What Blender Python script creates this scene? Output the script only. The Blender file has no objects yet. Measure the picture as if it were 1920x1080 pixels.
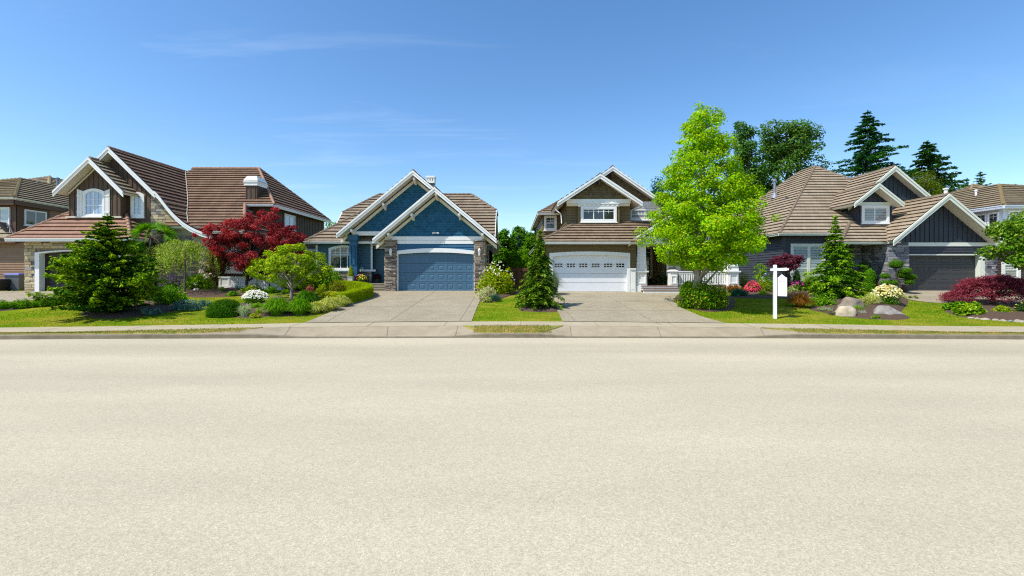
import bpy, bmesh, math, random
import numpy as np
from mathutils import Vector, Matrix, noise

# ------------------------------------------------------------------ camera geometry (used to measure the place)
F, CX, HY, EYE = 850.0, 960.0, 515.0, 2.31
random.seed(7)
scene = bpy.context.scene
COL = scene.collection

def PX(px, D): return (px - CX) * D / F
def PZ(py, D): return EYE - (py - HY) * D / F
def V(px, py, D): return Vector((PX(px, D), D, PZ(py, D)))

def lerp_tab(tab, x):
    if x <= tab[0][0]: return tab[0][1]
    for (a, b), (c, d) in zip(tab, tab[1:]):
        if x <= c: return b + (d - b) * (x - a) / (c - a)
    return tab[-1][1]

# ------------------------------------------------------------------ terrain
def zs(X): return .35 - .15 * min(1.0, (abs(X) / 16.0) ** 1.5)
def kerb_y(X): return 16.55 - .45 * min(1.6, (abs(X) / 19.0) ** 2)
def _curve(pts, dz):
    out = []
    for px, py in pts:
        Y = 18.0
        for _ in range(30):
            Y = (EYE - zs(PX(px, Y)) + dz) * F / (py - HY)
        out.append((PX(px, Y), Y))
    return out
_SB = _curve([(-400, 615.5), (0, 614.5), (250, 611), (480, 607.5), (640, 604), (884, 603), (1050, 603), (1360, 606), (1600, 609), (1920, 612.5), (2400, 614)], 0)
_SF = _curve([(-400, 626.5), (0, 625.5), (100, 624.5), (480, 615), (640, 612.5), (884, 611), (1050, 611), (1420, 615), (1600, 619), (1850, 624.5), (1920, 625.5), (2400, 626.5)], .02)
def walk_back(X): return lerp_tab(_SB, X)
def walk_front(X): return max(lerp_tab(_SF, X), kerb_y(X) + .2)
HZ, HYD = 1.27, 28.4
def tz(X, Y):
    sb = walk_back(X)
    z0 = zs(X)
    if Y <= sb: return z0
    return z0 + (HZ - z0) * min(1.0, (Y - sb) / (HYD - sb))
def G(px, py, dz=0.0):
    lo, hi = 16.0, 60.0
    for _ in range(50):
        m = (lo + hi) / 2
        p = V(px, py, m)
        if p.z > tz(p.x, m) + dz: lo = m
        else: hi = m
    p = V(px, py, lo)
    return Vector((p.x, p.y, tz(p.x, p.y) + dz))

def push(p, dy):
    """move a ground point away along its sight line so that it keeps its bearing"""
    f = (p.y + dy) / p.y
    q = Vector((p.x * f, p.y + dy, 0)); q.z = tz(q.x, q.y)
    return q

# ------------------------------------------------------------------ object helpers
LOC = {}
def _set(o, label=None, cat=None, group=None, kind=None):
    if label: o['label'] = label
    if cat: o['category'] = cat
    if group: o['group'] = group
    if kind: o['kind'] = kind
    return o
def thing(name, label, cat, loc, group=None):
    o = bpy.data.objects.new(name, None)
    COL.objects.link(o)
    o.location = loc
    o.empty_display_size = .2
    LOC[o.name] = Vector(loc)
    return _set(o, label, cat, group)
def base_of(parent): return LOC.get(parent.name, Vector((0, 0, 0))) if parent else Vector((0, 0, 0))
def link_mesh(name, me, parent=None, mats=(), loc=None):
    for m in mats: me.materials.append(m)
    o = bpy.data.objects.new(name, me)
    COL.objects.link(o)
    if parent:
        o.parent = parent
        LOC[o.name] = base_of(parent)
    elif loc is not None:
        o.location = loc
        LOC[o.name] = Vector(loc)
    return o

class MB:
    """collects faces in world space; build() links them as one mesh object"""
    def __init__(s): s.v, s.f, s.uv, s.mi, s.col = [], [], [], [], []
    def add(s, pts, m=0, uv=None, col=(1, 1, 1)):
        if len(pts) < 3: return
        b = len(s.v)
        pts = [Vector(p) for p in pts]
        s.v.extend(pts)
        s.f.append(tuple(range(b, b + len(pts))))
        if uv is None:
            n = newell(pts)
            ax = max(range(3), key=lambda i: abs(n[i]))
            uv = [(p.y, p.z) if ax == 0 else (p.x, p.z) if ax == 1 else (p.x, p.y) for p in pts]
        s.uv.extend(uv); s.mi.append(m); s.col.extend([col] * len(pts))
    def hexa(s, c, m=0, col=(1, 1, 1)):
        for q in ((0, 3, 2, 1), (4, 5, 6, 7), (0, 1, 5, 4), (1, 2, 6, 5), (2, 3, 7, 6), (3, 0, 4, 7)):
            s.add([c[i] for i in q], m, col=col)
    def box(s, x0, x1, y0, y1, z0, z1, m=0, col=(1, 1, 1)):
        s.hexa([(x0, y0, z0), (x1, y0, z0), (x1, y1, z0), (x0, y1, z0), (x0, y0, z1), (x1, y0, z1), (x1, y1, z1), (x0, y1, z1)], m, col)
    def prism(s, poly, vec, m=0, col=(1, 1, 1)):
        vec = Vector(vec); poly = [Vector(p) for p in poly]
        top = [p + vec for p in poly]
        s.add(list(reversed(poly)), m, col=col); s.add(top, m, col=col)
        for i in range(len(poly)):
            j = (i + 1) % len(poly)
            s.add([poly[i], poly[j], top[j], top[i]], m, col=col)
    def tube(s, pts, rad, n=8, m=0, col=(1, 1, 1), cap=True):
        pts = [Vector(p) for p in pts]
        rings = []
        for i, p in enumerate(pts):
            d = (pts[min(i + 1, len(pts) - 1)] - pts[max(i - 1, 0)])
            if d.length < 1e-6: d = Vector((0, 0, 1))
            d.normalize()
            a = d.cross(Vector((0, 0, 1)) if abs(d.z) < .95 else Vector((1, 0, 0))).normalized()
            b = d.cross(a)
            r = rad[i] if isinstance(rad, (list, tuple)) else rad
            rings.append([p + (a * math.cos(2 * math.pi * k / n) + b * math.sin(2 * math.pi * k / n)) * r for k in range(n)])
        for r0, r1 in zip(rings, rings[1:]):
            for k in range(n):
                s.add([r0[k], r0[(k + 1) % n], r1[(k + 1) % n], r1[k]], m, col=col)
        if cap:
            s.add(list(reversed(rings[0])), m, col=col); s.add(rings[-1], m, col=col)
    def lathe(s, c, prof, n=16, m=0, col=(1, 1, 1), sx=1, sy=1):
        c = Vector(c)
        rings = [[c + Vector((r * sx * math.cos(2 * math.pi * k / n), r * sy * math.sin(2 * math.pi * k / n), z)) for k in range(n)] for r, z in prof]
        for r0, r1 in zip(rings, rings[1:]):
            for k in range(n):
                s.add([r0[k], r0[(k + 1) % n], r1[(k + 1) % n], r1[k]], m, col=col)
        s.add(list(reversed(rings[0])), m, col=col); s.add(rings[-1], m, col=col)
    def build(s, name, mats, parent=None, smooth=False, loc=None, weld=False):
        me = bpy.data.meshes.new(name)
        off = base_of(parent) if parent else (Vector(loc) if loc is not None else Vector((0, 0, 0)))
        me.from_pydata([p - off for p in s.v], [], s.f)
        uvl = me.uv_layers.new(name='UVMap')
        uvl.data.foreach_set('uv', np.array(s.uv, dtype=np.float32).ravel())
        ca = me.color_attributes.new('Col', 'FLOAT_COLOR', 'CORNER')
        c = np.ones((len(s.col), 4), dtype=np.float32); c[:, :3] = np.array(s.col, dtype=np.float32)
        ca.data.foreach_set('color', c.ravel())
        me.polygons.foreach_set('material_index', np.array(s.mi, dtype=np.int32))
        if smooth: me.polygons.foreach_set('use_smooth', np.ones(len(s.f), dtype=bool))
        me.update()
        if weld:
            bm = bmesh.new(); bm.from_mesh(me); bmesh.ops.remove_doubles(bm, verts=bm.verts, dist=1e-4)
            bmesh.ops.recalc_face_normals(bm, faces=bm.faces); bm.to_mesh(me); bm.free()
        if not isinstance(mats, (list, tuple)): mats = [mats]
        return link_mesh(name, me, parent, mats, loc)

def newell(p):
    n = Vector((0, 0, 0))
    for i in range(len(p)):
        a, b = p[i], p[(i + 1) % len(p)]
        n += Vector(((a.y - b.y) * (a.z + b.z), (a.z - b.z) * (a.x + b.x), (a.x - b.x) * (a.y + b.y)))
    return n.normalized() if n.length > 1e-9 else Vector((0, 0, 1))

def clip(poly, fn):
    """keep fn(p) >= 0"""
    out = []
    for i in range(len(poly)):
        a, b = poly[i], poly[(i + 1) % len(poly)]
        fa, fb = fn(a), fn(b)
        if fa >= 0: out.append(a)
        if (fa > 0 and fb < 0) or (fa < 0 and fb > 0):
            out.append(a + (b - a) * (fa / (fa - fb)))
    return out

def courses(mb, poly, step, lift, out=None, m=0, v_start=None, nose=0.0):
    """overlapping courses (tiles, shingles, lap boards) laid on a plane: every course tilts out at its lower edge"""
    poly = [Vector(p) for p in poly]
    n = newell(poly)
    ref = Vector(out) if out is not None else Vector((0, 0, 1))
    if n.dot(ref) < 0:
        n = -n; poly.reverse()
    up = Vector((0, 0, 1)) - n * n.z
    up.normalize()
    u = up.cross(n)
    vs = [p.dot(up) for p in poly]
    a = min(vs) if v_start is None else v_start
    top = max(vs)
    while a < top - 1e-4:
        b = a + step
        q = clip(poly, lambda p: p.dot(up) - a)
        q = clip(q, lambda p: b - p.dot(up)) if len(q) > 2 else q
        if len(q) > 2:
            L = [p + n * (lift * (1 - (p.dot(up) - a) / step) + .003) - up * (nose if abs(p.dot(up) - a) < 1e-4 else 0) for p in q]
            mb.add(L, m, uv=[(p.dot(u), p.dot(up)) for p in q])
            for i in range(len(q)):
                j = (i + 1) % len(q)
                if abs(q[i].dot(up) - a) < 1e-4 and abs(q[j].dot(up) - a) < 1e-4:
                    ft = n * min(lift * .36, .03)
                    if nose:
                        mb.add([L[j], L[i], L[i] - ft, L[j] - ft], m, uv=[(q[k].dot(u), a) for k in (j, i, i, j)])
                        mb.add([L[j] - ft, L[i] - ft, q[i] + up * .03, q[j] + up * .03], m, uv=[(q[k].dot(u), a) for k in (j, i, i, j)])
                    else: mb.add([L[j], L[i], q[i] - n * .01, q[j] - n * .01], m, uv=[(q[k].dot(u), a) for k in (j, i, i, j)])
        a = b

def roof(mb, poly, step=.34, lift=.05, thick=.17):
    poly = [Vector(p) for p in poly]
    step *= 1.15
    courses(mb, poly, step, lift * 1.75, (0, 0, 1), 0, nose=.035)
    n = newell(poly)
    if n.z < 0: n = -n
    low = [p - n * thick for p in poly]
    mb.add(low, 1)
    for i in range(len(poly)):
        j = (i + 1) % len(poly)
        mb.add([poly[i], poly[j], low[j], low[i]], 1)

def ridge_caps(mb, p0, p1, r=.105, step=.34):
    p0, p1 = Vector(p0), Vector(p1)
    d = p1 - p0
    k = max(1, int(d.length / step))
    for i in range(k):
        a, b = p0 + d * (i / k), p0 + d * ((i + 1.12) / k)
        mb.tube([a + Vector((0, 0, .035)), b + Vector((0, 0, .012))], [r, r * .84], 8, 2)

class Plane:
    """a wall face: u metres along it, z up, o outwards"""
    def __init__(s, D=None, X=None, side=1):
        s.D, s.X, s.side = D, X, side
    def u(s, px): return PX(px, s.D) if s.D is not None else s.X * F / (px - CX)
    def z(s, py, px=None):
        if s.D is not None: return PZ(py, s.D)
        return PZ(py, s.u(px))
    def P(s, u, z, o=0.0):
        return Vector((u, s.D - o, z)) if s.D is not None else Vector((s.X + s.side * o, u, z))
    @property
    def N(s): return Vector((0, -1, 0)) if s.D is not None else Vector((s.side, 0, 0))
def lbox(mb, pl, u0, u1, z0, z1, o0, o1, m=0, col=(1, 1, 1)):
    P = pl.P
    mb.hexa([P(u0, z0, o1), P(u1, z0, o1), P(u1, z0, o0), P(u0, z0, o0), P(u0, z1, o1), P(u1, z1, o1), P(u1, z1, o0), P(u0, z1, o0)], m, col)
def pbox(mb, pl, x0, x1, y0, y1, o0, o1, m=0, col=(1, 1, 1)):
    """same with pixel measurements (y0 is the upper one)"""
    lbox(mb, pl, pl.u(x0), pl.u(x1), pl.z(y1, x0), pl.z(y0, x0), o0, o1, m, col)

def siding(mb, pl, pts, style='lap', m=0):
    poly = [pl.P(u, z) for u, z in pts]
    if style == 'lap': courses(mb, poly, .17, .036, pl.N, m)
    elif style == 'shingle': courses(mb, poly, .16, .03, pl.N, m)
    else:
        mb.add([pl.P(u, z, .004) for u, z in pts], m)
        us = [u for u, z in pts]
        a = min(us) + .02
        while a < max(us):
            q = [Vector((u, z, 0)) for u, z in pts]
            q = clip(q, lambda p: p.x - a); q = clip(q, lambda p: a + .055 - p.x) if len(q) > 2 else q
            if len(q) > 2 and newell(q).length > .5:
                mb.prism([pl.P(p.x, p.y, .004) for p in q], pl.N * .03, m)
            a += .3

def arc_top(u0, u1, z, rise, n=14):
    return [(u0 + (u1 - u0) * i / n, z + rise * (1 - (2 * i / n - 1) ** 2)) for i in range(n + 1)]

def ring(mb, pl, outer, inner, o0, o1, m=0):
    k = len(outer)
    for i in range(k - 1):
        a, b, c, d = outer[i], outer[i + 1], inner[i + 1], inner[i]
        mb.hexa([pl.P(*a, o1), pl.P(*b, o1), pl.P(*b, o0), pl.P(*a, o0), pl.P(*d, o1), pl.P(*c, o1), pl.P(*c, o0), pl.P(*d, o0)], m)

def window(house, pl, u0, u1, z0, z1, fw=.11, cols=(.5,), rows=(), grid=None, rise=0.0, glass=None, trim=None, sill=True, name='window', o=0.0):
    """casing, sashes and muntins in one frame mesh; the pane is its child.
    cols/rows: sash bars as fractions; grid=(z fraction from, n cols, n rows): thin muntins above that height"""
    trim = trim or M['white']; glass = glass or M['glass']
    f = MB()
    def outline(d):
        t = arc_top(u0 + d, u1 - d, z1 - d, rise)
        return [(u0 + d, z0 + d)] + t + [(u1 - d, z0 + d), (u0 + d, z0 + d)]
    ring(f, pl, outline(0), outline(fw), o + .0, o + .085)
    ring(f, pl, outline(fw), outline(fw + .04), o + .0, o + .06)
    a, b, c, d = u0 + fw + .04, u1 - fw - .04, z0 + fw + .04, z1 - fw - .04
    top = d + rise * .9
    for q in cols: lbox(f, pl, a + (b - a) * q - .03, a + (b - a) * q + .03, c, top, o + .0, o + .055)
    for q in rows: lbox(f, pl, a, b, c + (d - c) * q - .03, c + (d - c) * q + .03, o + .0, o + .053)
    if grid:
        g0 = c + (d - c) * grid[0]
        for i in range(1, grid[1]):
            x = a + (b - a) * i / grid[1]
            lbox(f, pl, x - .011, x + .011, g0, top, o + .0, o + .046)
        for i in range(1, grid[2]):
            z = g0 + (d - g0) * i / grid[2]
            lbox(f, pl, a, b, z - .011, z + .011, o + .0, o + .044)
    if sill: lbox(f, pl, u0 - .05, u1 + .05, z0 - .06, z0 - .002, o + .0, o + .13)
    w = f.build(name, trim, house)
    p = MB()
    p.add([pl.P(u, z, o + .035) for u, z in outline(fw + .03)[:-1]])
    p.build('pane', glass, w)
    return w
def pwindow(house, pl, x0, x1, y0, y1, **k):
    u0, u1 = sorted((pl.u(x0), pl.u(x1)))
    return window(house, pl, u0, u1, pl.z(y1, (x0 + x1) / 2), pl.z(y0, (x0 + x1) / 2), **k)

def garage_door(house, pl, u0, u1, z0, z1, rise, cols, rows, mt, depth=.16, lights=None, pd=.014):
    d = MB()
    o = -depth
    d.add([pl.P(u, z, o) for u, z in [(u0, z0)] + arc_top(u0, u1, z1, rise) + [(u1, z0)]])
    W, Hh = (u1 - u0) / cols, (z1 + rise * .4 - z0) / rows
    for r in range(rows):
        d.add([pl.P(u0, z0 + r * Hh + .006, o + .004), pl.P(u1, z0 + r * Hh + .006, o + .004), pl.P(u1, z0 + r * Hh - .006, o + .004), pl.P(u0, z0 + r * Hh - .006, o + .004)], 1)
        if lights: continue
        for c in range(cols):
            a, b = u0 + c * W + .1, u0 + (c + 1) * W - .1
            e, f = z0 + r * Hh + .1, z0 + (r + 1) * Hh - .1
            if r == rows - 1 and rise > 0: f -= .06
            if f - e < .08: continue
            q = []
            for k, oo in ((0, 0), (.025, -pd * .93), (.06, -pd * .93), (.1, pd * .3)):
                q.append([pl.P(a + k, e + k, o + oo + .001), pl.P(b - k, e + k, o + oo + .001), pl.P(b - k, f - k, o + oo + .001), pl.P(a + k, f - k, o + oo + .001)])
            for A, B in zip(q, q[1:]):
                for i in range(4):
                    j = (i + 1) % 4
                    d.add([A[i] + pl.N * pd, A[j] + pl.N * pd, B[j] + pl.N * pd, B[i] + pl.N * pd])
            d.add([p + pl.N * pd for p in q[-1]])
            # stile frame round the panel so its groove reads
            ring(d, pl, [(a - .1, e - .09), (b + .1, e - .09), (b + .1, f + .09), (a - .1, f + .09), (a - .1, e - .09)], [(a, e), (b, e), (b, f), (a, f), (a, e)], o, o + pd)
    g = d.build('garage_door', [mt, M['groove']], house)
    if lights:
        r, gx, gz, lw, lh, zc = lights
        for c in range(cols):
            uc = u0 + (c + .5) * W
            fr = MB()
            for i in range(gx + 1):
                x = uc + (i - gx / 2) * lw
                lbox(fr, pl, x - .018, x + .018, zc - gz * lh / 2, zc + gz * lh / 2, o, o + .014)
            for j in range(gz + 1):
                z = zc + (j - gz / 2) * lh
                lbox(fr, pl, uc - gx * lw / 2, uc + gx * lw / 2, z - .018, z + .018, o, o + .012)
            w = fr.build('door_window', mt, g)
    if lights:
        for c in range(cols):
            pn = MB(); uc = u0 + (c + .5) * W
            for i in range(gx):
                for j in range(gz):
                    x = uc + (i - gx / 2) * lw; z = zc + (j - gz / 2) * lh
                    pn.add([pl.P(x + .012, z + .012, o + .006), pl.P(x + lw - .012, z + .012, o + .006), pl.P(x + lw - .012, z + lh - .012, o + .006), pl.P(x + .012, z + lh - .012, o + .006)])
            pn.build('pane', M['black_glass'], g)
    return g

def stones(mb, pl, xr, z0, z1, pal, rh=(.12, .26), ln=(.25, .6), dep=(.02, .07), seed=1, back=True):
    """coursed stone facing; xr(z) gives the wall's extent at that height"""
    rg = random.Random(seed)
    z = z0
    while z < z1 - .03:
        h = min(rg.uniform(*rh), z1 - z)
        a, b = xr(z + h / 2)
        u = a
        while u < b - .02:
            l = min(rg.uniform(*ln), b - u)
            if b - (u + l) < ln[0] * .4: l = b - u
            d = rg.uniform(*dep)
            c = rg.choice(pal); k = rg.uniform(.8, 1.2)
            col = tuple(min(1, x * k) for x in c)
            g = .008
            P = pl.P; j = lambda: rg.uniform(-.008, .008)
            f = [P(u + g + j(), z + g + j(), d), P(u + l - g + j(), z + g + j(), d + j()), P(u + l - g + j(), z + h - g + j(), d + j()), P(u + g + j(), z + h - g + j(), d)]
            bk = [P(u + g * .3, z + g * .3, 0), P(u + l - g * .3, z + g * .3, 0), P(u + l - g * .3, z + h - g * .3, 0), P(u + g * .3, z + h - g * .3, 0)]
            mb.add(f, 0, col=col)
            for i in range(4):
                q = (i + 1) % 4
                mb.add([bk[i], bk[q], f[q], f[i]], 0, col=col)
            u += l
        z += h

def rake(house, A, T, D, depth=.3, mt=None, name='rake_board'):
    """barge board from the ridge A down to the eave tip T, with a moulding above"""
    b = MB()
    A, T = Vector(A), Vector(T)
    dn = Vector((0, 0, -1))
    for d0, d1, y0, y1 in ((0, depth * .42, -.085, 0), (depth * .42, depth, -.05, 0)):
        q = [A + dn * d0, T + dn * d0, T + dn * d1, A + dn * d1]
        b.prism([p + Vector((0, y0, .03)) for p in q], (0, y1 - y0, 0))
    return b.build(name, mt or M['white'], house)

def gable_roof(house, A, TL, TR, Db, mats, name='roof', depth=.3, caps=True):
    """two slopes running back from the front edge, ridge tiles and barge boards"""
    mb = MB()
    for T in (TL, TR):
        if T is None: continue
        roof(mb, [A, T, Vector((T.x, Db, T.z)), Vector((A.x, Db, A.z))])
    if caps: ridge_caps(mb, Vector(A) + Vector((0, .05, 0)), (A.x, Db, A.z))
    r = mb.build(name, mats, house)
    for T in (TL, TR):
        if T is not None: rake(house, A, T, A.y, depth)
    return r
def gable_pts(A, TL, TR, zb, drop=.22, xl=None, xr=None):
    def xa(T): return A.x + (T.x - A.x) * (A.z - drop - zb) / (A.z - T.z)
    l, r = xa(TL), xa(TR)
    pts = [(A.x, A.z - drop)]
    if xr is not None and r > xr:
        pts += [(xr, A.z - drop - (A.z - TR.z) * (xr - A.x) / (TR.x - A.x)), (xr, zb)]
    else: pts.append((r, zb))
    if xl is not None and l < xl:
        pts += [(xl, zb), (xl, A.z - drop - (A.z - TL.z) * (A.x - xl) / (A.x - TL.x))]
    else: pts.append((l, zb))
    return pts
def gutter(house, p0, p1, mt=None, out=(0, -1, 0), h=.14, w=.12, name='gutter'):
    g = MB(); p0, p1, o = Vector(p0), Vector(p1), Vector(out)
    Z = Vector((0, 0, 1))
    prof = [(.0, -.03), (.0, -h - .03), (w * .55, -h - .03), (w * .75, -h * .55), (w, -h * .4), (w, -.03), (w - .02, -.03), (w - .03, -h * .45 ), (.02, -.07)]
    ring0 = [p0 + o * a + Z * b for a, b in prof]; ring1 = [p1 + o * a + Z * b for a, b in prof]
    for i in range(len(prof)):
        j = (i + 1) % len(prof)
        g.add([ring0[i], ring1[i], ring1[j], ring0[j]])
    g.add(ring0); g.add(list(reversed(ring1)))
    return g.build(name, mt or M['white'], house)
def pipe(house, pts, r, mt, name='downpipe', n=8):
    g = MB(); g.tube(pts, r, n); return g.build(name, mt, house, smooth=True)
# ------------------------------------------------------------------ materials
M = {}
def _new(name):
    m = bpy.data.materials.new(name); m.use_nodes = True
    nt = m.node_tree; nt.nodes.clear()
    out = nt.nodes.new('ShaderNodeOutputMaterial'); b = nt.nodes.new('ShaderNodeBsdfPrincipled')
    nt.links.new(b.outputs[0], out.inputs[0])
    return m, nt, b, out
def N(nt, kind, **k):
    n = nt.nodes.new(kind)
    for a, v in k.items():
        if a in ('Scale', 'Detail', 'Roughness', 'Vector', 'Strength', 'Distance', 'Randomness'): n.inputs[a].default_value = v
        else: setattr(n, a, v)
    return n
def noise_n(nt, vec, scale, detail=4, rough=.55):
    n = N(nt, 'ShaderNodeTexNoise'); n.inputs['Scale'].default_value = scale
    n.inputs['Detail'].default_value = detail; n.inputs['Roughness'].default_value = rough
    nt.links.new(vec, n.inputs['Vector'])
    return n.outputs['Fac']
def ramp(nt, fac, stops):
    r = N(nt, 'ShaderNodeValToRGB')
    e = r.color_ramp.elements
    while len(e) > 1: e.remove(e[-1])
    e[0].position, e[0].color = stops[0][0], (*stops[0][1], 1)
    for p, c in stops[1:]:
        x = e.new(p); x.color = (*c, 1)
    nt.links.new(fac, r.inputs[0])
    return r.outputs[0]
def mixc(nt, fac, a, b, mode='MIX'):
    n = N(nt, 'ShaderNodeMix', data_type='RGBA', blend_type=mode)
    for s, v in ((n.inputs[0], fac), (n.inputs[6], a), (n.inputs[7], b)):
        if isinstance(v, (int, float)): s.default_value = v
        elif isinstance(v, tuple): s.default_value = (*v, 1)
        else: nt.links.new(v, s)
    return n.outputs[2]
def bump(nt, b, h, strength=.3, dist=.02):
    n = N(nt, 'ShaderNodeBump'); n.inputs['Strength'].default_value = strength; n.inputs['Distance'].default_value = dist
    nt.links.new(h, n.inputs['Height']); nt.links.new(n.outputs[0], b.inputs['Normal'])
def objv(nt): return N(nt, 'ShaderNodeTexCoord').outputs['Object']
def uvv(nt): return N(nt, 'ShaderNodeTexCoord').outputs['UV']
def scaled(nt, vec, s):
    n = N(nt, 'ShaderNodeMapping'); n.inputs['Scale'].default_value = s
    nt.links.new(vec, n.inputs['Vector']); return n.outputs[0]
def k3(c, k): return tuple(min(1, x * k) for x in c)

def paint(name, c, rough=.55, var=.1, scale=1.5, bmp=.05, spec=.35, grain=None):
    m, nt, b, o = _new(name)
    v = objv(nt)
    f = noise_n(nt, scaled(nt, v, grain) if grain else v, scale, 6)
    nt.links.new(ramp(nt, f, [(.25, k3(c, 1 - var)), (.75, k3(c, 1 + var))]), b.inputs['Base Color'])
    b.inputs['Roughness'].default_value = rough; b.inputs['Specular IOR Level'].default_value = spec
    if bmp: bump(nt, b, noise_n(nt, v, 45, 3), bmp, .01)
    M[name] = m
    return m

paint('white', (.80, .80, .78), .45, .06, 2.0)
paint('cream', (.72, .66, .52), .55, .05)
paint('sage_white', (.66, .69, .60), .5, .05)
paint('soffit', (.70, .66, .56), .6, .04)
paint('groove', (.02, .02, .02), .8, 0, bmp=0)
paint('blue_lap', (.050, .125, .165), .55, .1, 3)
paint('blue_trim', (.022, .105, .200), .5, .08)
paint('blue_door', (.058, .135, .215), .42, .05, 1.2)
paint('navy', (.026, .036, .050), .5, .14, 2)
paint('navy_lap', (.046, .048, .056), .5, .12, 2)
paint('charcoal_door', (.045, .045, .048), .42, .06, 1.2)
paint('valley', (.42, .38, .30), .6, .1)
paint('olive', (.150, .108, .042), .55, .1, 3)
paint('buff', (.40, .31, .15), .6, .06, 3)
paint('brown_board', (.095, .060, .038), .65, .28, 2.2, grain=(6, 6, .6))
paint('neighbour_brown', (.29, .165, .098), .6, .10, 2.5)
paint('neighbour_trim', (.110, .060, .034), .6, .1)
paint('red_brown', (.070, .040, .030), .6, .15, 3)
paint('pale_blue_wall', (.55, .60, .68), .55, .04)
paint('white_door', (.74, .76, .80), .42, .03, 1.0)
paint('brown_door_shaded', (.012, .010, .009), .4, .1)  # darkened to carry the eave's shade in the door colour
paint('maroon', (.045, .006, .010), .35, .1)
paint('dark_metal', (.03, .032, .035), .4, .1)
paint('vent_metal', (.20, .23, .29), .45, .08)
paint('step_wood', (.21, .12, .08), .6, .15, 3, grain=(1, 6, 6))
paint('bin_grey', (.13, .14, .155), .5, .08)
paint('bin_lid', (.10, .12, .42), .4, .05)
paint('bin_black', (.018, .018, .02), .45, .1)
paint('fence_wood', (.135, .06, .03), .7, .2, 2, grain=(6, 6, .6))
paint('lantern_glass', (.68, .70, .72), .2, .05, spec=.6)
paint('pot_pale', (.55, .54, .50), .6, .05)
paint('pot_dark', (.05, .045, .045), .5, .1)
paint('sign_white', (.86, .86, .88), .4, .02)
paint('sign_red', (.72, .20, .20), .5, 0, bmp=0)
paint('rail_dark', (.05, .05, .05), .5, .1)
paint('wood_dark', (.06, .045, .03), .7, .2)

def glass(name, c, rough=.03, spec=.7):
    m, nt, b, o = _new(name)
    v = objv(nt)
    nt.links.new(ramp(nt, noise_n(nt, v, .8, 2), [(.3, k3(c, .6)), (.7, k3(c, 1.5))]), b.inputs['Base Color'])
    b.inputs['Roughness'].default_value = rough; b.inputs['Specular IOR Level'].default_value = spec
    b.inputs['Coat Weight'].default_value = .3; b.inputs['Coat Roughness'].default_value = .02
    M[name] = m
glass('glass', (.022, .026, .030))
glass('black_glass', (.006, .007, .008), .08, .4)
def banded_glass(name, c, dark, k, ax):
    """window glass banded in two tones: blinds, a drawn curtain, a painted sky reflection"""
    m, nt, b, o = _new(name)
    w = N(nt, 'ShaderNodeTexWave', wave_type='BANDS', bands_direction=ax); w.inputs['Scale'].default_value = k
    w.inputs['Distortion'].default_value = .6
    nt.links.new(objv(nt), w.inputs['Vector'])
    nt.links.new(ramp(nt, w.outputs['Fac'], [(.1, dark), (.6, c)]), b.inputs['Base Color'])
    b.inputs['Roughness'].default_value = .06; b.inputs['Specular IOR Level'].default_value = .8
    b.inputs['Coat Weight'].default_value = .4; b.inputs['Coat Roughness'].default_value = .02
    M[name] = m
banded_glass('glass_blind', (.34, .36, .34), (.20, .22, .22), 6, 'Z')
banded_glass('glass_curtain', (.36, .46, .60), (.20, .30, .44), 1.2, 'X')
banded_glass('glass_sky', (.40, .47, .48), (.33, .41, .43), .5, 'Z')  # pane colour carries a painted sky reflection

def tile(name, c1, c2, stain, lichen=None, cw=.30):
    m, nt, b, o = _new(name)
    u = uvv(nt)
    br = N(nt, 'ShaderNodeTexBrick')
    br.offset = .5; br.squash = 1
    br.inputs['Scale'].default_value = 1; br.inputs['Mortar Size'].default_value = .006
    br.inputs['Brick Width'].default_value = cw; br.inputs['Row Height'].default_value = .34
    br.inputs['Color1'].default_value = (*c1, 1); br.inputs['Color2'].default_value = (*c2, 1)
    br.inputs['Mortar'].default_value = (*k3(c1, .45), 1); br.inputs['Bias'].default_value = 0
    nt.links.new(u, br.inputs['Vector'])
    v = objv(nt)
    s1 = ramp(nt, noise_n(nt, scaled(nt, u, (1, .35, 1)), 1.1, 6, .65), [(.45, (0, 0, 0)), (.72, (.75, .75, .75))])
    c = mixc(nt, s1, br.outputs['Color'], stain)
    g = ramp(nt, noise_n(nt, v, 30, 4, .7), [(.3, (.78, .78, .78)), (.7, (1.12, 1.12, 1.12))])
    c = mixc(nt, 1.0, c, g, 'MULTIPLY')
    if lichen:
        l = ramp(nt, noise_n(nt, v, 3.2, 6, .75), [(.66, (0, 0, 0)), (.76, (.5, .5, .5))])
        c = mixc(nt, l, c, lichen)
    nt.links.new(c, b.inputs['Base Color'])
    b.inputs['Roughness'].default_value = .8; b.inputs['Specular IOR Level'].default_value = .2
    bump(nt, b, br.outputs['Fac'], -.4, .012)
    M[name] = m
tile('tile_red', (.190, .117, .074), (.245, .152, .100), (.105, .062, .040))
tile('tile_red_sunlit', (.300, .165, .112), (.335, .190, .130), (.20, .115, .08))  # lighter twin of tile_red, sunlight put into its colour
tile('tile_grey', (.245, .190, .132), (.305, .240, .172), (.160, .120, .085))
tile('tile_tan', (.250, .185, .122), (.315, .238, .162), (.145, .098, .062))
tile('tile_taupe', (.300, .238, .165), (.370, .296, .210), (.20, .155, .105))
tile('tile_moss', (.30, .245, .165), (.36, .295, .205), (.20, .16, .105), (.30, .23, .06))
paint('cap_red', (.30, .17, .11), .8, .35, 3)
paint('cap_tan', (.20, .15, .105), .8, .3, 3)
paint('cap_moss', (.24, .18, .09), .8, .45, 5)

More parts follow.
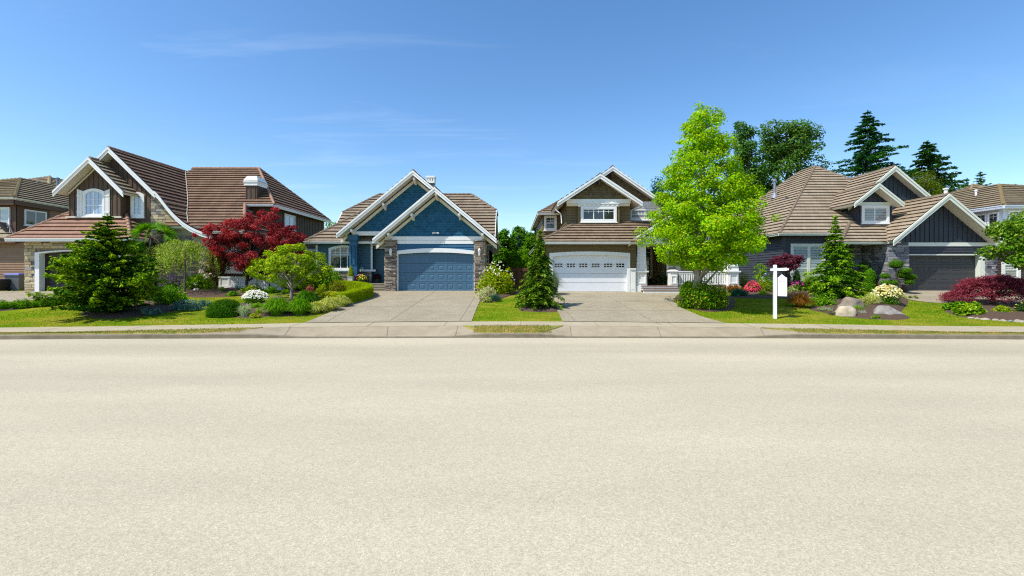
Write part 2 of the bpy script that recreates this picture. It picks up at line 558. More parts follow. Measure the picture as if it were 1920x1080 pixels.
def shingle(name, c1, c2):
    m, nt, b, o = _new(name)
    br = N(nt, 'ShaderNodeTexBrick'); br.offset = .37; br.offset_frequency = 2; br.squash = .8; br.squash_frequency = 3
    br.inputs['Scale'].default_value = 1; br.inputs['Mortar Size'].default_value = .004
    br.inputs['Brick Width'].default_value = .17; br.inputs['Row Height'].default_value = .16
    br.inputs['Color1'].default_value = (*c1, 1); br.inputs['Color2'].default_value = (*c2, 1)
    br.inputs['Mortar'].default_value = (*k3(c1, .5), 1)
    nt.links.new(uvv(nt), br.inputs['Vector'])
    g = ramp(nt, noise_n(nt, objv(nt), 2.0, 5), [(.3, (.85, .85, .85)), (.7, (1.15, 1.15, 1.15))])
    nt.links.new(mixc(nt, 1.0, br.outputs['Color'], g, 'MULTIPLY'), b.inputs['Base Color'])
    b.inputs['Roughness'].default_value = .6; b.inputs['Specular IOR Level'].default_value = .25
    bump(nt, b, br.outputs['Fac'], -.5, .01)
    M[name] = m
shingle('shingle_blue', (.010, .082, .150), (.020, .125, .220))
shingle('shingle_olive', (.105, .080, .038), (.180, .138, .068))

def attr_mat(name, rough=.85, nscale=14, amp=.25, bmp=.5, spec=.2):
    m, nt, b, o = _new(name)
    a = N(nt, 'ShaderNodeAttribute', attribute_name='Col')
    v = objv(nt)
    g = ramp(nt, noise_n(nt, v, nscale, 6, .65), [(.25, (1 - amp,) * 3), (.75, (1 + amp,) * 3)])
    nt.links.new(mixc(nt, 1.0, a.outputs['Color'], g, 'MULTIPLY'), b.inputs['Base Color'])
    b.inputs['Roughness'].default_value = rough; b.inputs['Specular IOR Level'].default_value = spec
    bump(nt, b, noise_n(nt, v, nscale * 1.5, 6, .7), bmp, .03)
    M[name] = m
attr_mat('stone')
attr_mat('rock', .9, 3.5, .35, .8)
def foliage(name, trans=.35, rough=.6, spec=.03):
    m, nt, b, o = _new(name)
    a = N(nt, 'ShaderNodeAttribute', attribute_name='Col')
    nt.links.new(a.outputs['Color'], b.inputs['Base Color'])
    b.inputs['Roughness'].default_value = rough; b.inputs['Specular IOR Level'].default_value = spec
    t = N(nt, 'ShaderNodeBsdfTranslucent')
    hs = N(nt, 'ShaderNodeHueSaturation'); hs.inputs['Saturation'].default_value = 1.15; hs.inputs['Value'].default_value = 1.25
    nt.links.new(a.outputs['Color'], hs.inputs['Color']); nt.links.new(hs.outputs[0], t.inputs['Color'])
    mx = N(nt, 'ShaderNodeMixShader'); mx.inputs[0].default_value = trans
    nt.links.new(b.outputs[0], mx.inputs[1]); nt.links.new(t.outputs[0], mx.inputs[2])
    nt.links.new(mx.outputs[0], o.inputs[0])
    M[name] = m
foliage('leaf', .40)
foliage('needle', .2, .7, .02)
foliage('petal', .3, .6, .1)
def bark(name, c, c2):
    m, nt, b, o = _new(name)
    v = objv(nt)
    f = noise_n(nt, scaled(nt, v, (1, 1, .35)), 12, 6, .7)
    nt.links.new(ramp(nt, f, [(.3, c), (.7, c2)]), b.inputs['Base Color'])
    b.inputs['Roughness'].default_value = .9
    bump(nt, b, f, .8, .03)
    M[name] = m
bark('bark', (.09, .065, .045), (.24, .19, .14))
bark('bark_grey', (.16, .14, .11), (.42, .37, .30))
bark('bark_dark', (.03, .022, .016), (.10, .075, .055))

def ground_mats():
    # lawn: green turf with dry straw patches
    m, nt, b, o = _new('lawn'); v = objv(nt)
    big = noise_n(nt, scaled(nt, v, (.6, 1.2, 1)), .75, 6, .68)
    mid = noise_n(nt, scaled(nt, v, (.8, 2.0, 1)), 2.2, 5, .7)
    fine = noise_n(nt, v, 38, 4, .75)
    c = ramp(nt, big, [(.30, (.060, .155, .006)), (.45, (.130, .230, .008)), (.56, (.275, .275, .022)), (.70, (.40, .30, .080))])
    c2 = ramp(nt, mid, [(.35, (.110, .235, .004)), (.62, (.31, .29, .022))])
    c = mixc(nt, .4, c, c2)
    g = ramp(nt, fine, [(.25, (.55, .6, .5)), (.75, (1.3, 1.3, 1.3))])
    nt.links.new(mixc(nt, 1.0, c, g, 'MULTIPLY'), b.inputs['Base Color'])
    b.inputs['Roughness'].default_value = .95; b.inputs['Specular IOR Level'].default_value = .0
    bump(nt, b, fine, .8, .05); M['lawn'] = m
    m, nt, b, o = _new('verge'); v = objv(nt)
    c = ramp(nt, noise_n(nt, v, 1.6, 6, .7), [(.32, (.14, .19, .02)), (.5, (.29, .25, .05)), (.68, (.42, .32, .11))])
    fine = noise_n(nt, v, 40, 4, .75)
    nt.links.new(mixc(nt, 1.0, c, ramp(nt, fine, [(.25, (.6, .6, .55)), (.75, (1.25, 1.25, 1.25))]), 'MULTIPLY'), b.inputs['Base Color'])
    b.inputs['Roughness'].default_value = .9; bump(nt, b, fine, .8, .04); M['verge'] = m
    # road: pale worn chip seal
    m, nt, b, o = _new('chip_seal'); v = objv(nt)
    vo = N(nt, 'ShaderNodeTexVoronoi'); vo.inputs['Scale'].default_value = 85; nt.links.new(v, vo.inputs['Vector'])
    vo2 = N(nt, 'ShaderNodeTexVoronoi'); vo2.inputs['Scale'].default_value = 38; nt.links.new(v, vo2.inputs['Vector'])
    sep = N(nt, 'ShaderNodeSeparateColor'); nt.links.new(vo.outputs['Color'], sep.inputs[0])
    sep2 = N(nt, 'ShaderNodeSeparateColor'); nt.links.new(vo2.outputs['Color'], sep2.inputs[0])
    c = ramp(nt, sep.outputs[0], [(.0, (.37, .345, .29)), (.35, (.455, .425, .36)), (.8, (.52, .487, .418)), (1, (.62, .583, .505))])
    c = mixc(nt, .22, c, ramp(nt, sep2.outputs[1], [(.0, (.34, .31, .26)), (.6, (.47, .44, .37)), (1, (.58, .545, .46))]))
    d1 = ramp(nt, noise_n(nt, scaled(nt, v, (.25, 1.0, 1)), .45, 5, .55), [(.32, (.90, .90, .91)), (.68, (1.06, 1.055, 1.04))])
    c = mixc(nt, 1.0, c, d1, 'MULTIPLY')
    d2 = ramp(nt, noise_n(nt, v, 7, 5, .7), [(.3, (.97, .97, .97)), (.7, (1.03, 1.03, 1.03))])
    c = mixc(nt, 1.0, c, d2, 'MULTIPLY')
    # tyre-worn bands along the lanes
    sx = N(nt, 'ShaderNodeSeparateXYZ'); nt.links.new(v, sx.inputs[0])
    mr = N(nt, 'ShaderNodeMapRange'); mr.inputs[1].default_value = 0; mr.inputs[2].default_value = 20
    nt.links.new(sx.outputs['Y'], mr.inputs[0])
    band = ramp(nt, mr.outputs[0], [(.0, (1, 1, 1)), (.45, (1, 1, 1)), (.53, (.97, .97, .965)), (.57, (1.0, 1.0, 1.0)), (.63, (1.03, 1.03, 1.025)), (.68, (.93, .925, .915)), (.735, (.92, .915, .91)), (.78, (1.05, 1.05, 1.04)), (.83, (1.06, 1.06, 1.04))])
    c = mixc(nt, 1.0, c, band, 'MULTIPLY')
    c = mixc(nt, 1.0, c, (.955, .905, .772), 'MULTIPLY')
    nt.links.new(c, b.inputs['Base Color'])
    b.inputs['Roughness'].default_value = .85; b.inputs['Specular IOR Level'].default_value = .15
    bump(nt, b, vo.outputs['Distance'], .35, .006); M['chip_seal'] = m
    def conc(name, a, bb, sc, br, agg=None, lines=None):
        m, nt, b, o = _new(name); v = objv(nt)
        c = ramp(nt, noise_n(nt, v, sc, 6, .65), [(.3, a), (.7, bb)])
        f = noise_n(nt, v, 60, 3, .7)
        if agg:
            vo = N(nt, 'ShaderNodeTexVoronoi'); vo.inputs['Scale'].default_value = agg; nt.links.new(v, vo.inputs['Vector'])
            s = N(nt, 'ShaderNodeSeparateColor'); nt.links.new(vo.outputs['Color'], s.inputs[0])
            c = mixc(nt, 1.0, c, ramp(nt, s.outputs[0], [(0, (.62, .62, .62)), (.5, (.98, .98, .98)), (1, (1.3, 1.28, 1.22))]), 'MULTIPLY')
            f = vo.outputs['Distance']
        if lines:
            w = N(nt, 'ShaderNodeTexWave', wave_type='BANDS', bands_direction='Y'); w.inputs['Scale'].default_value = lines
            w.inputs['Distortion'].default_value = .8; nt.links.new(v, w.inputs['Vector'])
            c = mixc(nt, 1.0, c, ramp(nt, w.outputs['Fac'], [(.1, (.82, .81, .79)), (.4, (1.03, 1.03, 1.03))]), 'MULTIPLY')
            f = w.outputs['Fac']
        st = ramp(nt, noise_n(nt, scaled(nt, v, (.6, 1, 1)), .9, 6, .7), [(.5, (1, 1, 1)), (.75, (.80, .79, .77))])
        c = mixc(nt, 1.0, c, st, 'MULTIPLY')
        nt.links.new(c, b.inputs['Base Color']); b.inputs['Roughness'].default_value = .85
        b.inputs['Specular IOR Level'].default_value = .2
        bump(nt, b, f, .3, .006); M[name] = m
    conc('walk', (.36, .305, .205), (.43, .37, .26), 2.2, .1)
    conc('kerb', (.17, .14, .095), (.25, .21, .15), 3, .1)
    conc('apron', (.29, .240, .160), (.37, .315, .22), 2, .1, lines=4.2)
    conc('aggregate', (.285, .245, .172), (.345, .30, .215), .8, .1, agg=55)
    conc('joint', (.17, .145, .105), (.22, .19, .14), 4, .1)
    conc('step', (.25, .22, .16), (.32, .29, .21), 3, .1)
    m, nt, b, o = _new('soil'); v = objv(nt)
    f = noise_n(nt, v, 22, 6, .75)
    nt.links.new(ramp(nt, f, [(.3, (.05, .028, .017)), (.7, (.15, .088, .055))]), b.inputs['Base Color'])
    b.inputs['Roughness'].default_value = .95; bump(nt, b, f, 1, .06); M['soil'] = m
ground_mats()
# ------------------------------------------------------------------ vegetation
class Leaves:
    """thousands of small leaf faces, each its own quad"""
    def __init__(s): s.V, s.C = [], []
    def add(s, P, Nn, L, W, C, rg, D=None, fold=.15):
        P = np.asarray(P, float); n = len(P)
        if n == 0: return
        Nn = Nn / (np.linalg.norm(Nn, axis=1, keepdims=True) + 1e-9)
        if D is None: D = rg.normal(size=(n, 3))
        D = D - Nn * np.sum(D * Nn, 1, keepdims=True)
        D = D / (np.linalg.norm(D, axis=1, keepdims=True) + 1e-9)
        S = np.cross(Nn, D)
        L = (np.ones(n) * L)[:, None] * rg.uniform(.7, 1.3, (n, 1)); W = (np.ones(n) * W)[:, None] * rg.uniform(.7, 1.3, (n, 1))
        q = np.stack([P - D * L * .5, P + S * W * .5 + Nn * W * fold, P + D * L * .5, P - S * W * .5 + Nn * W * fold], 1)
        s.V.append(q); s.C.append(np.repeat(np.asarray(C, float)[:, None, :], 4, 1))
    def strips(s, pts, side, w, C):
        """pts (n,k,3) centre lines, side (n,3), w (k,) half widths"""
        n, k, _ = pts.shape
        for i in range(k - 1):
            a, b = pts[:, i], pts[:, i + 1]
            s.V.append(np.stack([a - side * w[i], a + side * w[i], b + side * w[i + 1], b - side * w[i + 1]], 1))
            s.C.append(np.repeat(np.asarray(C, float)[:, None, :], 4, 1))
    def build(s, name, mt, parent=None, loc=None, extra=None):
        Vv = np.concatenate(s.V).reshape(-1, 3); C = np.concatenate(s.C).reshape(-1, 3)
        off = base_of(parent) if parent else (Vector(loc) if loc is not None else Vector((0, 0, 0)))
        Vv = Vv - np.array(off)
        n = len(Vv); faces = np.arange(n).reshape(-1, 4)
        me = bpy.data.meshes.new(name)
        me.vertices.add(n); me.vertices.foreach_set('co', Vv.astype(np.float32).ravel())
        me.loops.add(n); me.loops.foreach_set('vertex_index', faces.astype(np.int32).ravel())
        me.polygons.add(n // 4); me.polygons.foreach_set('loop_start', np.arange(0, n, 4, dtype=np.int32))
        me.polygons.foreach_set('loop_total', np.full(n // 4, 4, dtype=np.int32))
        ca = me.color_attributes.new('Col', 'FLOAT_COLOR', 'CORNER')
        c4 = np.ones((n, 4), np.float32); c4[:, :3] = np.clip(C, 0, 1); ca.data.foreach_set('color', c4.ravel())
        me.update(calc_edges=True); me.validate()
        return link_mesh(name, me, parent, [mt], loc)

def pick(rg, n, pal, var=.22):
    p = np.array(pal, float)
    c = p[rg.integers(0, len(p), n)] * rg.uniform(1 - var, 1 + var, (n, 1))
    return c * rg.uniform(.92, 1.08, (n, 3))
def unit(rg, n):
    d = rg.normal(size=(n, 3)); return d / np.linalg.norm(d, axis=1, keepdims=True)
UP = np.array([0, 0, 1.0])
# palettes (linear base colours)
YG = [(0.206, 0.430, 0.004), (0.284, 0.513, 0.006), (0.129, 0.333, 0.004), (0.361, 0.555, 0.008)]
GR = [(0.095, 0.250, 0.006), (0.138, 0.329, 0.006), (0.069, 0.180, 0.006), (0.190, 0.390, 0.007)]
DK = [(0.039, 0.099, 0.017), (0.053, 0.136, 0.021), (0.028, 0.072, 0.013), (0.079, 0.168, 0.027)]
CON = [(0.059, 0.153, 0.016), (0.089, 0.224, 0.018), (0.043, 0.110, 0.015), (0.139, 0.306, 0.021)]
CONT = [(0.307, 0.540, 0.021), (0.409, 0.634, 0.028), (0.205, 0.429, 0.018)]
BLU = [(0.095, 0.203, 0.149), (0.135, 0.257, 0.189), (0.068, 0.155, 0.115), (0.189, 0.311, 0.230)]
RED = [(0.265, 0.033, 0.041), (0.402, 0.051, 0.051), (0.155, 0.025, 0.034), (0.527, 0.072, 0.064)]
LACE = [(0.224, 0.035, 0.054), (0.294, 0.054, 0.077), (0.154, 0.026, 0.042), (0.364, 0.088, 0.109)]
PUR = [(0.130, 0.023, 0.046), (0.195, 0.039, 0.065), (0.085, 0.017, 0.034)]
GOLD = [(0.436, 0.484, 0.012), (0.532, 0.532, 0.019), (0.315, 0.424, 0.012), (0.508, 0.436, 0.019)]
WHT = [(.80, .80, .70), (.74, .73, .60), (.84, .83, .76)]
CRM = [(.80, .72, .30), (.84, .78, .46), (.78, .66, .18), (.85, .82, .62)]
PNK = [(.62, .32, .50), (.70, .42, .60), (.52, .25, .42)]
HOT = [(.70, .05, .12), (.62, .04, .10), (.75, .14, .20)]
SCR = [(.62, .015, .010), (.70, .03, .015)]
OLV = [(0.160, 0.240, 0.018), (0.220, 0.300, 0.025), (0.110, 0.180, 0.015), (0.300, 0.360, 0.045)]
ORG = [(0.340, 0.155, 0.018), (0.260, 0.110, 0.015), (0.420, 0.220, 0.030), (0.200, 0.090, 0.015)]

def trunk_mb(pts, rad, n=10):
    t = MB(); t.tube(pts, rad, n); return t

def crown_tree(name, label, cat, base, D, prof, top_h, ncl, cr, nleaf, leaf, pal, seed, trunk=(.14, .05), limbs=26, mt='bark', group=None, depth=1.0, tip=None, tipf=.0, shell=.62, fork=None, lw=.75, jit=.0, lean=0):
    """broadleaf tree: prof = [(py, left px, right px)] outline rows of the crown, measured at distance D"""
    rg = np.random.default_rng(seed); rr = random.Random(seed)
    t = thing(name, label, cat, base, group)
    s = D / F
    rows = [(PZ(py, D), PX(a, D), PX(b, D)) for py, a, b in prof]
    rows.sort()
    zz = np.array([r[0] for r in rows]); xl = np.array([r[1] for r in rows]); xr = np.array([r[2] for r in rows])
    zq = np.linspace(zz[0], zz[-1], 200); wq = np.maximum(.05, np.interp(zq, zz, xr) - np.interp(zq, zz, xl)) ** 1.25
    cz = rg.choice(zq, ncl, p=wq / wq.sum()) + rg.uniform(-.1, .1, ncl)
    cz = np.clip(cz, zz[0], zz[-1] - cr * .3)
    hw = (np.interp(cz, zz, xr) - np.interp(cz, zz, xl)) / 2; cx = (np.interp(cz, zz, xr) + np.interp(cz, zz, xl)) / 2
    ang = rg.uniform(0, 2 * math.pi, ncl); fr = np.sqrt(rg.uniform(.08, 1, ncl)) ** (1 - shell + .3)
    crr = np.minimum(cr * rg.uniform(.6, 1.35, ncl), np.maximum(.12, hw * .75))
    rad = np.maximum(0, hw * (1 + jit * rg.normal(size=ncl)) - crr * .55) * fr
    cen = np.stack([cx + rad * np.cos(ang), base[1] + rad * np.sin(ang) * depth, cz], 1)
    axis_x = cx
    lv = Leaves()
    per = max(8, nleaf // ncl)
    for i in range(ncl):
        n = int(per * (crr[i] / cr) ** 2) + 6
        d = unit(rg, n); r = crr[i] * rg.uniform(.25, 1, (n, 1)) ** .6
        P = cen[i] + d * r * np.array([1.1, 1.1, .75])
        out = cen[i] - np.array([axis_x[i], base[1], cz[i] - .4]); out = out / (np.linalg.norm(out) + 1e-6)
        Nn = d * .55 + out * .35 + UP * .55 + rg.normal(size=(n, 3)) * .45
        C = pick(rg, n, pal) * rg.uniform(.82, 1.2)
        if tip is not None:
            k = rg.uniform(size=n) < tipf * (1 + .8 * d[:, 2]); C[k] = pick(rg, int(k.sum()), tip)
        lv.add(P, Nn, leaf, leaf * lw, C, rg)
    tb = MB()
    b = Vector(base); topz = zz[-1] - (zz[-1] - zz[0]) * .12
    xm = float(np.interp((zz[0] + zz[-1]) / 2, zz, (xl + xr) / 2)); xt = float(np.interp(topz, zz, (xl + xr) / 2))
    path = [b - Vector((0, 0, .1)), b + Vector((.03, 0, (zz[0] - b.z) * .5)), Vector((b.x * .6 + xm * .4, b.y, zz[0] + .2)), Vector((xm, b.y, (zz[0] + topz) / 2)), Vector((xt, b.y, topz))]
    if fork is None:
        tb.tube(path, [trunk[0] * 1.25, trunk[0], trunk[0] * .85, trunk[0] * .55, trunk[1] * .5], 10)
    else:
        for k in range(fork):
            a = 2 * math.pi * k / fork + rr.uniform(-.4, .4); sp = (xr - xl).max() * .28
            e = Vector((xm + math.cos(a) * sp, b.y + math.sin(a) * sp, topz - rr.uniform(0, .25) * (topz - zz[0])))
            m1 = b.lerp(e, .35) + Vector((0, 0, .15 * (topz - b.z))) - Vector((math.cos(a) * sp * .15, math.sin(a) * sp * .15, 0))
            tb.tube([b + Vector((math.cos(a) * .08, math.sin(a) * .08, -.1)), m1, e], [trunk[0] * .7, trunk[0] * .5, trunk[1] * .5], 8)
    order = list(range(ncl)); rr.shuffle(order)
    for i in order[:limbs]:
        c = Vector(cen[i]); h0 = max(b.z + .25 * (zz[0] - b.z) + .3, min(topz, c.z - (abs(c.x - xm) + abs(c.y - b.y)) * .55 - .2))
        f = max(0, min(1, (h0 - zz[0]) / max(.1, topz - zz[0])))
        st = Vector((xm * f + (b.x * .6 + xm * .4) * (1 - f), b.y, h0))
        mid = st.lerp(c, .55) + Vector((0, 0, .12 * (c - st).length))
        tb.tube([st, mid, c], [max(.018, trunk[0] * .38 * (1 - f * .6)), max(.012, trunk[0] * .2), .008], 6)
    tb.build('trunk', M[mt], t, smooth=True)
    lv.build('crown', M['leaf'], t)
    return t

def conifer(name, label, base, Hh, R, seed, levels=34, per=8, droop=.3, pal=CON, tip=CONT, tipf=.35, nl=.17, nw=.05, z0=.04, power=.8, irr=.3, group=None, lift=.1, sq=1.0, trunk=.09, lean=(0, 0), dens=1.0, gap=0.0, skirt=None, limbs=True, cat='tree'):
    rg = np.random.default_rng(seed)
    t = thing(name, label, cat, base, group)
    b = np.array(base, float)
    lv = Leaves(); tb = MB()
    ln = np.array([lean[0], lean[1], 0])
    tb.tube([Vector(b) - Vector((0, 0, .1)), Vector(b + UP * Hh * .5 + ln * .5), Vector(b + UP * Hh * .97 + ln)], [trunk, trunk * .6, .015], 8)
    for k in range(levels):
        f = (k + rg.uniform(-.3, .3)) / levels; f = min(.985, max(0, f))
        z = Hh * (z0 + (1 - z0) * f)
        Rl = R * (1 - f) ** power if skirt is None else R * lerp_tab(skirt, f)
        for j in range(per):
            tb_ = tipf * 2.2 * rg.uniform() ** 1.5; shade = rg.uniform(.75, 1.25)
            if gap and rg.uniform() < gap: continue
            a = 2 * math.pi * (j + rg.uniform(-.4, .4)) / per + k * 1.3
            L = max(.10, Rl * (1 + irr * rg.normal() * .6) * rg.uniform(.72, 1.05))
            dr = np.array([math.cos(a), math.sin(a) * sq, 0])
            n = max(6, int(L / nl * 7 * dens))
            s = rg.uniform(.08, 1, n) ** .75
            wl = (1.02 - s) * L * .30 + .02
            lat = rg.uniform(-1, 1, n) * wl
            sd = np.array([-math.sin(a), math.cos(a), 0])
            P = b + UP * z + ln * f + dr * (s * L)[:, None] + sd * lat[:, None] + UP * (lift * L * s - droop * L * s ** 2 - .12 * np.abs(lat) + rg.normal(size=n) * .025 * L)[:, None]
            d = dr * .9 + sd * (np.sign(lat) * .8)[:, None] + UP * (-.25 - droop * s)[:, None] + rg.normal(size=(n, 3)) * .25
            Nn = UP + rg.normal(size=(n, 3)) * .45
            C = pick(rg, n, pal); C = C * shade; kk = rg.uniform(size=n) < tb_ * (s > .5) * (.4 + s)
            C[kk] = pick(rg, int(kk.sum()), tip)
            lv.add(P, Nn, nl, nw, C, rg, D=d, fold=.25)
            if limbs and j % 2 == 0 and L > .35:
                p0 = Vector(b + UP * z + ln * f); p1 = Vector(b + UP * (z + lift * L * .5 - droop * L * .25) + ln * f + dr * L * .5); p2 = Vector(b + UP * (z + lift * L * .85 - droop * L * .72) + ln * f + dr * L * .85)
                tb.tube([p0, p1, p2], [max(.008, trunk * .25 * (1 - f)), .008, .005], 4, cap=False)
    # leader
    n = 26
    P = b + ln + UP * (Hh * rg.uniform(.93, 1.0, n))[:, None] + rg.normal(size=(n, 3)) * .03
    lv.add(P, unit(rg, n), nl * .8, nw, pick(rg, n, tip if tipf else pal), rg, D=UP + rg.normal(size=(n, 3)) * .5)
    tb.build('trunk', M['bark_dark'], t, smooth=True)
    lv.build('crown', M['needle'], t)
    return t

def front_limit(px):
    """how far back a bed plant may stand before it meets the house behind it"""
    for lim, d in ((545, 28.3), (660, 29.2), (1200, 28.0), (1385, 27.5), (1592, 29.0), (1660, 28.7), (1840, 27.9), (9999, 31.0)):
        if px < lim: return d
def bed_site(px, py, h):
    """ground point for a base pixel; where other plants hide the base it is kept in front of the wall and the height grows"""
    p = G(px, py); d = front_limit(px)
    if p.y > d:
        p = Vector((PX(px, d), d, tz(PX(px, d), d)))
        h += HY + (EYE - p.z) * F / d - py
    return p, h
def bed_push(p, px, dy): return push(p, max(-.6, min(dy, front_limit(px) + .45 - p.y)))
def shrub(name, label, px, py, w, h, seed, pal=GR, leaf=.09, n=1800, ncl=26, group=None, cat='shrub', depth=.85, lw=.6, blossom=None, blossom_at='top', trunk=True, mt='leaf', flat=0.0, dy=0.0, spike=0.0, rag=.25, part='foliage', upn=.5, zlow=.12, bname='blossom', at=None):
    """leafy mound: base pixel (px, py), width and height in photo pixels. blossom=(palette, count, size)"""
    rg = np.random.default_rng(seed)
    if at: base = Vector((PX(px, at[0]), at[0], at[1]))
    else: base, h = bed_site(px, py, h)
    s = base.y / F
    rx, hz = w * s / 2, h * s
    ry = rx * depth
    if not at: base = bed_push(base, px, dy + ry * .7)
    b = np.array(base)
    lv = Leaves()
    d = unit(rg, ncl); d[:, 2] = np.abs(d[:, 2]) ** (1 - flat)
    fr = rg.uniform(.35, .82, (ncl, 1))
    cen = b + d * fr * np.array([rx, ry, hz * .86]) + UP * hz * zlow
    crr = (rx + hz) * .5 * rg.uniform(.20, .42, ncl)
    for i in range(ncl):
        m = max(6, int(n / ncl * (crr[i] / ((rx + hz) * .155)) ** 1.2))
        dd = unit(rg, m)
        P = cen[i] + dd * crr[i] * rg.uniform(.3, 1, (m, 1)) ** .6 * (1 + rag * rg.normal(size=(m, 1)) * .5)
        P[:, 2] = np.maximum(P[:, 2], b[2] + .02 + rg.uniform(0, .08, m))
        e = (P - b) / np.array([rx, ry, hz * 1.02]); q = np.sqrt((e ** 2).sum(1)); k = q > 1.04
        P[k] = b + (P[k] - b) / q[k][:, None] * rg.uniform(.9, 1.06, (int(k.sum()), 1))
        C = pick(rg, m, pal) * rg.uniform(.85, 1.15)
        D = None
        if spike: D = dd * .6 + UP * spike + rg.normal(size=(m, 3)) * .4
        lv.add(P, dd * .6 + UP * upn + rg.normal(size=(m, 3)) * .45, leaf, leaf * lw, C, rg, D=D)
    t = thing(name, label, cat, base, group)
    lv.build(part, M[mt], t)
    if trunk:
        tb = MB(); rr = random.Random(seed)
        for i in range(min(7, ncl)):
            c = Vector(cen[i])
            tb.tube([base + Vector((rr.uniform(-.06, .06), rr.uniform(-.06, .06), -.05)), base.lerp(c, .5) + Vector((0, 0, .05)), c], [.022, .014, .006], 5)
        tb.build('stem', M['bark'], t)
    if blossom:
        bl = Leaves(); bp, bn, bs = blossom
        dd = unit(rg, bn); dd[:, 2] = np.abs(dd[:, 2])
        if blossom_at == 'top': dd[:, 2] = dd[:, 2] * .9 + .5
        dd /= np.linalg.norm(dd, axis=1, keepdims=True)
        P0 = b + dd * np.array([rx, ry, hz]) * rg.uniform(.96, 1.07, (bn, 1)) + UP * .02
        for off in range(3):
            o = rg.normal(size=(bn, 3)) * bs * .22
            bl.add(P0 + o, dd * .35 + UP * .55 + np.array([0, -.35, 0]) + rg.normal(size=(bn, 3)) * .25, bs, bs * .9, pick(rg, bn, bp, .1), rg)
        bl.build(bname, M['petal'], t)
    return t

def grass_clump(name, label, px, py, w, h, seed, pal=GR, blades=420, bw=.012, group=None, cat='plant', arch=.9, spread=.35, blossom=None, dy=0.0, segs=5):
    rg = np.random.default_rng(seed); blades = int(blades * 1.7); w *= 1.12
    base, h = bed_site(px, py, h); s = base.y / F
    rx, hz = w * s / 2, h * s
    base = bed_push(base, px, dy + rx * .55)
    b = np.array(base)
    a = rg.uniform(0, 2 * math.pi, blades); r0 = np.sqrt(rg.uniform(0, 1, blades)) * rx * spread
    dr = np.stack([np.cos(a), np.sin(a) * .85, np.zeros(blades)], 1)
    blades_f = rg.uniform(.12, 1.1, blades)
    L = rg.uniform(.5, 1.08, blades) * (1.08 - .42 * blades_f)
    reach = blades_f * rx * (1 - spread * .6) * rg.uniform(.8, 1.15, blades)
    ts = np.linspace(0, 1, segs)
    pts = np.zeros((blades, segs, 3))
    for i, t in enumerate(ts):
        hh = (2.2 * t - (1.2 + arch * .55) * t * t) if arch > 0 else t
        pk = (2.2 ** 2) / (4 * (1.2 + arch * .55)) if arch > 0 else 1
        pts[:, i] = b + dr * (r0 + reach * t ** 1.3)[:, None] + UP * (hz * L * hh / pk)[:, None]
    pts[:, :, 2] = np.maximum(pts[:, :, 2], b[2] + .01)
    side = np.cross(dr, UP) + rg.normal(size=(blades, 3)) * .25
    side /= np.linalg.norm(side, axis=1, keepdims=True)
    lv = Leaves()
    w_ = bw * np.interp(ts, [0, .3, 1], [.8, 1, .12])
    lv.strips(pts, side, w_, pick(rg, blades, pal))
    t = thing(name, label, cat, base, group)
    lv.build('foliage', M['leaf'], t)
    if blossom:
        bl = Leaves(); bp, bn, bs = blossom
        i = rg.integers(0, blades, bn)
        bl.add(pts[i, segs // 2 + 1] + rg.normal(size=(bn, 3)) * .03 + UP * .03, rg.normal(size=(bn, 3)) + np.array([0, -.6, .6]), bs, bs * .9, pick(rg, bn, bp, .1), rg)
        bl.build('blossom', M['petal'], t)
    return t

def surf_leaves(lv, rg, P, Nn, leaf, pal, lw=.6, rough=.4):
    n = len(P)
    C = pick(rg, n, pal, .25)
    lv.add(P + rg.normal(size=(n, 3)) * leaf * .35, Nn + rg.normal(size=(n, 3)) * rough, leaf, leaf * lw, C, rg)

def ell_points(rg, n, c, r, low=-1.0):
    d = unit(rg, n * 2); d = d[d[:, 2] > low][:n]
    P = np.array(c) + d * np.array(r)
    return P, d / np.array(r) / np.linalg.norm(d / np.array(r), axis=1, keepdims=True)
def core_ell(mb, c, r, k=.93, col=(.04, .1, .015), n=14, lowz=None):
    prof = []
    for i in range(9):
        a = -math.pi / 2 + math.pi * i / 8
        z = math.sin(a) * r[2] * k
        if lowz is not None: z = max(z, lowz)
        prof.append((max(.004, math.cos(a)) * k, z))
    mb.lathe(c, prof, n, 0, col, sx=r[0], sy=r[1])

def clipped(name, label, px, py, w, h, seed, pal=GR, leaf=.06, group=None, cat='shrub', depth=.9, dens=900, dy=0.0, sink=.25, power=1.0, lw=.6, lump=.0):
    """clipped evergreen mound"""
    rg = np.random.default_rng(seed)
    base, h = bed_site(px, py, h); s = base.y / F
    rx, hz = w * s / 2, h * s; ry = rx * depth
    base = bed_push(base, px, ry * .8 + dy)
    t = thing(name, label, cat, base, group)
    rz = hz * (1 - sink / 2); c = base + Vector((0, 0, hz - rz))
    area = 2 * math.pi * ((rx * ry + rx * rz + ry * rz) / 3)
    P, Nn = ell_points(rg, int(area * dens), c, (rx, ry, rz), -.65)
    if lump:
        k = np.array([noise.noise(Vector(p) * 4) for p in P]); P = P + Nn * (k * lump)[:, None]
    P[:, 2] = np.maximum(P[:, 2], base.z + .02)
    lv = Leaves(); surf_leaves(lv, rg, P, Nn, leaf, pal, lw)
    P2 = np.array(c) + (P - np.array(c)) * rg.uniform(.86, .97, (len(P), 1))
    surf_leaves(lv, rg, P2, Nn, leaf, pal, lw, .8)
    f = lv.build('foliage', M['leaf'], t)
    mb = MB(); core_ell(mb, c, (rx, ry, rz), .88, tuple(np.array(pal).mean(0) * .7), lowz=base.z - c.z + .01)  # solid core behind the leaves, in a darker tone of their colour
    mb.build('inner_core', M['needle'], t)
    return t
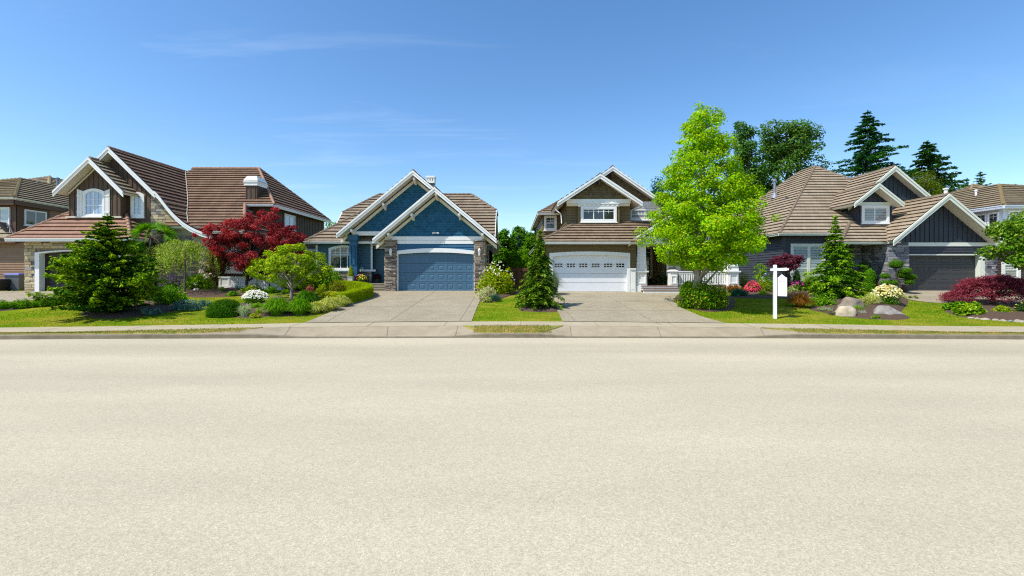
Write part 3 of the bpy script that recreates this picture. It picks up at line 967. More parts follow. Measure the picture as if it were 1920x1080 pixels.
# ------------------------------------------------------------------ ground, road, pavement
def grid_mesh(name, rows, mats, kind='structure', mi=None):
    """rows: list of equal-length point lists"""
    mb = MB()
    for r, (a, b) in enumerate(zip(rows, rows[1:])):
        for i in range(len(a) - 1):
            mb.add([a[i], a[i + 1], b[i + 1], b[i]], mi(r, i) if mi else 0)
    o = mb.build(name, mats, weld=True)
    if kind: o['kind'] = kind
    return o
XS = [-400, -250, -150, -90, -60] + [x * .5 for x in range(-90, 91)] + [60, 90, 150, 250, 400]
def gY(X, t): 
    sb = walk_back(X); return sb + (HYD - sb) * t
rows = [[(x, -300, -.06) for x in XS], [(x, kerb_y(x) + .05, -.06) for x in XS], [(x, walk_back(x) - .25, zs(x) - .12) for x in XS]]
rows += [[(x, gY(x, t / 12), tz(x, gY(x, t / 12))) for x in XS] for t in range(0, 13)]
rows += [[(x, y, HZ) for x in XS] for y in (32, 40, 60, 120, 300, 900)]
grid_mesh('ground', rows, [M['lawn']])
xr_ = [-150, -100, -60] + [x * 1.0 for x in range(-40, 41)] + [60, 100, 150]
grid_mesh('road', [[(x, y if y < 16 else kerb_y(x) + .03, 0) for x in xr_] for y in (-9, -4, 0, 4, 8, 12, 16.5)], [M['chip_seal']])

# kerb: full height in front of the lawns, dropped at the two crossings
_DROP = [(PX(p, 16.4), k) for p, k in ((470, .15), (560, .04), (838, .04), (905, .15), (1012, .15), (1075, .04), (1400, .04), (1500, .15))]
def kh(X): return lerp_tab([(-99, .15)] + _DROP + [(99, .15)], X)
xk = [-60, -40] + [x * .2 for x in range(-130, 131)] + [40, 60]
kr = []
for dy, f in ((0, -.3), (.0, .0), (.012, .86), (.035, 1.0), (.17, 1.0), (.175, .8)):
    kr.append([(x, kerb_y(x) + dy, kh(x) * f if f > 0 else -.05) for x in xk])
grid_mesh('kerb', kr, [M['kerb']])
def apr(x, t):
    y0, y1 = kerb_y(x) + .17, walk_front(x)
    z0, z1 = kh(x) - .006, zs(x) - .02
    return (x, y0 + (y1 - y0) * t, z0 + (z1 - z0) * t)
grid_mesh('crossing', [[apr(x, t / 4) for x in xk] for t in range(5)], [M['apron']])
def wlk(x, t):
    y0, y1 = walk_front(x), walk_back(x)
    return (x, y0 + (y1 - y0) * t, zs(x) - .016 + .02 * t)
grid_mesh('pavement', [[wlk(x, t / 3) for x in xk] for t in range(4)] + [[(x, walk_back(x) + .01, zs(x) - .06) for x in xk]], [M['walk']])
# expansion joints across the pavement and crossings
jb = MB()
def strip(p, q, w, dz=.005, z=None):
    p, q = Vector(p), Vector(q); d = (q - p).normalized(); s = Vector((d.y, -d.x, 0)) * w
    n = max(1, int((q - p).length / .3))
    for i in range(n):
        a, b = p.lerp(q, i / n), p.lerp(q, (i + 1) / n)
        pts = [a - s, a + s, b + s, b - s]
        jb.add([(v.x, v.y, (z(v) if z else tz(v.x, v.y)) + dz) for v in pts])
def walk_z(v):
    f = walk_front(v.x); b = walk_back(v.x)
    if v.y >= f: return zs(v.x) - .016 + .02 * min(1, (v.y - f) / (b - f))
    k = kerb_y(v.x) + .17; t = max(0, min(1, (v.y - k) / (f - k)))
    return kh(v.x) - .006 + (zs(v.x) - .02 - kh(v.x) + .006) * t
for i in range(-7, 8):
    x = i * 3.0 + .35
    strip((x, walk_front(x) + .02, 0), (x * 1.02, walk_back(x) - .02, 0), .008, .006, walk_z)
for pa, pb in ((735, 728), (1222, 1236), (1065, 1070), (1405, 1425), (862, 855), (560, 540)):
    a = V(pa, 604, 18.2); b = V(pb, 622, 16.9)
    strip((a.x, walk_front(a.x), 0), (b.x, kerb_y(b.x) + .18, 0), .012, .007, walk_z)

# verge strips of dry grass between kerb and pavement
def verge(loop):
    mb = MB(); L, R = loop
    n = 60
    for i in range(n):
        x0, x1 = L + (R - L) * i / n, L + (R - L) * (i + 1) / n
        def band(x):
            k0, k1 = kerb_y(x) + .19, walk_front(x) - .015
            f0 = min(1, (x - vl0) / vt0) if vt0 else 1; f1 = min(1, (vr0 - x) / vt1) if vt1 else 1
            f = max(.0, min(f0, f1)) ** 1.0
            return k1 - (k1 - k0) * f, k1
        a0, a1 = band(x0); b0, b1 = band(x1)
        for q0, q1 in ((0, .12), (.12, .88), (.88, 1)):
            def pt(x, y0, y1, q):
                y = y0 + (y1 - y0) * q
                return (x, y, walk_z(Vector((x, y, 0))) + (.035 if .05 < q < .95 else -.01))
            mb.add([pt(x0, a0, a1, q0), pt(x1, b0, b1, q0), pt(x1, b0, b1, q1), pt(x0, a0, a1, q1)])
    o = mb.build('grass_verge', M['verge']); o['kind'] = 'structure'
for l, r, t0, t1 in ((-40, PX(492, 17.4), 0, 2.2), (PX(868, 17.6), PX(1056, 17.6), .75, .95), (PX(1432, 17.2), 40, 1.9, 0)):
    vl0, vr0, vt0, vt1 = l, r, t0, t1
    verge((l, r))

# driveways of exposed aggregate
def drive(left, right, n=26, m=14, dz=.022):
    def poly(pts):
        W = [G(*p) if len(p) == 2 else Vector((p[0], p[1], 0)) for p in pts]
        d = [0]
        for a, b in zip(W, W[1:]): d.append(d[-1] + (b - a).length)
        out = []
        for i in range(n + 1):
            s = d[-1] * i / n
            for k in range(len(W) - 1):
                if s <= d[k + 1] + 1e-6:
                    out.append(W[k].lerp(W[k + 1], (s - d[k]) / max(1e-6, d[k + 1] - d[k]))); break
        return out
    A, B = poly(left), poly(right)
    rows = []
    for a, b in zip(A, B):
        r = []
        for i in range(m + 1):
            p = a.lerp(b, i / m); r.append((p.x, p.y, tz(p.x, p.y) + dz))
        rows.append(r)
    grid_mesh('driveway', rows, [M['aggregate']])
    return [(p.x, p.y) for p in A] + [(p.x, p.y) for p in reversed(B)]
EX = []   # areas without turf
EX.append(drive([(570, 605.8), (600, 594), (640, 577), (690, 557), (700, 550), (690, 546.6), (688, 545.0)], [(884.5, 603), (892, 583), (902, 559), (899, 553), (905, 549), (912, 545.5), (912, 545.0)]))
EX.append(drive([(1055, 603.2), (1046, 585), (1030, 560), (1018, 549), (1012, 546)], [(1361, 606.3), (1315, 594), (1275, 577), (1262, 564), (1268, 555), (1292, 546)]))
EX.append(drive([(1690, 545.2), (1698, 553), (1702, 562), (1735, 567), (1790, 570.5), (1850, 574), (1960, 588), (2050, 600), (2150, 611)], [(1688, 545.2), (1850, 545.2), (1950, 546), (2050, 552), (2150, 556), (2300, 565), (2400, 575), (2500, 590)], 30))
EX.append(drive([(-300, 615), (-140, 594), (0, 569.5), (60, 563), (108, 556), (112, 549)], [(-700, 590), (-420, 560), (-200, 549), (0, 546.6), (60, 546.4), (110, 546.4)], 24))
for pts in ([(815, 547), (772, 575), (730, 603)], [(891, 556), (876, 580), (861.5, 603)], [(700, 553), (655, 580), (612, 604)], [(1140, 556), (1190, 584), (1240, 609)], [(1050, 568), (1062, 585), (1078, 603)], [(1277, 553), (1248, 558), (1246, 566), (1262, 573)]):
    for a, b in zip(pts, pts[1:]):
        strip(G(*a), G(*b), .011, .027)
for a, b in (((640, 575), (896, 575)), ((1040, 566), (1262, 566)), ((1050, 583), (1288, 583)), ((1024, 556), (1262, 556))):
    strip(G(*a), G(*b), .008, .027)
o = jb.build('paving_joint', M['joint']); o['kind'] = 'structure'

# planting beds of bark and soil
def bed(loop, dz=.035, name='soil_bed', crown=.10):
    W = [G(*p) for p in loop]
    # smooth the outline
    P = []
    k = len(W)
    for i in range(k):
        for t in (0, .25, .5, .75):
            p0, p1, p2, p3 = W[i - 1], W[i], W[(i + 1) % k], W[(i + 2) % k]
            q = .5 * ((2 * p1) + (p2 - p0) * t + (2 * p0 - 5 * p1 + 4 * p2 - p3) * t * t + (3 * p1 - p0 - 3 * p2 + p3) * t ** 3)
            P.append(q)
    c = sum(P, Vector()) / len(P)
    mb = MB()
    rings = [[c.lerp(p, f) for p in P] for f in (1.0, .93, .8, .5, .02)]
    hs = (-.01, dz, dz + crown * .6, dz + crown, dz + crown)
    pts = [[(p.x, p.y, tz(p.x, p.y) + h + (noise.noise(Vector((p.x * 3, p.y * 3, 0))) * .03 if h > dz else 0)) for p in r] for r, h in zip(rings, hs)]
    for a, b in zip(pts, pts[1:]):
        for i in range(len(a)):
            j = (i + 1) % len(a); mb.add([a[i], a[j], b[j], b[i]])
    o = mb.build(name, M['soil'], smooth=True, weld=True); o['kind'] = 'structure'
    EX.append([(p.x, p.y) for p in P])
bed([(345, 556), (400, 558), (440, 556), (500, 549), (535, 541), (480, 537), (420, 536), (345, 538), (300, 543)], crown=.16)
bed([(430, 592), (470, 597.5), (505, 593), (560, 592), (612, 584), (640, 576), (600, 570), (540, 562), (450, 568)], crown=.08)
bed([(905, 567), (925, 567), (937, 562), (965, 552), (985, 546.5), (930, 546), (899, 551), (897, 560)], crown=.06)
bed([(972, 581), (1000, 585), (1040, 585.5), (1046, 580), (1035, 565), (1010, 556), (985, 566)], crown=.06)
bed([(1515, 579), (1540, 586), (1580, 594), (1640, 599), (1690, 600), (1708, 596), (1690, 588), (1705, 566), (1690, 556), (1640, 552), (1590, 556), (1530, 566)], crown=.14)
bed([(1768, 580), (1785, 590), (1820, 597), (1870, 601), (1940, 605), (2010, 607), (2030, 590), (1960, 582), (1880, 574), (1800, 572)], crown=.12)
bed([(1368, 557), (1420, 560), (1470, 560), (1520, 562), (1560, 556), (1600, 550), (1560, 547), (1460, 546), (1385, 547)], crown=.06)
bed([(1270, 567), (1300, 580), (1330, 585), (1362, 583), (1378, 575), (1370, 556), (1300, 550), (1268, 556)], crown=.05)
bed([(150, 590), (175, 596), (215, 598), (260, 594), (315, 586), (350, 575), (340, 560), (260, 566), (170, 580)], crown=.05)
bed([(-60, 588), (0, 584), (60, 577), (112, 570), (122, 562), (60, 566), (0, 573), (-60, 580)], crown=.03)
bed([(520, 548), (580, 547), (640, 545), (690, 544), (685, 536), (600, 533), (520, 537)], crown=.05)

# blades of lawn turf
def inside(x, y, poly):
    c = False; j = len(poly) - 1
    for i in range(len(poly)):
        a, b = poly[i], poly[j]
        if (a[1] > y) != (b[1] > y) and x < (b[0] - a[0]) * (y - a[1]) / (b[1] - a[1] + 1e-12) + a[0]: c = not c
        j = i
    return c
def turf():
    rg = np.random.default_rng(3); n = 90000
    x = rg.uniform(-23, 23, n); t = rg.uniform(0, .97, n)
    keep = []
    for i in range(n):
        sb = walk_back(x[i]); y = sb + (HYD - sb) * t[i]
        if any(inside(x[i], y, e) for e in EX): continue
        keep.append((x[i], y, tz(x[i], y)))
    # and on the verge strips
    for l, r, m in ((-20, PX(470, 17.4), 5000), (PX(890, 17.6), PX(1032, 17.6), 3200), (PX(1480, 17.2), 19.5, 5000)):
        for x_ in rg.uniform(l, r, m):
            k0, k1 = kerb_y(x_) + .22, walk_front(x_) - .03
            if k1 > k0:
                y_ = rg.uniform(k0, k1); keep.append((x_, y_, walk_z(Vector((x_, y_, 0))) + .03))
    P = np.array(keep); n = len(P)
    b = np.array([noise.noise(Vector((p[0] * .28, p[1] * .6, 0))) + .55 * noise.noise(Vector((p[0] * 1.3, p[1] * 2.2, 3))) for p in P])
    dry = np.clip(b * 1.7 + .26 + .55 * np.clip(1.1 - np.abs(P[:, 1] - np.array([walk_back(q) for q in P[:, 0]])) / 1.1, 0, 1) * np.clip(.6 + 1.6 * np.array([noise.noise(Vector((p[0] * .5, 7, 0))) for p in P]), 0, 1), 0, 1)[:, None]
    dry = np.clip(dry + .45 * (P[:, 1] < np.array([walk_front(q) for q in P[:, 0]]))[:, None], 0, 1)
    C = (pick(rg, n, [(.09, .20, .006), (.135, .245, .008), (.06, .155, .006)]) * (1 - dry) + pick(rg, n, [(.40, .30, .065), (.33, .29, .03), (.46, .35, .12)]) * dry)
    a = rg.uniform(0, 6.283, n); h = rg.uniform(.025, .05, n); w = .008
    s = np.stack([np.cos(a), np.sin(a), 0 * a], 1) * w
    tip = P + np.stack([rg.normal(size=n) * .02, rg.normal(size=n) * .02, h], 1)
    lv = Leaves(); lv.V.append(np.stack([P - s, P + s, tip + s * .25, tip - s * .25], 1)); lv.C.append(np.repeat(C[:, None], 4, 1))
    o = lv.build('grass', M['leaf']); o['kind'] = 'stuff'
    o['label'] = 'short turf of the front lawns with dry straw patches'; o['category'] = 'grass'
turf()
# ------------------------------------------------------------------ the blue house
def solid(h, x0, x1, y0, y1, z0, z1, mt, name='wall'):
    b = MB(); b.box(x0, x1, y0, y1, z0, z1); return b.build(name, mt, h)
def bands(h, items, mt, name='trim_board'):
    for pl, x0, x1, y0, y1, o0, o1 in items:
        b = MB(); pbox(b, pl, x0, x1, y0, y1, o0, o1); b.build(name, mt, h)
def brace(h, px, py, D, mt, dep=.5, w=.12, hgt=.36):
    """knee brace under the gable overhang"""
    p = V(px, py, D); b = MB()
    b.prism([p + Vector((-w / 2, -.02, 0)), p + Vector((-w / 2, dep, 0)), p + Vector((-w / 2, dep, -hgt)), p + Vector((-w / 2, dep - .1, -hgt)), p + Vector((-w / 2, -.02, -.14))], (w, 0, 0))
    return b.build('bracket', mt, h)
def lantern(h, pl, px, py, mt='white', sc=1.0):
    b = MB(); u, z = pl.u(px), pl.z(py); c = pl.P(u, z, .20)
    b.lathe(c, [(.02, .27 * sc), (.085 * sc, .17 * sc), (.10 * sc, .15 * sc), (.10 * sc, .13 * sc), (.05, .12 * sc)], 8)
    b.lathe(c, [(.05 * sc, -.17 * sc), (.07 * sc, -.13 * sc), (.035, -.12 * sc)], 8)
    for k in range(4):
        a = math.pi / 4 + k * math.pi / 2; d = Vector((math.cos(a), math.sin(a), 0)) * .085 * sc
        b.tube([c + d + Vector((0, 0, .14 * sc)), c + d * .75 + Vector((0, 0, -.14 * sc))], .011, 4)
    lbox(b, pl, u - .045, u + .045, z - .18 * sc, z + .1 * sc, .05, .085); lbox(b, pl, u - .018, u + .018, z + .02, z + .05, .08, .2)
    o = b.build('lantern', M[mt], h)
    g = MB(); g.lathe(c, [(.055 * sc, -.12 * sc), (.075 * sc, .12 * sc)], 8); g.build('lantern_glass', M['lantern_glass'], o)

LEDGE = [(.30, .235, .18), (.22, .17, .13), (.40, .33, .26), (.16, .125, .10), (.34, .27, .20), (.46, .40, .33), (.26, .22, .19)]
h2 = thing('gabled_house', 'blue shingled house with two stacked gables, blue garage door and ledgestone pillars', 'house', (PX(790, 30), 30, HZ))
R2 = [M['tile_grey'], M['soffit'], M['cap_tan']]
# main roof, its rear slope and clipped ends
def mz(D): return 7.13 + .83 * (D - 34)
XL, XRr = -12.59, -1.2
rl, rr_ = Vector((-10.47, 35.8, mz(35.8))), Vector((-3.2, 35.8, mz(35.8)))
fl, fr = Vector((XL, 33.75, mz(33.75))), Vector((XRr, 34.0, mz(34.0)))
mb = MB()
roof(mb, [(XL, 30.7, mz(30.7)), (XRr, 30.7, mz(30.7)), fr, rr_, rl, fl])
bl, br_ = Vector((XL, 37.9, fl.z)), Vector((XRr, 37.6, fr.z))
roof(mb, [br_, (XRr, 41, 4.3), (XL, 41, 4.3), bl, rl, rr_])
roof(mb, [fl, rl, bl]); roof(mb, [fr, br_, rr_])
ridge_caps(mb, rl, rr_); ridge_caps(mb, fl, rl); ridge_caps(mb, fr, rr_)
mb.build('roof', R2, h2)
for X, T, s in ((XRr, fr, 1), (XL, fl, -1)):
    b = MB(); a0 = Vector((X, T.y, T.z)); a1 = Vector((X, 30.7, mz(30.7)))
    b.prism([a0 + Vector((0, 0, .06)), a1 + Vector((0, 0, .06)), a1 - Vector((0, 0, .26)), a0 - Vector((0, 0, .26))], (.05 * s, 0, 0)); b.build('rake_board', M['white'], h2)
# gable ends below the main roof
b = MB(); b.prism([(-12.3, 30.9, 1.0), (-12.3, 41, 1.0), (-12.3, 41, 4.1), (-12.3, 37.6, 6.5), (-12.3, 35.8, 6.9), (-12.3, 33.9, 6.5), (-12.3, 31.0, 4.0)], (10.55, 0, 0)); b.build('wall', M['blue_lap'], h2)
# left wing
A = Vector((-13.7, 30.0, 4.51)); ap = Vector((-10.7, 33.0, 7.0))
mb = MB()
roof(mb, [A, (-7.4, 30.0, 4.51), (-7.4, 33.0, 7.0), ap]); roof(mb, [A, ap, (-10.7, 36, 7.0), (-13.7, 36, 4.51)])
ridge_caps(mb, A, ap); mb.build('roof', R2, h2)
gutter(h2, (-13.75, 30.0, 4.53), (-7.6, 30.0, 4.53)); gutter(h2, (-13.7, 30.0, 4.53), (-13.7, 36, 4.53), out=(-1, 0, 0))
W = Plane(D=30.5)
xw0, xw1 = W.u(594), W.u(697)
b = MB(); siding(b, W, [(xw0, W.z(508)), (xw1, W.z(508)), (xw1, 4.45), (xw0, 4.45)])
b.box(xw0, xw1, 30.53, 31.2, .9, 4.4); b.box(xw0, -9.75, 31.2, 37, .9, 4.4)
b.build('wall', M['blue_lap'], h2)
b = MB(); stones(b, W, lambda z: (xw0, xw1), .9, W.z(508.5), LEDGE, (.06, .13), (.15, .5), (.03, .09), 4); b.build('stone_base', M['stone'], h2)
bands(h2, [(W, 592.5, 596, 459, 508, .0, .05), (W, 695.5, 699, 441, 506, 0, .05), (W, 590, 705, 505.5, 509, 0, .12)], M['white'], 'corner_board')
pwindow(h2, W, 617, 674, 465.5, 506.5, rise=.2, cols=(.37, .63), rows=(.74,), grid=(.74, 6, 2))
# front door recess
W = Plane(D=31.2)
b = MB(); siding(b, W, [(W.u(699), 1.2), (W.u(745), 1.2), (W.u(745), 4.6), (W.u(699), 4.6)]); b.box(W.u(697), -4, 31.25, 33, 1, 4.6); b.build('wall', M['blue_lap'], h2)
pwindow(h2, W, 704, 726, 448, 465, cols=(), fw=.07)
df = MB(); 
for x0, x1, y0, y1 in ((703, 707, 465, 527), (715.4, 717, 469, 527), (724, 727.5, 465, 527), (703, 727.5, 464.5, 469.5)): pbox(df, W, x0, x1, y0, y1, .0, .09)
dframe = df.build('door_frame', M['white'], h2)
p = MB(); p.add([W.P(W.u(707), W.z(525), .04), W.P(W.u(715.4), W.z(525), .04), W.P(W.u(715.4), W.z(469), .04), W.P(W.u(707), W.z(469), .04)]); p.build('sidelight', M['glass'], h2)
d = MB(); pbox(d, W, 717, 724, 469, 525, .01, .055)
for z0, z1 in ((474, 488), (491, 505), (508, 521)): pbox(d, W, 718.2, 722.8, z0, z1, .055, .07)
do = d.build('front_door', M['maroon'], h2)
k = MB(); k.lathe(W.P(W.u(718.3), W.z(500), .1), [(.01, -.03), (.03, 0), (.01, .03)], 8); k.build('handle', M['dark_metal'], do)
# porch floor and steps
b = MB(); b.box(PX(668, 30), -7.6, 29.4, 31.2, .9, 1.74); b.build('porch_floor', M['step'], h2)
b = MB()
for i in range(3): b.box(PX(687, 29), -7.75, 28.55 + i * .29, 29.45, .9, 1.27 + .157 * (i + 1))
for i in range(3): b.box(PX(687, 29) - .02, -7.75, 28.53 + i * .29, 28.56 + i * .29, 1.27 + .157 * (i + 1) - .05, 1.275 + .157 * (i + 1))
b.build('steps', M['step'], h2)
# tapered porch column
c = MB(); bx, bz, by = PX(662.8, 29.7), 1.3, 29.85
def taper(mb, cx, cy, z0, z1, w0, w1, m=0, out=0):
    mb.hexa([(cx - w0, cy - w0, z0), (cx + w0, cy - w0, z0), (cx + w0, cy + w0, z0), (cx - w0, cy + w0, z0), (cx - w1, cy - w1, z1), (cx + w1, cy - w1, z1), (cx + w1, cy + w1, z1), (cx - w1, cy + w1, z1)], m)
taper(c, bx, by, bz, 4.9, .29, .225); taper(c, bx, by, bz, 1.62, .36, .36); taper(c, bx, by, 4.45, 4.55, .25, .31); taper(c, bx, by, 4.55, 4.92, .31, .33)
for s in (-1, 1): c.box(bx + s * .12 - .02, bx + s * .12 + .02, by - .30, by - .2, 3.0, 4.2)
c.box(bx - .14, bx + .14, by - .3, by - .2, 4.16, 4.2); c.box(bx - .14, bx + .14, by - .3, by - .2, 2.96, 3.0)
c.build('porch_column', M['blue_trim'], h2)
# rear (porch) gable
A, TL, TR = V(774.3, 320.6, 29.0), V(631, 439, 29.0), V(917.6, 439, 29.0)
gable_roof(h2, A, TL, TR, 36.2, R2)
W = Plane(D=29.75)
b = MB(); siding(b, W, gable_pts(A, TL, TR, W.z(434), .25), 'shingle'); b.build('gable_wall', M['shingle_blue'], h2)
bands(h2, [(W, 648, 760, 434, 441.5, -.3, .05)], M['white'])
t = MB(); q = W.P(0, 0)
for T in (TL, TR):
    a0 = Vector((A.x, 29.70, A.z - .34)); a1 = Vector((T.x, 29.70, T.z - .34))
    t.prism([a0, a1, a1 - Vector((0, 0, .22)), a0 - Vector((0, 0, .22))], (0, .04, 0))
t.build('frieze_board', M['cream'], h2)
b = MB(); b.prism([(A.x - 4.2, 29.80, W.z(441)), (A.x + 4, 29.80, W.z(441)), (A.x, 29.80, A.z - .5)], (0, 1.5, 0)); b.build('wall', M['blue_lap'], h2)
brace(h2, 776, 333, 29.05, M['white'], .68); brace(h2, 718, 381, 29.05, M['white'], .68); brace(h2, 658.5, 430, 29.05, M['white'], .68)
# garage gable
A, TL, TR = V(814.6, 351.8, 27.82), V(699, 448.5, 27.82), V(931, 448.5, 27.82)
gable_roof(h2, A, TL, TR, 33.0, R2)
W = Plane(D=28.6)
b = MB(); siding(b, W, gable_pts(A, TL, TR, W.z(443.6), .25), 'shingle'); b.build('gable_wall', M['shingle_blue'], h2)
t = MB()
for T in (TL, TR):
    a0 = Vector((A.x, 28.55, A.z - .34)); a1 = Vector((T.x, 28.55, T.z - .34))
    t.prism([a0, a1, a1 - Vector((0, 0, .22)), a0 - Vector((0, 0, .22))], (0, .04, 0))
t.build('frieze_board', M['cream'], h2)
bands(h2, [(W, 722, 909, 443.4, 450.2, -.2, .055), (W, 743.5, 890.5, 450.6, 457.3, 0, .04)], M['white'])
b = MB(); siding(b, W, [(W.u(743.3), W.z(473)), (W.u(891), W.z(473)), (W.u(891), W.z(457)), (W.u(743.3), W.z(457))]); b.build('wall', M['blue_trim'], h2)
u0, u1 = W.u(746.6), W.u(888.6)
ar = MB(); zt = W.z(476)
ring(ar, W, arc_top(W.u(743.4), W.u(890.6), W.z(470.5), .17), arc_top(W.u(743.4), W.u(890.6), W.z(477.2), .13), -.2, .07)
lbox(ar, W, W.u(743.4), u0, 1.2, W.z(477.2), -.2, .06); lbox(ar, W, u1, W.u(890.6), 1.2, W.z(477.2), -.2, .06)
ar.build('door_frame', M['white'], h2)
garage_door(h2, W, u0, u1, 1.275, W.z(478), .13, 8, 4, M['blue_door'])
for x0, x1, sd in ((723.5, 743.4, 11), (890.7, 910.6, 12)):
    b = MB(); ua, ub = W.u(x0), W.u(x1)
    stones(b, Plane(D=28.45), lambda z: (ua, ub), 1.2, W.z(450.4), LEDGE, (.05, .11), (.15, .55), (.03, .12), sd)
    for X, s in ((ua, -1), (ub, 1)):
        stones(b, Plane(X=X, side=s), lambda z: (28.45, 29.0), 1.2, W.z(450.4), LEDGE, (.05, .11), (.15, .5), (.02, .09), sd + 20)
    b.box(ua, ub, 28.46, 29.0, 1.0, W.z(450.4), col=(.1, .08, .07)); b.build('stone_pillar', M['stone'], h2)
    lantern(h2, Plane(D=28.40), (x0 + x1) / 2 + (.5 if x0 < 800 else -1.5), 474)
solid(h2, W.u(726), u0 - .03, 28.66, 34, .9, 4.45, M['blue_lap']); solid(h2, u1 + .03, -1.75, 28.66, 40.5, .9, 4.25, M['blue_lap'])
solid(h2, u0, u1, 28.66, 28.9, W.z(474), 4.4, M['blue_lap']); solid(h2, u0, u1, 29.2, 33, .9, 4.4, M['groove'], 'garage_back_wall')
b = MB(); b.prism([(A.x - 3.3, 28.66, W.z(446)), (A.x + 3.3, 28.66, W.z(446)), (A.x, 28.66, A.z - .45)], (0, 3.5, 0)); b.build('wall', M['blue_lap'], h2)
for px, py in ((817, 362), (771.5, 400.5), (727.5, 437), (861, 399.5), (904.5, 437)): brace(h2, px, py, 27.87, M['white'], .7)
gutter(h2, (TR.x, 27.95, TR.z), (TR.x, 33, TR.z), out=(1, 0, 0))
for Y in (29.6, 31.2, 33.6):
    b = MB(); b.box(-1.76, -1.70, Y, Y + .14, 1.2, 4.3); b.build('corner_board', M['soffit'], h2)
# flood light above the garage
b = MB(); c = W.P(W.u(818), W.z(437.2), .1)
b.lathe(c + Vector((0, 0, -.03)), [(.06, 0), (.06, .06)], 10)
for s in (-1, 1): b.tube([c, c + Vector((s * .1, -.05, .02)), c + Vector((s * .17, -.14, -.02))], [.03, .05, .065], 8)
b.build('flood_light', M['white'], h2)
# chimney
b = MB(); cx0, cx1 = PX(798.5, 37), PX(814.5, 37)
b.box(cx0 + .06, cx1 - .06, 37.06, 37.6, 7.8, PZ(341, 37)); ch = b.build('chimney', M['blue_lap'], h2)
b = MB(); b.box(cx0, cx1, 37, 37.7, PZ(343, 37), PZ(339.5, 37)); b.box(cx0 - .02, cx1 + .04, 36.97, 37.73, PZ(333, 37), PZ(329.5, 37))
for i in range(4):
    x = cx0 + (cx1 - cx0 - .1) * i / 3; 
    for y in (37, 37.6): b.box(x, x + .1, y, y + .1, PZ(339.5, 37), PZ(333, 37))
b.build('chimney_cap', M['white'], ch)
# ------------------------------------------------------------------ the olive house with the porch
h3 = thing('porch_house', 'olive sided house with white arched garage door and white railed front porch', 'house', (PX(1180, 30), 30, HZ))
R3 = [M['tile_tan'], M['soffit'], M['cap_tan']]
def dentils(h, pl, x0, x1, y0, y1, n, o=.05, name='dentil_course'):
    b = MB(); pbox(b, pl, x0, x1, y0, y1, -.05, o)
    u0, u1, zt = pl.u(x0), pl.u(x1), pl.z(y0)
    w = (u1 - u0) / n
    for i in range(n): lbox(b, pl, u0 + w * (i + .3), u0 + w * (i + .7), zt - .19, zt - .06, o, o + .06)
    lbox(b, pl, u0 - .03, u1 + .03, zt - .05, zt + .0, o, o + .09)
    return b.build(name, M['white'], h)
# garage roof
zg = PZ(453.3, 27.5)
A = Vector((1.68, 27.5, zg)); s3 = .56
mb = MB()
roof(mb, [A, (7.7, 27.5, zg), (10.4, 30.2, zg + s3 * 2.7), (4.38, 30.2, zg + s3 * 2.7)], .36, .055)
roof(mb, [A, (4.38, 30.2, zg + s3 * 2.7), (4.38, 46, zg + s3 * 2.7), (1.68, 46, zg)], .36, .055)
ridge_caps(mb, A, (4.38, 30.2, zg + s3 * 2.7)); mb.build('roof', R3, h3)
gutter(h3, (1.6, 27.5, zg + .02), (7.16, 27.5, zg + .02)); gutter(h3, (1.68, 27.5, zg + .02), (1.68, 46, zg + .02), out=(-1, 0, 0))
W = Plane(D=28.0)
x0, x1 = W.u(1016), W.u(1192)
ud0, ud1 = W.u(1036), W.u(1175.5); zd = W.z(481)
b = MB()
siding(b, W, [(x0, 1.1), (ud0, 1.1), (ud0, 4.25), (x0, 4.25)]); siding(b, W, [(ud1, 1.1), (x1, 1.1), (x1, 4.25), (ud1, 4.25)])
siding(b, W, [(ud0, W.z(478)), (ud1, W.z(478)), (ud1, 4.25), (ud0, 4.25)])
b.box(x0, ud0 - .03, 28.03, 36, .9, 4.2); b.box(ud1 + .03, x1, 28.03, 33, .9, 4.2); b.box(ud0, ud1, 28.03, 28.3, W.z(477), 4.2)
b.build('wall', M['olive'], h3)
solid(h3, ud0, ud1, 28.7, 33, .9, 4.2, M['groove'], 'garage_back_wall')
f = MB()
ring(f, W, arc_top(W.u(1030), W.u(1181), W.z(474.6), .10), arc_top(ud0, ud1, zd - .0, .10), -.2, .075)
lbox(f, W, W.u(1030), ud0, 1.2, W.z(474.6), -.2, .07); lbox(f, W, ud1, W.u(1181), 1.2, W.z(474.6), -.2, .07)
f.build('door_frame', M['white'], h3)
zc = W.z(497.5)
garage_door(h3, W, ud0, ud1, 1.265, zd, .10, 6, 4, M['white_door'], .14, (2, 3, 2, .175, .135, zc))
for a, c in ((1181.3, 1192), (1014, 1030)):
    b = MB(); pbox(b, W, a, c, 504, 549, .0, .05); pbox(b, W, a, c, 503, 505.5, .0, .11); pbox(b, W, a + 1.6, c - 1.2, 510, 543, .05, .065); b.build('wainscot', M['white'], h3)
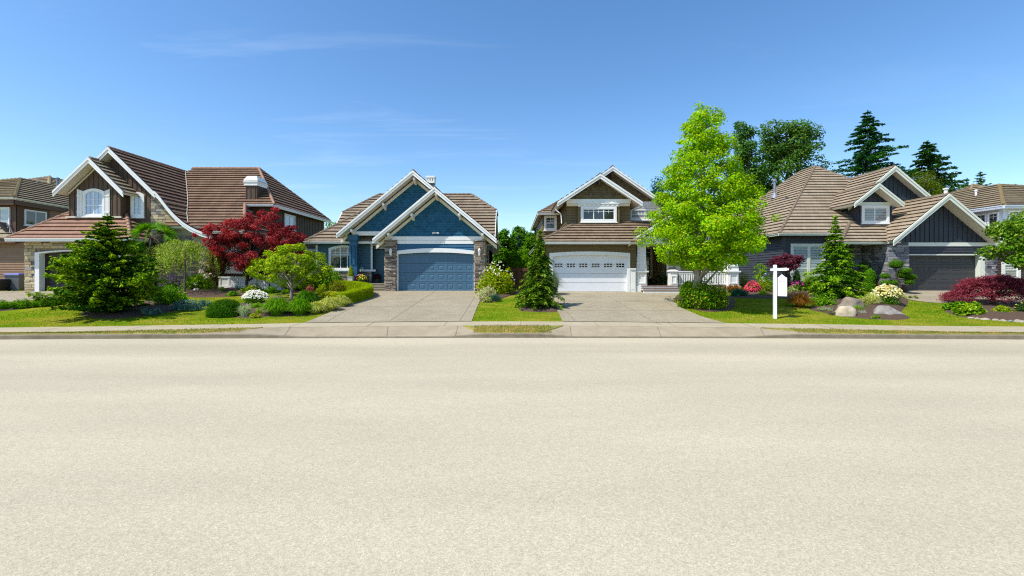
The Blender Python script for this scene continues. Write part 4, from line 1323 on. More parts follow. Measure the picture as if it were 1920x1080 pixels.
# upper storey
D = 29.3
A, TL, TR = V(1125.4, 327, D), V(1045, 379.5, D), V(1204.6, 379.5, D)
gable_roof(h3, A, TL, TR, 38, R3)
W = Plane(D=29.8)
b = MB(); siding(b, W, gable_pts(A, TL, TR, W.z(374), .24), 'shingle'); b.build('gable_wall', M['shingle_olive'], h3)
bands(h3, [(W, 1062.5, 1182, 373.6, 381.2, -.3, .06)], M['white'])
bands(h3, [(W, 1063, 1181, 381.2, 386, -.35, -.02)], M['cream'], 'frieze_board')
dentils(h3, W, 1083.5, 1161, 381.3, 387.6, 9)
W2 = Plane(D=30.1)
b = MB()
siding(b, W, [(W.u(1083.5), W.z(422)), (W.u(1161), W.z(422)), (W.u(1161), W.z(386)), (W.u(1083.5), W.z(386))]); b.box(W.u(1083.5), W.u(1161), 29.83, 30.6, 5.0, W.z(382))
xw0, xw1 = W2.u(1062), W2.u(1181)
siding(b, W2, [(xw0, 5.4), (xw1, 5.4), (xw1, W2.z(384)), (xw0, W2.z(384))]); b.box(xw0, xw1, 30.13, 40, 1.0, 6.95)
siding(b, Plane(X=xw0, side=-1), [(30.1, 4.5), (37, 4.5), (37, 6.95), (30.1, 6.95)])
b.prism([(A.x - 2.2, 29.86, W.z(378)), (A.x + 2.2, 29.86, W.z(378)), (A.x, 29.86, A.z - .45)], (0, 5, 0))
b.build('wall', M['olive'], h3)
pwindow(h3, W, 1088.6, 1155.7, 387.8, 416.6, fw=.15, cols=(.333, .667), grid=(.62, 6, 2), glass=M['glass'], o=.012)
bands(h3, [(W, 1083.3, 1087, 387, 422, .0, .04), (W, 1157.5, 1161.3, 387, 422, 0, .04)], M['olive'], 'corner_board')
for px, py, Dk in ((1124, 336, 29.35), (1148, 322, 31.3)): 
    b = MB(); p = V(px, py, Dk); b.box(p.x - .06, p.x + .06, Dk, Dk + .5, p.z - .38, p.z); b.build('bracket', M['wood_dark'], h3)
# rear gable
D = 31.2
A2, TL2, TR2 = V(1149, 312.8, D), Vector((2.98, D, 7.0)), Vector((10.9, D, 7.0))
gable_roof(h3, A2, TL2, TR2, 40, R3)
W = Plane(D=31.8)
b = MB(); siding(b, W, gable_pts(A2, TL2, TR2, W.z(378.5), .26), 'shingle'); b.build('gable_wall', M['shingle_olive'], h3)
bands(h3, [(W, 1165, 1252, 377.8, 384.6, -.3, .05)], M['white'])
dentils(h3, W, 1186, 1240, 384.7, 391, 7)
b = MB(); siding(b, W, [(W.u(1150), 5.0), (W.u(1245), 5.0), (W.u(1245), W.z(384)), (W.u(1150), W.z(384))]); b.box(W.u(1150), W.u(1245), 31.84, 40, 1, 6.95); b.build('wall', M['olive'], h3)
pwindow(h3, W, 1180, 1238, 391.5, 412.5, fw=.12, cols=(.5,), rows=(.5,), grid=(.5, 8, 1), glass=M['glass_blind'])
pipe(h3, [V(1202, 388, 29.9), V(1196, 391, 30.5), V(1183, 396, 30.9), V(1182, 414, 30.9)], .035, M['white'])
pipe(h3, [V(1042, 393, 30.6), V(1046, 397, 30.6), V(1052, 401, 30.5), V(1053, 419, 30.4)], .035, M['white'])
# upper left wing: hipped roof
A = Vector((1.96, 33.4, 6.86)); mb = MB()
roof(mb, [A, (4.6, 33.4, 6.86), (4.6, 36.04, 8.6), (4.6, 36.04, 8.6)][:3] if False else [A, (5.6, 33.4, 6.86), (5.6, 36.4, 8.84), (4.96, 36.4, 8.84)]); roof(mb, [A, (4.96, 36.4, 8.84), (4.96, 46, 8.84), (1.96, 46, 6.86)])
ridge_caps(mb, A, (4.96, 36.4, 8.84)); mb.build('roof', R3, h3)
gutter(h3, (1.9, 33.4, 6.88), (3.4, 33.4, 6.88)); gutter(h3, (1.96, 33.4, 6.88), (1.96, 46, 6.88), out=(-1, 0, 0))
W = Plane(D=34.0)
b = MB(); siding(b, W, [(W.u(1017), 4.5), (W.u(1056), 4.5), (W.u(1056), 6.8), (W.u(1017), 6.8)]); b.box(W.u(1017), W.u(1056), 34.03, 46, 1, 6.75); b.box(1.95, 4.5, 34.5, 46, 1, 4.7); b.build('wall', M['olive'], h3)
pwindow(h3, W, 1020, 1043.7, 404.5, 432, fw=.13, cols=(), rows=(.5,), grid=(.5, 2, 2))
# entry gable and porch
D = 27.9
A, TL, TR = V(1286, 386, D), V(1178, 454, D), V(1394, 454, D)
gable_roof(h3, A, TL, TR, 38, R3)
W = Plane(D=28.4)
b = MB(); siding(b, W, gable_pts(A, TL, TR, W.z(443), .24), 'shingle'); b.build('gable_wall', M['shingle_olive'], h3)
bands(h3, [(W, 1193, 1379, 442.4, 449.5, -.3, .05)], M['white'])
dentils(h3, W, 1206, 1366, 449.6, 458, 16)
b = MB(); b.prism([(A.x - 2.6, 28.5, W.z(446)), (A.x + 2.6, 28.5, W.z(446)), (A.x, 28.5, A.z - .4)], (0, 8, 0)); b.box(7.9, 14.2, 28.55, 31.5, 4.16, 4.22); b.build('ceiling', M['soffit'], h3)
zf = 1.64
b = MB(); b.box(PX(1192, 28.4), PX(1383, 28.4), 28.22, 31.9, 1.56, zf); b.build('porch_floor', M['step_wood'], h3)
b = MB(); b.box(PX(1192, 28.4), PX(1382, 28.4), 28.3, 28.4, .9, 1.555); b.build('porch_skirt', M['white'], h3)
b = MB(); r = MB()
for i in range(3):
    y = 27.42 + i * .28; zz = 1.24 + i * .135
    r.box(PX(1203, 28), PX(1271, 28), y + .03, 28.3, 1.0, zz + .085); b.box(PX(1202, 28), PX(1272, 28), y, 28.29, zz + .088, zz + .125)
r.build('step_riser', M['white'], h3); b.build('steps', M['step_wood'], h3)
def porch_column(pc, wide0, wide1, half=False):
    cx, cy = PX(pc, 28.4), 28.42
    c = MB()
    if not half: taper(c, cx, cy, 1.0, 1.62, .40, .40)
    taper(c, cx, cy, zf - .02, PZ(510.5, 28.4), .335, .325)
    taper(c, cx, cy, PZ(510.5, 28.4), PZ(508, 28.4), .42, .42)
    taper(c, cx, cy, PZ(508, 28.4), PZ(456, 28.4), wide0, wide1)
    for z0, z1, w in ((PZ(532, 28.4), PZ(514, 28.4), .335), (PZ(500, 28.4), PZ(463, 28.4), wide0)):
        for s in (-1, 1): c.box(cx + s * w * .68 - .035, cx + s * w * .68 + .035, cy - w - .03, cy - w + .05, z0, z1)
        c.box(cx - w * .7, cx + w * .7, cy - w - .027, cy - w + .05, z1 - .07, z1); c.box(cx - w * .7, cx + w * .7, cy - w - .027, cy - w + .05, z0, z0 + .07)
    c.build('porch_column', M['white'], h3)
porch_column(1200.5, .325, .25); porch_column(1371, .325, .25)
cx = PX(1261, 28.4); c = MB(); taper(c, cx, 28.4, zf, PZ(509.5, 28.4), .235, .215); taper(c, cx, 28.4, PZ(509.5, 28.4), PZ(507.8, 28.4), .28, .28); taper(c, cx, 28.4, PZ(507.8, 28.4), PZ(505.6, 28.4), .27, .13)
for s in (-1, 1): c.box(cx + s * .14 - .025, cx + s * .14 + .025, 28.14, 28.25, zf + .1, zf + .62)
c.box(cx - .16, cx + .16, 28.143, 28.25, zf + .57, zf + .62); c.box(cx - .16, cx + .16, 28.143, 28.25, zf + .1, zf + .15)
c.build('newel_post', M['white'], h3)
rl_ = MB(); xa, xb = PX(1268, 28.4), PX(1361, 28.4)
rl_.box(xa, xb, 28.35, 28.47, PZ(510.3, 28.4), PZ(508.3, 28.4)); rl_.box(xa, xb, 28.37, 28.45, PZ(513, 28.4), PZ(511.2, 28.4)); rl_.box(xa, xb, 28.37, 28.45, zf + .05, zf + .12)
ro = rl_.build('railing', M['white'], h3)
n = 21
for i in range(n):
    x = xa + (xb - xa) * (i + .5) / n
    bb = MB(); bb.box(x - .042, x + .042, 28.385, 28.435, zf + .12, PZ(513, 28.4)); bb.build('baluster', M['white'], ro)
# porch back wall, door and windows
W = Plane(D=31.9)
b = MB(); siding(b, W, [(7.85, zf), (10.6, zf), (10.6, 4.2), (7.85, 4.2)]); b.box(7.85, 10.7, 31.93, 36, .9, 4.2); b.box(x1 - .3, x1, 28.1, 32, .9, 4.2)
b.build('wall', M['olive'], h3)
Wd = Plane(D=31.85)
f = MB(); pbox(f, Wd, 1206, 1222.6, 462.5, 466.5, 0, .08); pbox(f, Wd, 1219, 1222.6, 466.5, 523, 0, .08); pbox(f, Wd, 1206, 1210, 466.5, 523, 0, .08)
for y in (473.5, 485, 496, 507): pbox(f, Wd, 1210, 1219, y - .8, y + .8, 0, .06)
pbox(f, Wd, 1210, 1219, 518, 522.5, 0, .07)
dd = f.build('front_door', M['cream'], h3)
p = MB(); p.add([Wd.P(Wd.u(a), Wd.z(c), .03) for a, c in ((1210, 519), (1219, 519), (1219, 466), (1210, 466))]); p.build('pane', M['glass'], dd)
X = 10.16; S = Plane(X=X, side=-1)
b = MB(); siding(b, S, [(30.02, zf), (31.9, zf), (31.9, 4.2), (30.02, 4.2)], 'lap'); b.build('wall', M['buff'], h3)
W = Plane(D=30.0)
b = MB(); siding(b, W, [(X, zf), (15.0, zf), (15.0, 4.2), (X, 4.2)]); b.box(X + .02, 15.0, 30.03, 40, .9, 4.2); b.build('wall', M['olive'], h3)
pwindow(h3, W, 1249, 1271, 466, 517, fw=.12, cols=(), rows=(.3, .62))
pwindow(h3, W, 1270.5, 1312, 466, 517, fw=.14, cols=(), rows=())
pwindow(h3, W, 1316, 1364, 466, 517, fw=.14, cols=(.28,), rows=())
# ------------------------------------------------------------------ the brown house with the swept roof
h1 = thing('swept_roof_house', 'brown board house with swept curved gable, shuttered dormer and beige stone walls', 'house', (PX(330, 31), 31, HZ))
R1 = [M['tile_red'], M['soffit'], M['cap_red']]
BEIGE = [(.46, .37, .22), (.52, .43, .27), (.40, .31, .18), (.48, .40, .26), (.50, .41, .24), (.30, .27, .23), (.20, .18, .17)]
# garage roof
zg = PZ(446.7, 27.6); s1 = .94
A = Vector((-30.75, 27.6, zg)); B = Vector((-23.2, 27.6, zg)); t = 2.2
mb = MB()
roof(mb, [A, B, B + Vector((-t, t, s1 * t)), A + Vector((t, t, s1 * t))], .33, .05); roof(mb, [A, A + Vector((t, t, s1 * t)), A + Vector((t, 9, s1 * t)), A + Vector((0, 9, 0))]); roof(mb, [B, B + Vector((-t, t, s1 * t)), B + Vector((-t, 6, s1 * t)), B + Vector((0, 6, 0))])
ridge_caps(mb, A, A + Vector((1.9, 1.9, s1 * 1.9))); ridge_caps(mb, B, B + Vector((-1.8, 1.8, s1 * 1.8)))
mb.build('roof', [M['tile_red_sunlit'], M['soffit'], M['cap_red']], h1)
gutter(h1, A + Vector((-.05, 0, .02)), B + Vector((.05, 0, .02)), h=.19); gutter(h1, B + Vector((0, 0, .02)), B + Vector((0, 6, .02)), out=(1, 0, 0))
W = Plane(D=28.2)
x0, x1 = W.u(47.5), W.u(248); ud0, ud1 = W.u(76), W.u(224); zd = W.z(473)
b = MB()
def gar(z): return (x0, x1)
stones(b, W, lambda z: (x0, W.u(67.5)), 1.1, W.z(466), BEIGE, (.12, .24), (.22, .5), (.03, .10), 31)
stones(b, W, lambda z: (W.u(232.5), x1), 1.1, W.z(466), BEIGE, (.12, .24), (.22, .5), (.03, .10), 32)
stones(b, W, lambda z: (x0, x1), W.z(466), 4.45, BEIGE, (.14, .22), (.25, .6), (.02, .06), 33)
stones(b, Plane(X=x0, side=-1), lambda z: (28.2, 34), 1.1, 4.4, BEIGE, (.14, .24), (.25, .6), (.02, .06), 34)
for q in ((x0, ud0 - .03, .9, 4.4), (ud1 + .03, x1, .9, 4.4), (ud0, ud1, W.z(470), 4.4)): b.box(q[0], q[1], 28.22, 33 if q[2] < 1 else 28.6, q[2], q[3], col=(.25, .2, .13))
b.build('wall', M['stone'], h1)
solid(h1, ud0, ud1, 28.9, 33, .9, 4.4, M['groove'], 'garage_back_wall')
f = MB(); ring(f, W, arc_top(W.u(67.5), W.u(232.5), W.z(473.5), .16), arc_top(ud0, ud1, W.z(475.5), .16), -.3, .09)
lbox(f, W, W.u(67.5), ud0, 1.2, W.z(473.5), -.3, .085); lbox(f, W, ud1, W.u(232.5), 1.2, W.z(473.5), -.3, .085); f.build('door_frame', M['white'], h1)
garage_door(h1, W, ud0, ud1, 1.27, W.z(476), .15, 6, 4, M['brown_door_shaded'], .28)
# dormer over the garage
D = 28.35
A, TL, TR = V(166.7, 296.3, D), V(100, 359.5, D), V(231.7, 360.5, D)
gable_roof(h1, A, TL, TR, 29.6, [M['tile_moss'], M['soffit'], M['cap_red']], depth=.34)
W = Plane(D=28.95)
ua, ub = W.u(129), W.u(226.7)
b = MB(); siding(b, W, gable_pts(A, TL, TR, W.z(360), .28, ua, ub), 'batten'); siding(b, W, [(ua, W.z(408)), (ub, W.z(408)), (ub, W.z(360)), (ua, W.z(360))], 'batten')
b.prism([(ua, 28.97, 5.4), (ub, 28.97, 5.4), (ub, 28.97, W.z(358)), (A.x, 28.97, A.z - .5), (ua, 28.97, W.z(358))], (0, .8, 0)); siding(b, Plane(X=ub, side=1), [(28.95, 5.4), (29.6, 5.4), (29.6, W.z(362)), (28.95, W.z(362))], 'batten'); b.build('dormer_wall', M['brown_board'], h1)
bands(h1, [(W, 125, 229, 406, 408.5, -.02, .10)], M['cream'], 'sill_board')
t = MB()
for T in (TL, TR):
    a0 = Vector((A.x, 28.89, A.z - .36)); a1 = a0.lerp(Vector((T.x, 28.89, T.z - .36)), .82); t.prism([a0, a1, a1 - Vector((0, 0, .1)), a0 - Vector((0, 0, .1))], (0, .05, 0))
t.build('frieze_board', M['cream'], h1)
pwindow(h1, W, 157.5, 197.5, 359.5, 406.3, fw=.13, rise=.19, cols=(.5,), rows=(.44,), grid=(.5, 4, 2), glass=M['glass_curtain'])
for xa, xb, ya, yb in ((146, 157, 354.5, 358.5), (197.8, 207.5, 358.5, 354.5)):
    b = MB(); ua_, ub_ = W.u(xa), W.u(xb)
    n = 4; w = (ub_ - ua_) / n
    for i in range(n):
        zt = W.z(ya + (yb - ya) * (i + .5) / n); lbox(b, W, ua_ + w * i + .008, ua_ + w * (i + 1) - .008, W.z(406.5), zt, .03, .075)
    for y in (367, 398): lbox(b, W, ua_ + .01, ub_ - .01, W.z(y + 1.5), W.z(y - 1), .075, .1)
    b.build('shutter', M['white'], h1)
# main gable with the swept right slope
D = 29.0
prof = [V(203.3, 277, D), V(291, 362.5, D), V(306, 379, D), V(323, 398, D), V(344, 417.5, D), V(367, 431, D), V(398, 441.5, D)]
A = prof[0]; Db = 37.5
mb = MB()
for p, q in zip(prof, prof[1:]): roof(mb, [p, q, (q.x, Db, q.z), (p.x, Db, p.z)], .34, .05, .14)
TLm = Vector((A.x - 1.9, D, A.z - 1.9)); roof(mb, [A, TLm, (TLm.x, Db, TLm.z), (A.x, Db, A.z)])
ridge_caps(mb, A, (A.x, Db, A.z)); mb.build('roof', R1, h1)
rake(h1, A, TLm, D, .34); rake(h1, prof[0], prof[1], D, .34)
cf = MB()
pr2 = [V(x, lerp_tab([(291, 359), (300, 369), (312, 385), (323, 398), (333, 408.5), (344, 417.5), (355, 425), (367, 431), (381, 436.5), (398, 440.5)], x), D) for x in range(290, 400, 6)]
for p, q in zip(pr2, pr2[1:]):
    for d0, d1, o in ((0, .14, -.09), (.14, .30, -.055)):
        Z = Vector((0, 0, 1)); e = Vector((0, o, .03))
        cf.prism([p - Z * d0 + e, q - Z * d0 + e, q - Z * d1 + e, p - Z * d1 + e], (0, .06, 0))
cf.build('rake_board', M['white'], h1)
W = Plane(D=29.5)
ua, ub = W.u(220), W.u(284)
b = MB(); siding(b, W, [(ua, W.z(408)), (ub, W.z(408)), (ub, W.z(366)), (A.x + .2, A.z - .55), (A.x - .2, A.z - .55), (ua, W.z(330))][:] if False else [(ua, W.z(408)), (ub, W.z(408)), (ub, W.z(365)), (ua, W.z(300))], 'batten')
siding(b, W, [(A.x - 1.2, A.z - 1.7), (A.x - 1.2, W.z(345)), (ua, W.z(345)), (ua, W.z(300)), (A.x, A.z - .45)], 'batten')
b.prism([(A.x - 1.2, 29.53, 1), (ub, 29.53, 1), (ub, 29.53, W.z(368)), (A.x, 29.53, A.z - .6), (A.x - 1.2, 29.53, A.z - 1.8)], (0, 8, 0)); b.build('wall', M['brown_board'], h1)
pwindow(h1, W, 246.7, 271.7, 366, 408, fw=.17, rise=.2, cols=(), rows=(), grid=(0, 2, 5), glass=M['glass_curtain'])
# stone wall below the sweep
tab = [(283, 364), (291, 368), (306, 385), (323, 404), (344, 423), (367, 436), (392, 446)]
b = MB(); xa, xb = W.u(283), W.u(393)
def sweep(z):
    py = HY - (z - EYE) * F / 29.5
    if py >= 446: return (xa, xb)
    for (p0, q0), (p1, q1) in zip(tab, tab[1:]):
        if q1 >= py: return (xa, W.u(p0 + (p1 - p0) * max(0, (py - q0)) / (q1 - q0)))
    return (xa, xb)
stones(b, W, sweep, 1.1, W.z(366), BEIGE, (.13, .24), (.25, .55), (.015, .05), 35)
for (p0, q0), (p1, q1) in zip(tab, tab[1:]):
    b.prism([(W.u(p0), 29.53, 1), (W.u(p1), 29.53, 1), (W.u(p1), 29.53, W.z(q1 + 3)), (W.u(p0), 29.53, W.z(q0 + 3))], (0, 4, 0), col=(.25, .2, .13))
b.build('stone_wall', M['stone'], h1)
# cross wing: hipped roof with a low front slope
zr = 10.82; Dr = 36.35
RL, RR = Vector((-25.6, Dr, zr)), Vector((-20.3, Dr, zr))
FC = Vector((-16.53, 31.5, 7.2)); BC = Vector((-16.53, 41.2, 7.2))
sl = (zr - 7.2) / (Dr - 31.5)
def cz_(Y): return 7.2 + sl * (Y - 31.5)
xe = PX(459.5, 31.5); Dl = 28.6
mb = MB()
roof(mb, [RL, RR, FC, (xe, 31.5, 7.2), (-25.6, 31.5, 7.2)]); roof(mb, [(-22.5, 31.52, 7.19), (xe, 31.52, 7.19), (xe + 1.3, 29.12, cz_(29.12)), (-22.5, 29.12, cz_(29.12))]); roof(mb, [(-19.5, 29.12, cz_(29.12)), (xe + 1.3, 29.12, cz_(29.12)), (xe + 1.6, Dl, cz_(Dl)), (-19.5, Dl, cz_(Dl))])
roof(mb, [RR, FC, BC]); roof(mb, [RR, BC, (-25.6, 41.2, 7.2), RL])
roof(mb, [(xe, 31.5, 7.2), (xe + 1.6, Dl, cz_(Dl)), (xe + 1.6, 32, cz_(Dl))])
ridge_caps(mb, RL, RR); ridge_caps(mb, RR, FC); ridge_caps(mb, RR, BC); ridge_caps(mb, (xe, 31.5, 7.2), (xe + 1.6, Dl, cz_(Dl)))
roof(mb, [(-27.2, 38.5, 9.6), (-26, 37, 10.75), (-24.8, 38.5, 9.6)]); ridge_caps(mb, (-26.0, 37.2, 10.6), (-25.2, 36.0, 10.1))
mb.build('roof', R1, h1)
# metal valley between the two roofs
b = MB(); va = []
for p, q in zip(prof, prof[1:]):
    for f in (0, .25, .5, .75):
        r = p.lerp(q, f); Y = 31.5 + (r.z - 7.2) / sl
        if 29.4 < Y < Dr: va.append(Vector((r.x, Y, r.z + .10)))
b.tube(va, .035, 6); b.build('valley_flashing', M['valley'], h1)
gutter(h1, (xe, 31.5, 7.22), FC + Vector((0, 0, .02))); gutter(h1, FC + Vector((0, 0, .02)), BC + Vector((0, 0, .02)), out=(1, 0, 0), h=.2)
gutter(h1, (-19.3, Dl, cz_(Dl) + .02), (xe + 1.6, Dl, cz_(Dl) + .02))
b = MB(); Wc = Plane(D=32.0); xr_w = -17.0
siding(b, Wc, [(Wc.u(440), 4), (xr_w, 4), (xr_w, 7.1), (Wc.u(440), 7.1)], 'batten'); b.box(Wc.u(440), xr_w - .01, 32.02, 41, 1, 7.1)
S = Plane(X=xr_w, side=1); siding(b, S, [(32.0, 1), (41, 1), (41, 7.1), (32.0, 7.1)], 'batten'); b.build('wall', M['brown_board'], h1)
window(h1, S, 33.75, 35.35, 5.75, 6.88, fw=.10, cols=(.5,), rows=(), glass=M['glass_sky'], o=.03)
b = MB(); b.hexa([V(560, 459, 33.5) + Vector((-.3, 0, .0)), V(560, 462, 33.5), (-16.0, 38.5, 4.25), (-17, 38.5, 4.5), (-17, 33.5, 4.75), (-15.9, 33.5, 4.36), (-15.9, 38.5, 4.36), (-17, 38.5, 4.75)]) 
lo = MB(); roof(lo, [(-17.0, 33.2, 4.8), (-15.85, 33.2, 4.32), (-15.85, 38.6, 4.32), (-17.0, 38.6, 4.8)]); lo.build('roof', [M['tile_grey'], M['soffit'], M['cap_red']], h1)
gutter(h1, (-15.85, 33.2, 4.34), (-15.85, 38.6, 4.34), out=(1, 0, 0))
# middle of the ground floor
W = Plane(D=30.6)
b = MB(); siding(b, W, [(W.u(393), 1), (W.u(545), 1), (W.u(545), 5), (W.u(393), 5)], 'batten'); b.box(W.u(393), xr_w + .01, 30.63, 32, .9, 5.0); b.build('wall', M['brown_board'], h1)
pwindow(h1, W, 424, 466, 458, 511, fw=.13, cols=(.5,), rows=(.5,), grid=(.0, 4, 4), glass=M['glass_curtain'])
W = Plane(D=29.6)
b = MB(); pbox(b, W, 410, 528, 519.5, 545, -1.0, .0); pbox(b, W, 409, 529, 518.6, 520.8, -1.0, .05)
for i in range(7):
    x = 411 + i * 16.7; pbox(b, W, x, x + 3.2, 521, 545, 0, .03)
pbox(b, W, 410, 528, 535, 545, 0, .028); pbox(b, W, 410, 528, 520.8, 523.4, 0, .026)
b.build('planter_wall', M['white'], h1)
b = MB(); u, z = W.u(511), W.z(523); b.lathe(W.P(u, z, .2), [(.03, .17), (.15, .14), (.17, 0), (.15, -.14), (.05, -.18)], 12); b.tube([W.P(u - .1, z - .1, .2), W.P(u - .1, 1.1, .2)], .03); b.tube([W.P(u + .15, z + .05, .2), W.P(u + .28, z + .05, .2), W.P(u + .28, z + .2, .1)], .025)
b.build('gas_meter', M['dark_metal'], h1)
# chimney
D = 32.05
b = MB(); cx0, cx1 = PX(460.5, D), PX(481.5, D); zb, zt = PZ(377, D) - .7, PZ(348, D)
b.box(cx0, cx1, D, D + 1.15, zb, zt); W = Plane(D=D)
siding(b, W, [(cx0, zb), (cx1, zb), (cx1, zt), (cx0, zt)], 'batten'); siding(b, Plane(X=cx1, side=1), [(D, zb), (D + 1.15, zb), (D + 1.15, zt), (D, zt)], 'batten')
ch = b.build('chimney', M['brown_board'], h1)
b = MB(); b.box(cx0 - .08, cx1 + .08, D - .08, D + 1.23, zt, zt + .22); b.box(cx0 - .12, cx1 + .12, D - .12, D + 1.27, zt + .22, zt + .28)
z2 = zt + .36; b.box(cx0 + .02, cx1 - .02, D + .05, D + 1.1, zt + .28, z2)
b.hexa([(cx0 - .1, D - .1, z2), (cx1 + .1, D - .1, z2), (cx1 + .1, D + 1.25, z2), (cx0 - .1, D + 1.25, z2), (cx0 + .06, D + .1, z2 + .34), (cx1 - .06, D + .1, z2 + .34), (cx1 - .06, D + 1.05, z2 + .34), (cx0 + .06, D + 1.05, z2 + .34)])
b.build('chimney_cap', M['white'], ch)

# ------------------------------------------------------------------ neighbour at the left edge
h0 = thing('hip_roof_house', 'tan sided house with hipped mossy roof and corner windows at the left edge', 'house', (-38, 34, HZ))
R0 = [M['tile_moss'], M['soffit'], M['cap_moss']]
A = Vector((-36.2, 33, 7.94)); AP = V(38, 335.5, 37.7); Bk = Vector((-37.1, 45, 7.90))
AB = Vector((AP.x - .2, 42.5, AP.z))
mb = MB()
roof(mb, [A, AP, (-47, 37.7, AP.z - .55), (-50, 33, 7.94)], .42, .065); roof(mb, [A, AP, AB, Bk], .42, .065)
ridge_caps(mb, A, AP, .14); ridge_caps(mb, AP, AB); ridge_caps(mb, AP, (-47, 37.7, AP.z - .55)); mb.build('roof', R0, h0)
C0 = V(64, 346, 40); C1 = V(93, 332, 43.5)
mb = MB(); roof(mb, [C1, C1 + Vector((4, -4, -2.4)), C1 + Vector((-7, -4, -2.4)), C1 + Vector((-3, 0, -.4))]); roof(mb, [C1, C1 + Vector((4, -4, -2.4)), C1 + Vector((4.5, 4, -2.4)), C1 + Vector((1, 3, -.3))])
ridge_caps(mb, C1, C1 + Vector((4, -4, -2.4)), .14); ridge_caps(mb, C1, C1 + Vector((-3, 0, -.4))); mb.build('roof', R0, h0)
gutter(h0, A + Vector((0, 0, .02)), A + Vector((-12, 0, .02)), h=.1); gutter(h0, A + Vector((0, 0, .02)), Bk + Vector((0, 0, .02)), out=(1, 0, 0), h=.1)
b = MB(); b.box(-50, -36.25, 33.03, 33.1, 7.42, 7.78)
b.prism([(-36.25, 33.03, 7.42), (-37.12, 45, 7.38), (-37.12, 45, 7.74), (-36.25, 33.03, 7.78)], (-.06, 0, 0)); b.build('fascia_board', M['neighbour_trim'], h0)
W = Plane(D=33.5); S = Plane(X=-36.65, side=1)
b = MB(); siding(b, W, [(-50, 1), (-36.65, 1), (-36.65, 7.5), (-50, 7.5)]); siding(b, S, [(33.5, 1), (44, 1), (44, 7.5), (33.5, 7.5)]); b.box(-50, -36.66, 33.53, 44, .9, 7.5); b.build('wall', M['neighbour_brown'], h0)
b = MB(); lbox(b, W, -38.5, -36.6, 5.55, 7.45, 0, .05); lbox(b, S, 33.46, 35.9, 5.55, 7.45, 0, .05); lbox(b, S, 33.46, 33.75, 1, 5.55, 0, .05); lbox(b, W, -36.9, -36.6, 1, 5.55, 0, .05); b.build('trim_board', M['neighbour_trim'], h0)
window(h0, W, -38.6, -37.0, 6.0, 7.28, fw=.07, cols=(.55,), glass=M['glass_sky'], o=.05); window(h0, S, 34.0, 35.6, 6.02, 7.22, fw=.07, cols=(.5,), glass=M['glass'], o=.05)
pipe(h0, [(-36.3, 37.6, 7.75), (-36.45, 37.2, 7.3), (-36.6, 36.9, 6.9), (-36.6, 36.9, 4.8)], .06, M['soffit'])
mb = MB(); q = Vector((PX(28, 31.5), 31.5, PZ(446, 31.5))); roof(mb, [q, q + Vector((-1.2, 0, 1.15)) + Vector((-.1, .6, .0)), q + Vector((-9, .6, 1.2)), q + Vector((-9, 0, 0))]); mb.build('roof', R0, h0)
b = MB(); qa = V(-2, 416, 31.6); qb = V(28, 447, 31.6); b.prism([qa, qb, qb - Vector((.12, 0, .08)), qa - Vector((.12, 0, .16))], (0, .35, .0)); b.build('flashing', M['groove'], h0)
b = MB(); b.box(q.x - 9, q.x, 31.5, 31.6, q.z - .34, q.z - .06); b.build('fascia_board', M['neighbour_trim'], h0)
W = Plane(D=32.0); b = MB(); siding(b, W, [(-45, 1), (-33.6, 1), (-33.6, 4.55), (-45, 4.55)]); b.box(-45, -33.6, 32.03, 33.5, .9, 4.5); b.build('wall', M['neighbour_brown'], h0)
for px, py0, py1, D, r in ((108.5, 348.5, 336, 39.5, .09), (70.5, 350.5, 343, 38.8, .07)):
    b = MB(); p0, p1 = V(px, py0, D), V(px, py1, D); b.tube([p0 - Vector((0, 0, .3)), p0, p1], [r * 1.6, r, r], 10); b.lathe(p1, [(r, 0), (r * 1.5, .03), (r * 1.5, .12), (.02, .16)], 10); b.build('vent_pipe', M['vent_metal'], h0)
b = MB(); p = V(55, 342.5, 38.5); b.hexa([p + Vector((-.3, -.3, -.25)), p + Vector((.3, -.3, -.25)), p + Vector((.3, .3, -.1)), p + Vector((-.3, .3, -.1)), p + Vector((-.25, -.2, .0)), p + Vector((.25, -.2, .0)), p + Vector((.25, .25, .06)), p + Vector((-.25, .25, .06))]); b.build('roof_vent', M['dark_metal'], h0)
# ------------------------------------------------------------------ the charcoal house
h4 = thing('charcoal_house', 'charcoal sided house with tall hipped taupe roof and three cream edged gables', 'house', (PX(1640, 31), 31, HZ))
R4 = [M['tile_taupe'], M['soffit'], M['cap_tan']]
SLATE = [(.20, .205, .22), (.26, .255, .26), (.16, .165, .185), (.31, .30, .30), (.22, .20, .205), (.13, .14, .16)]
ze = 5.0; L = 17.42
c0 = Vector((L, 29.5, ze)); ap = Vector((24.4, 36.5, 11.0)); ab = Vector((24.4, 38.3, 11.0)); cb = Vector((L, 45, ze)); c1 = Vector((31.4, 29.5, ze)); c2 = Vector((31.4, 45, ze))
mb = MB(); roof(mb, [c0, c1, ap], .345, .05); roof(mb, [c0, ap, ab, cb], .345, .05); roof(mb, [c1, c2, ab, ap], .345, .05); roof(mb, [c2, cb, ab], .345, .05)
for a, b_ in ((c0, ap), (ap, ab), (ab, c2), (ap, c1), (ab, cb)): ridge_caps(mb, a, b_, .10)
mb.build('roof', R4, h4)
gutter(h4, (L - .1, 29.5, ze + .02), (PX(1600, 29.5), 29.5, ze + .02), M['sage_white']); gutter(h4, (L, 29.5, ze + .02), (L, 45, ze + .02), M['sage_white'], out=(-1, 0, 0))
pipe(h4, [V(1452.5, 366, 37.4) - Vector((0, 0, .1)), V(1452.5, 340, 37.4)], .09, M['vent_metal'], 'vent_pipe', 10)
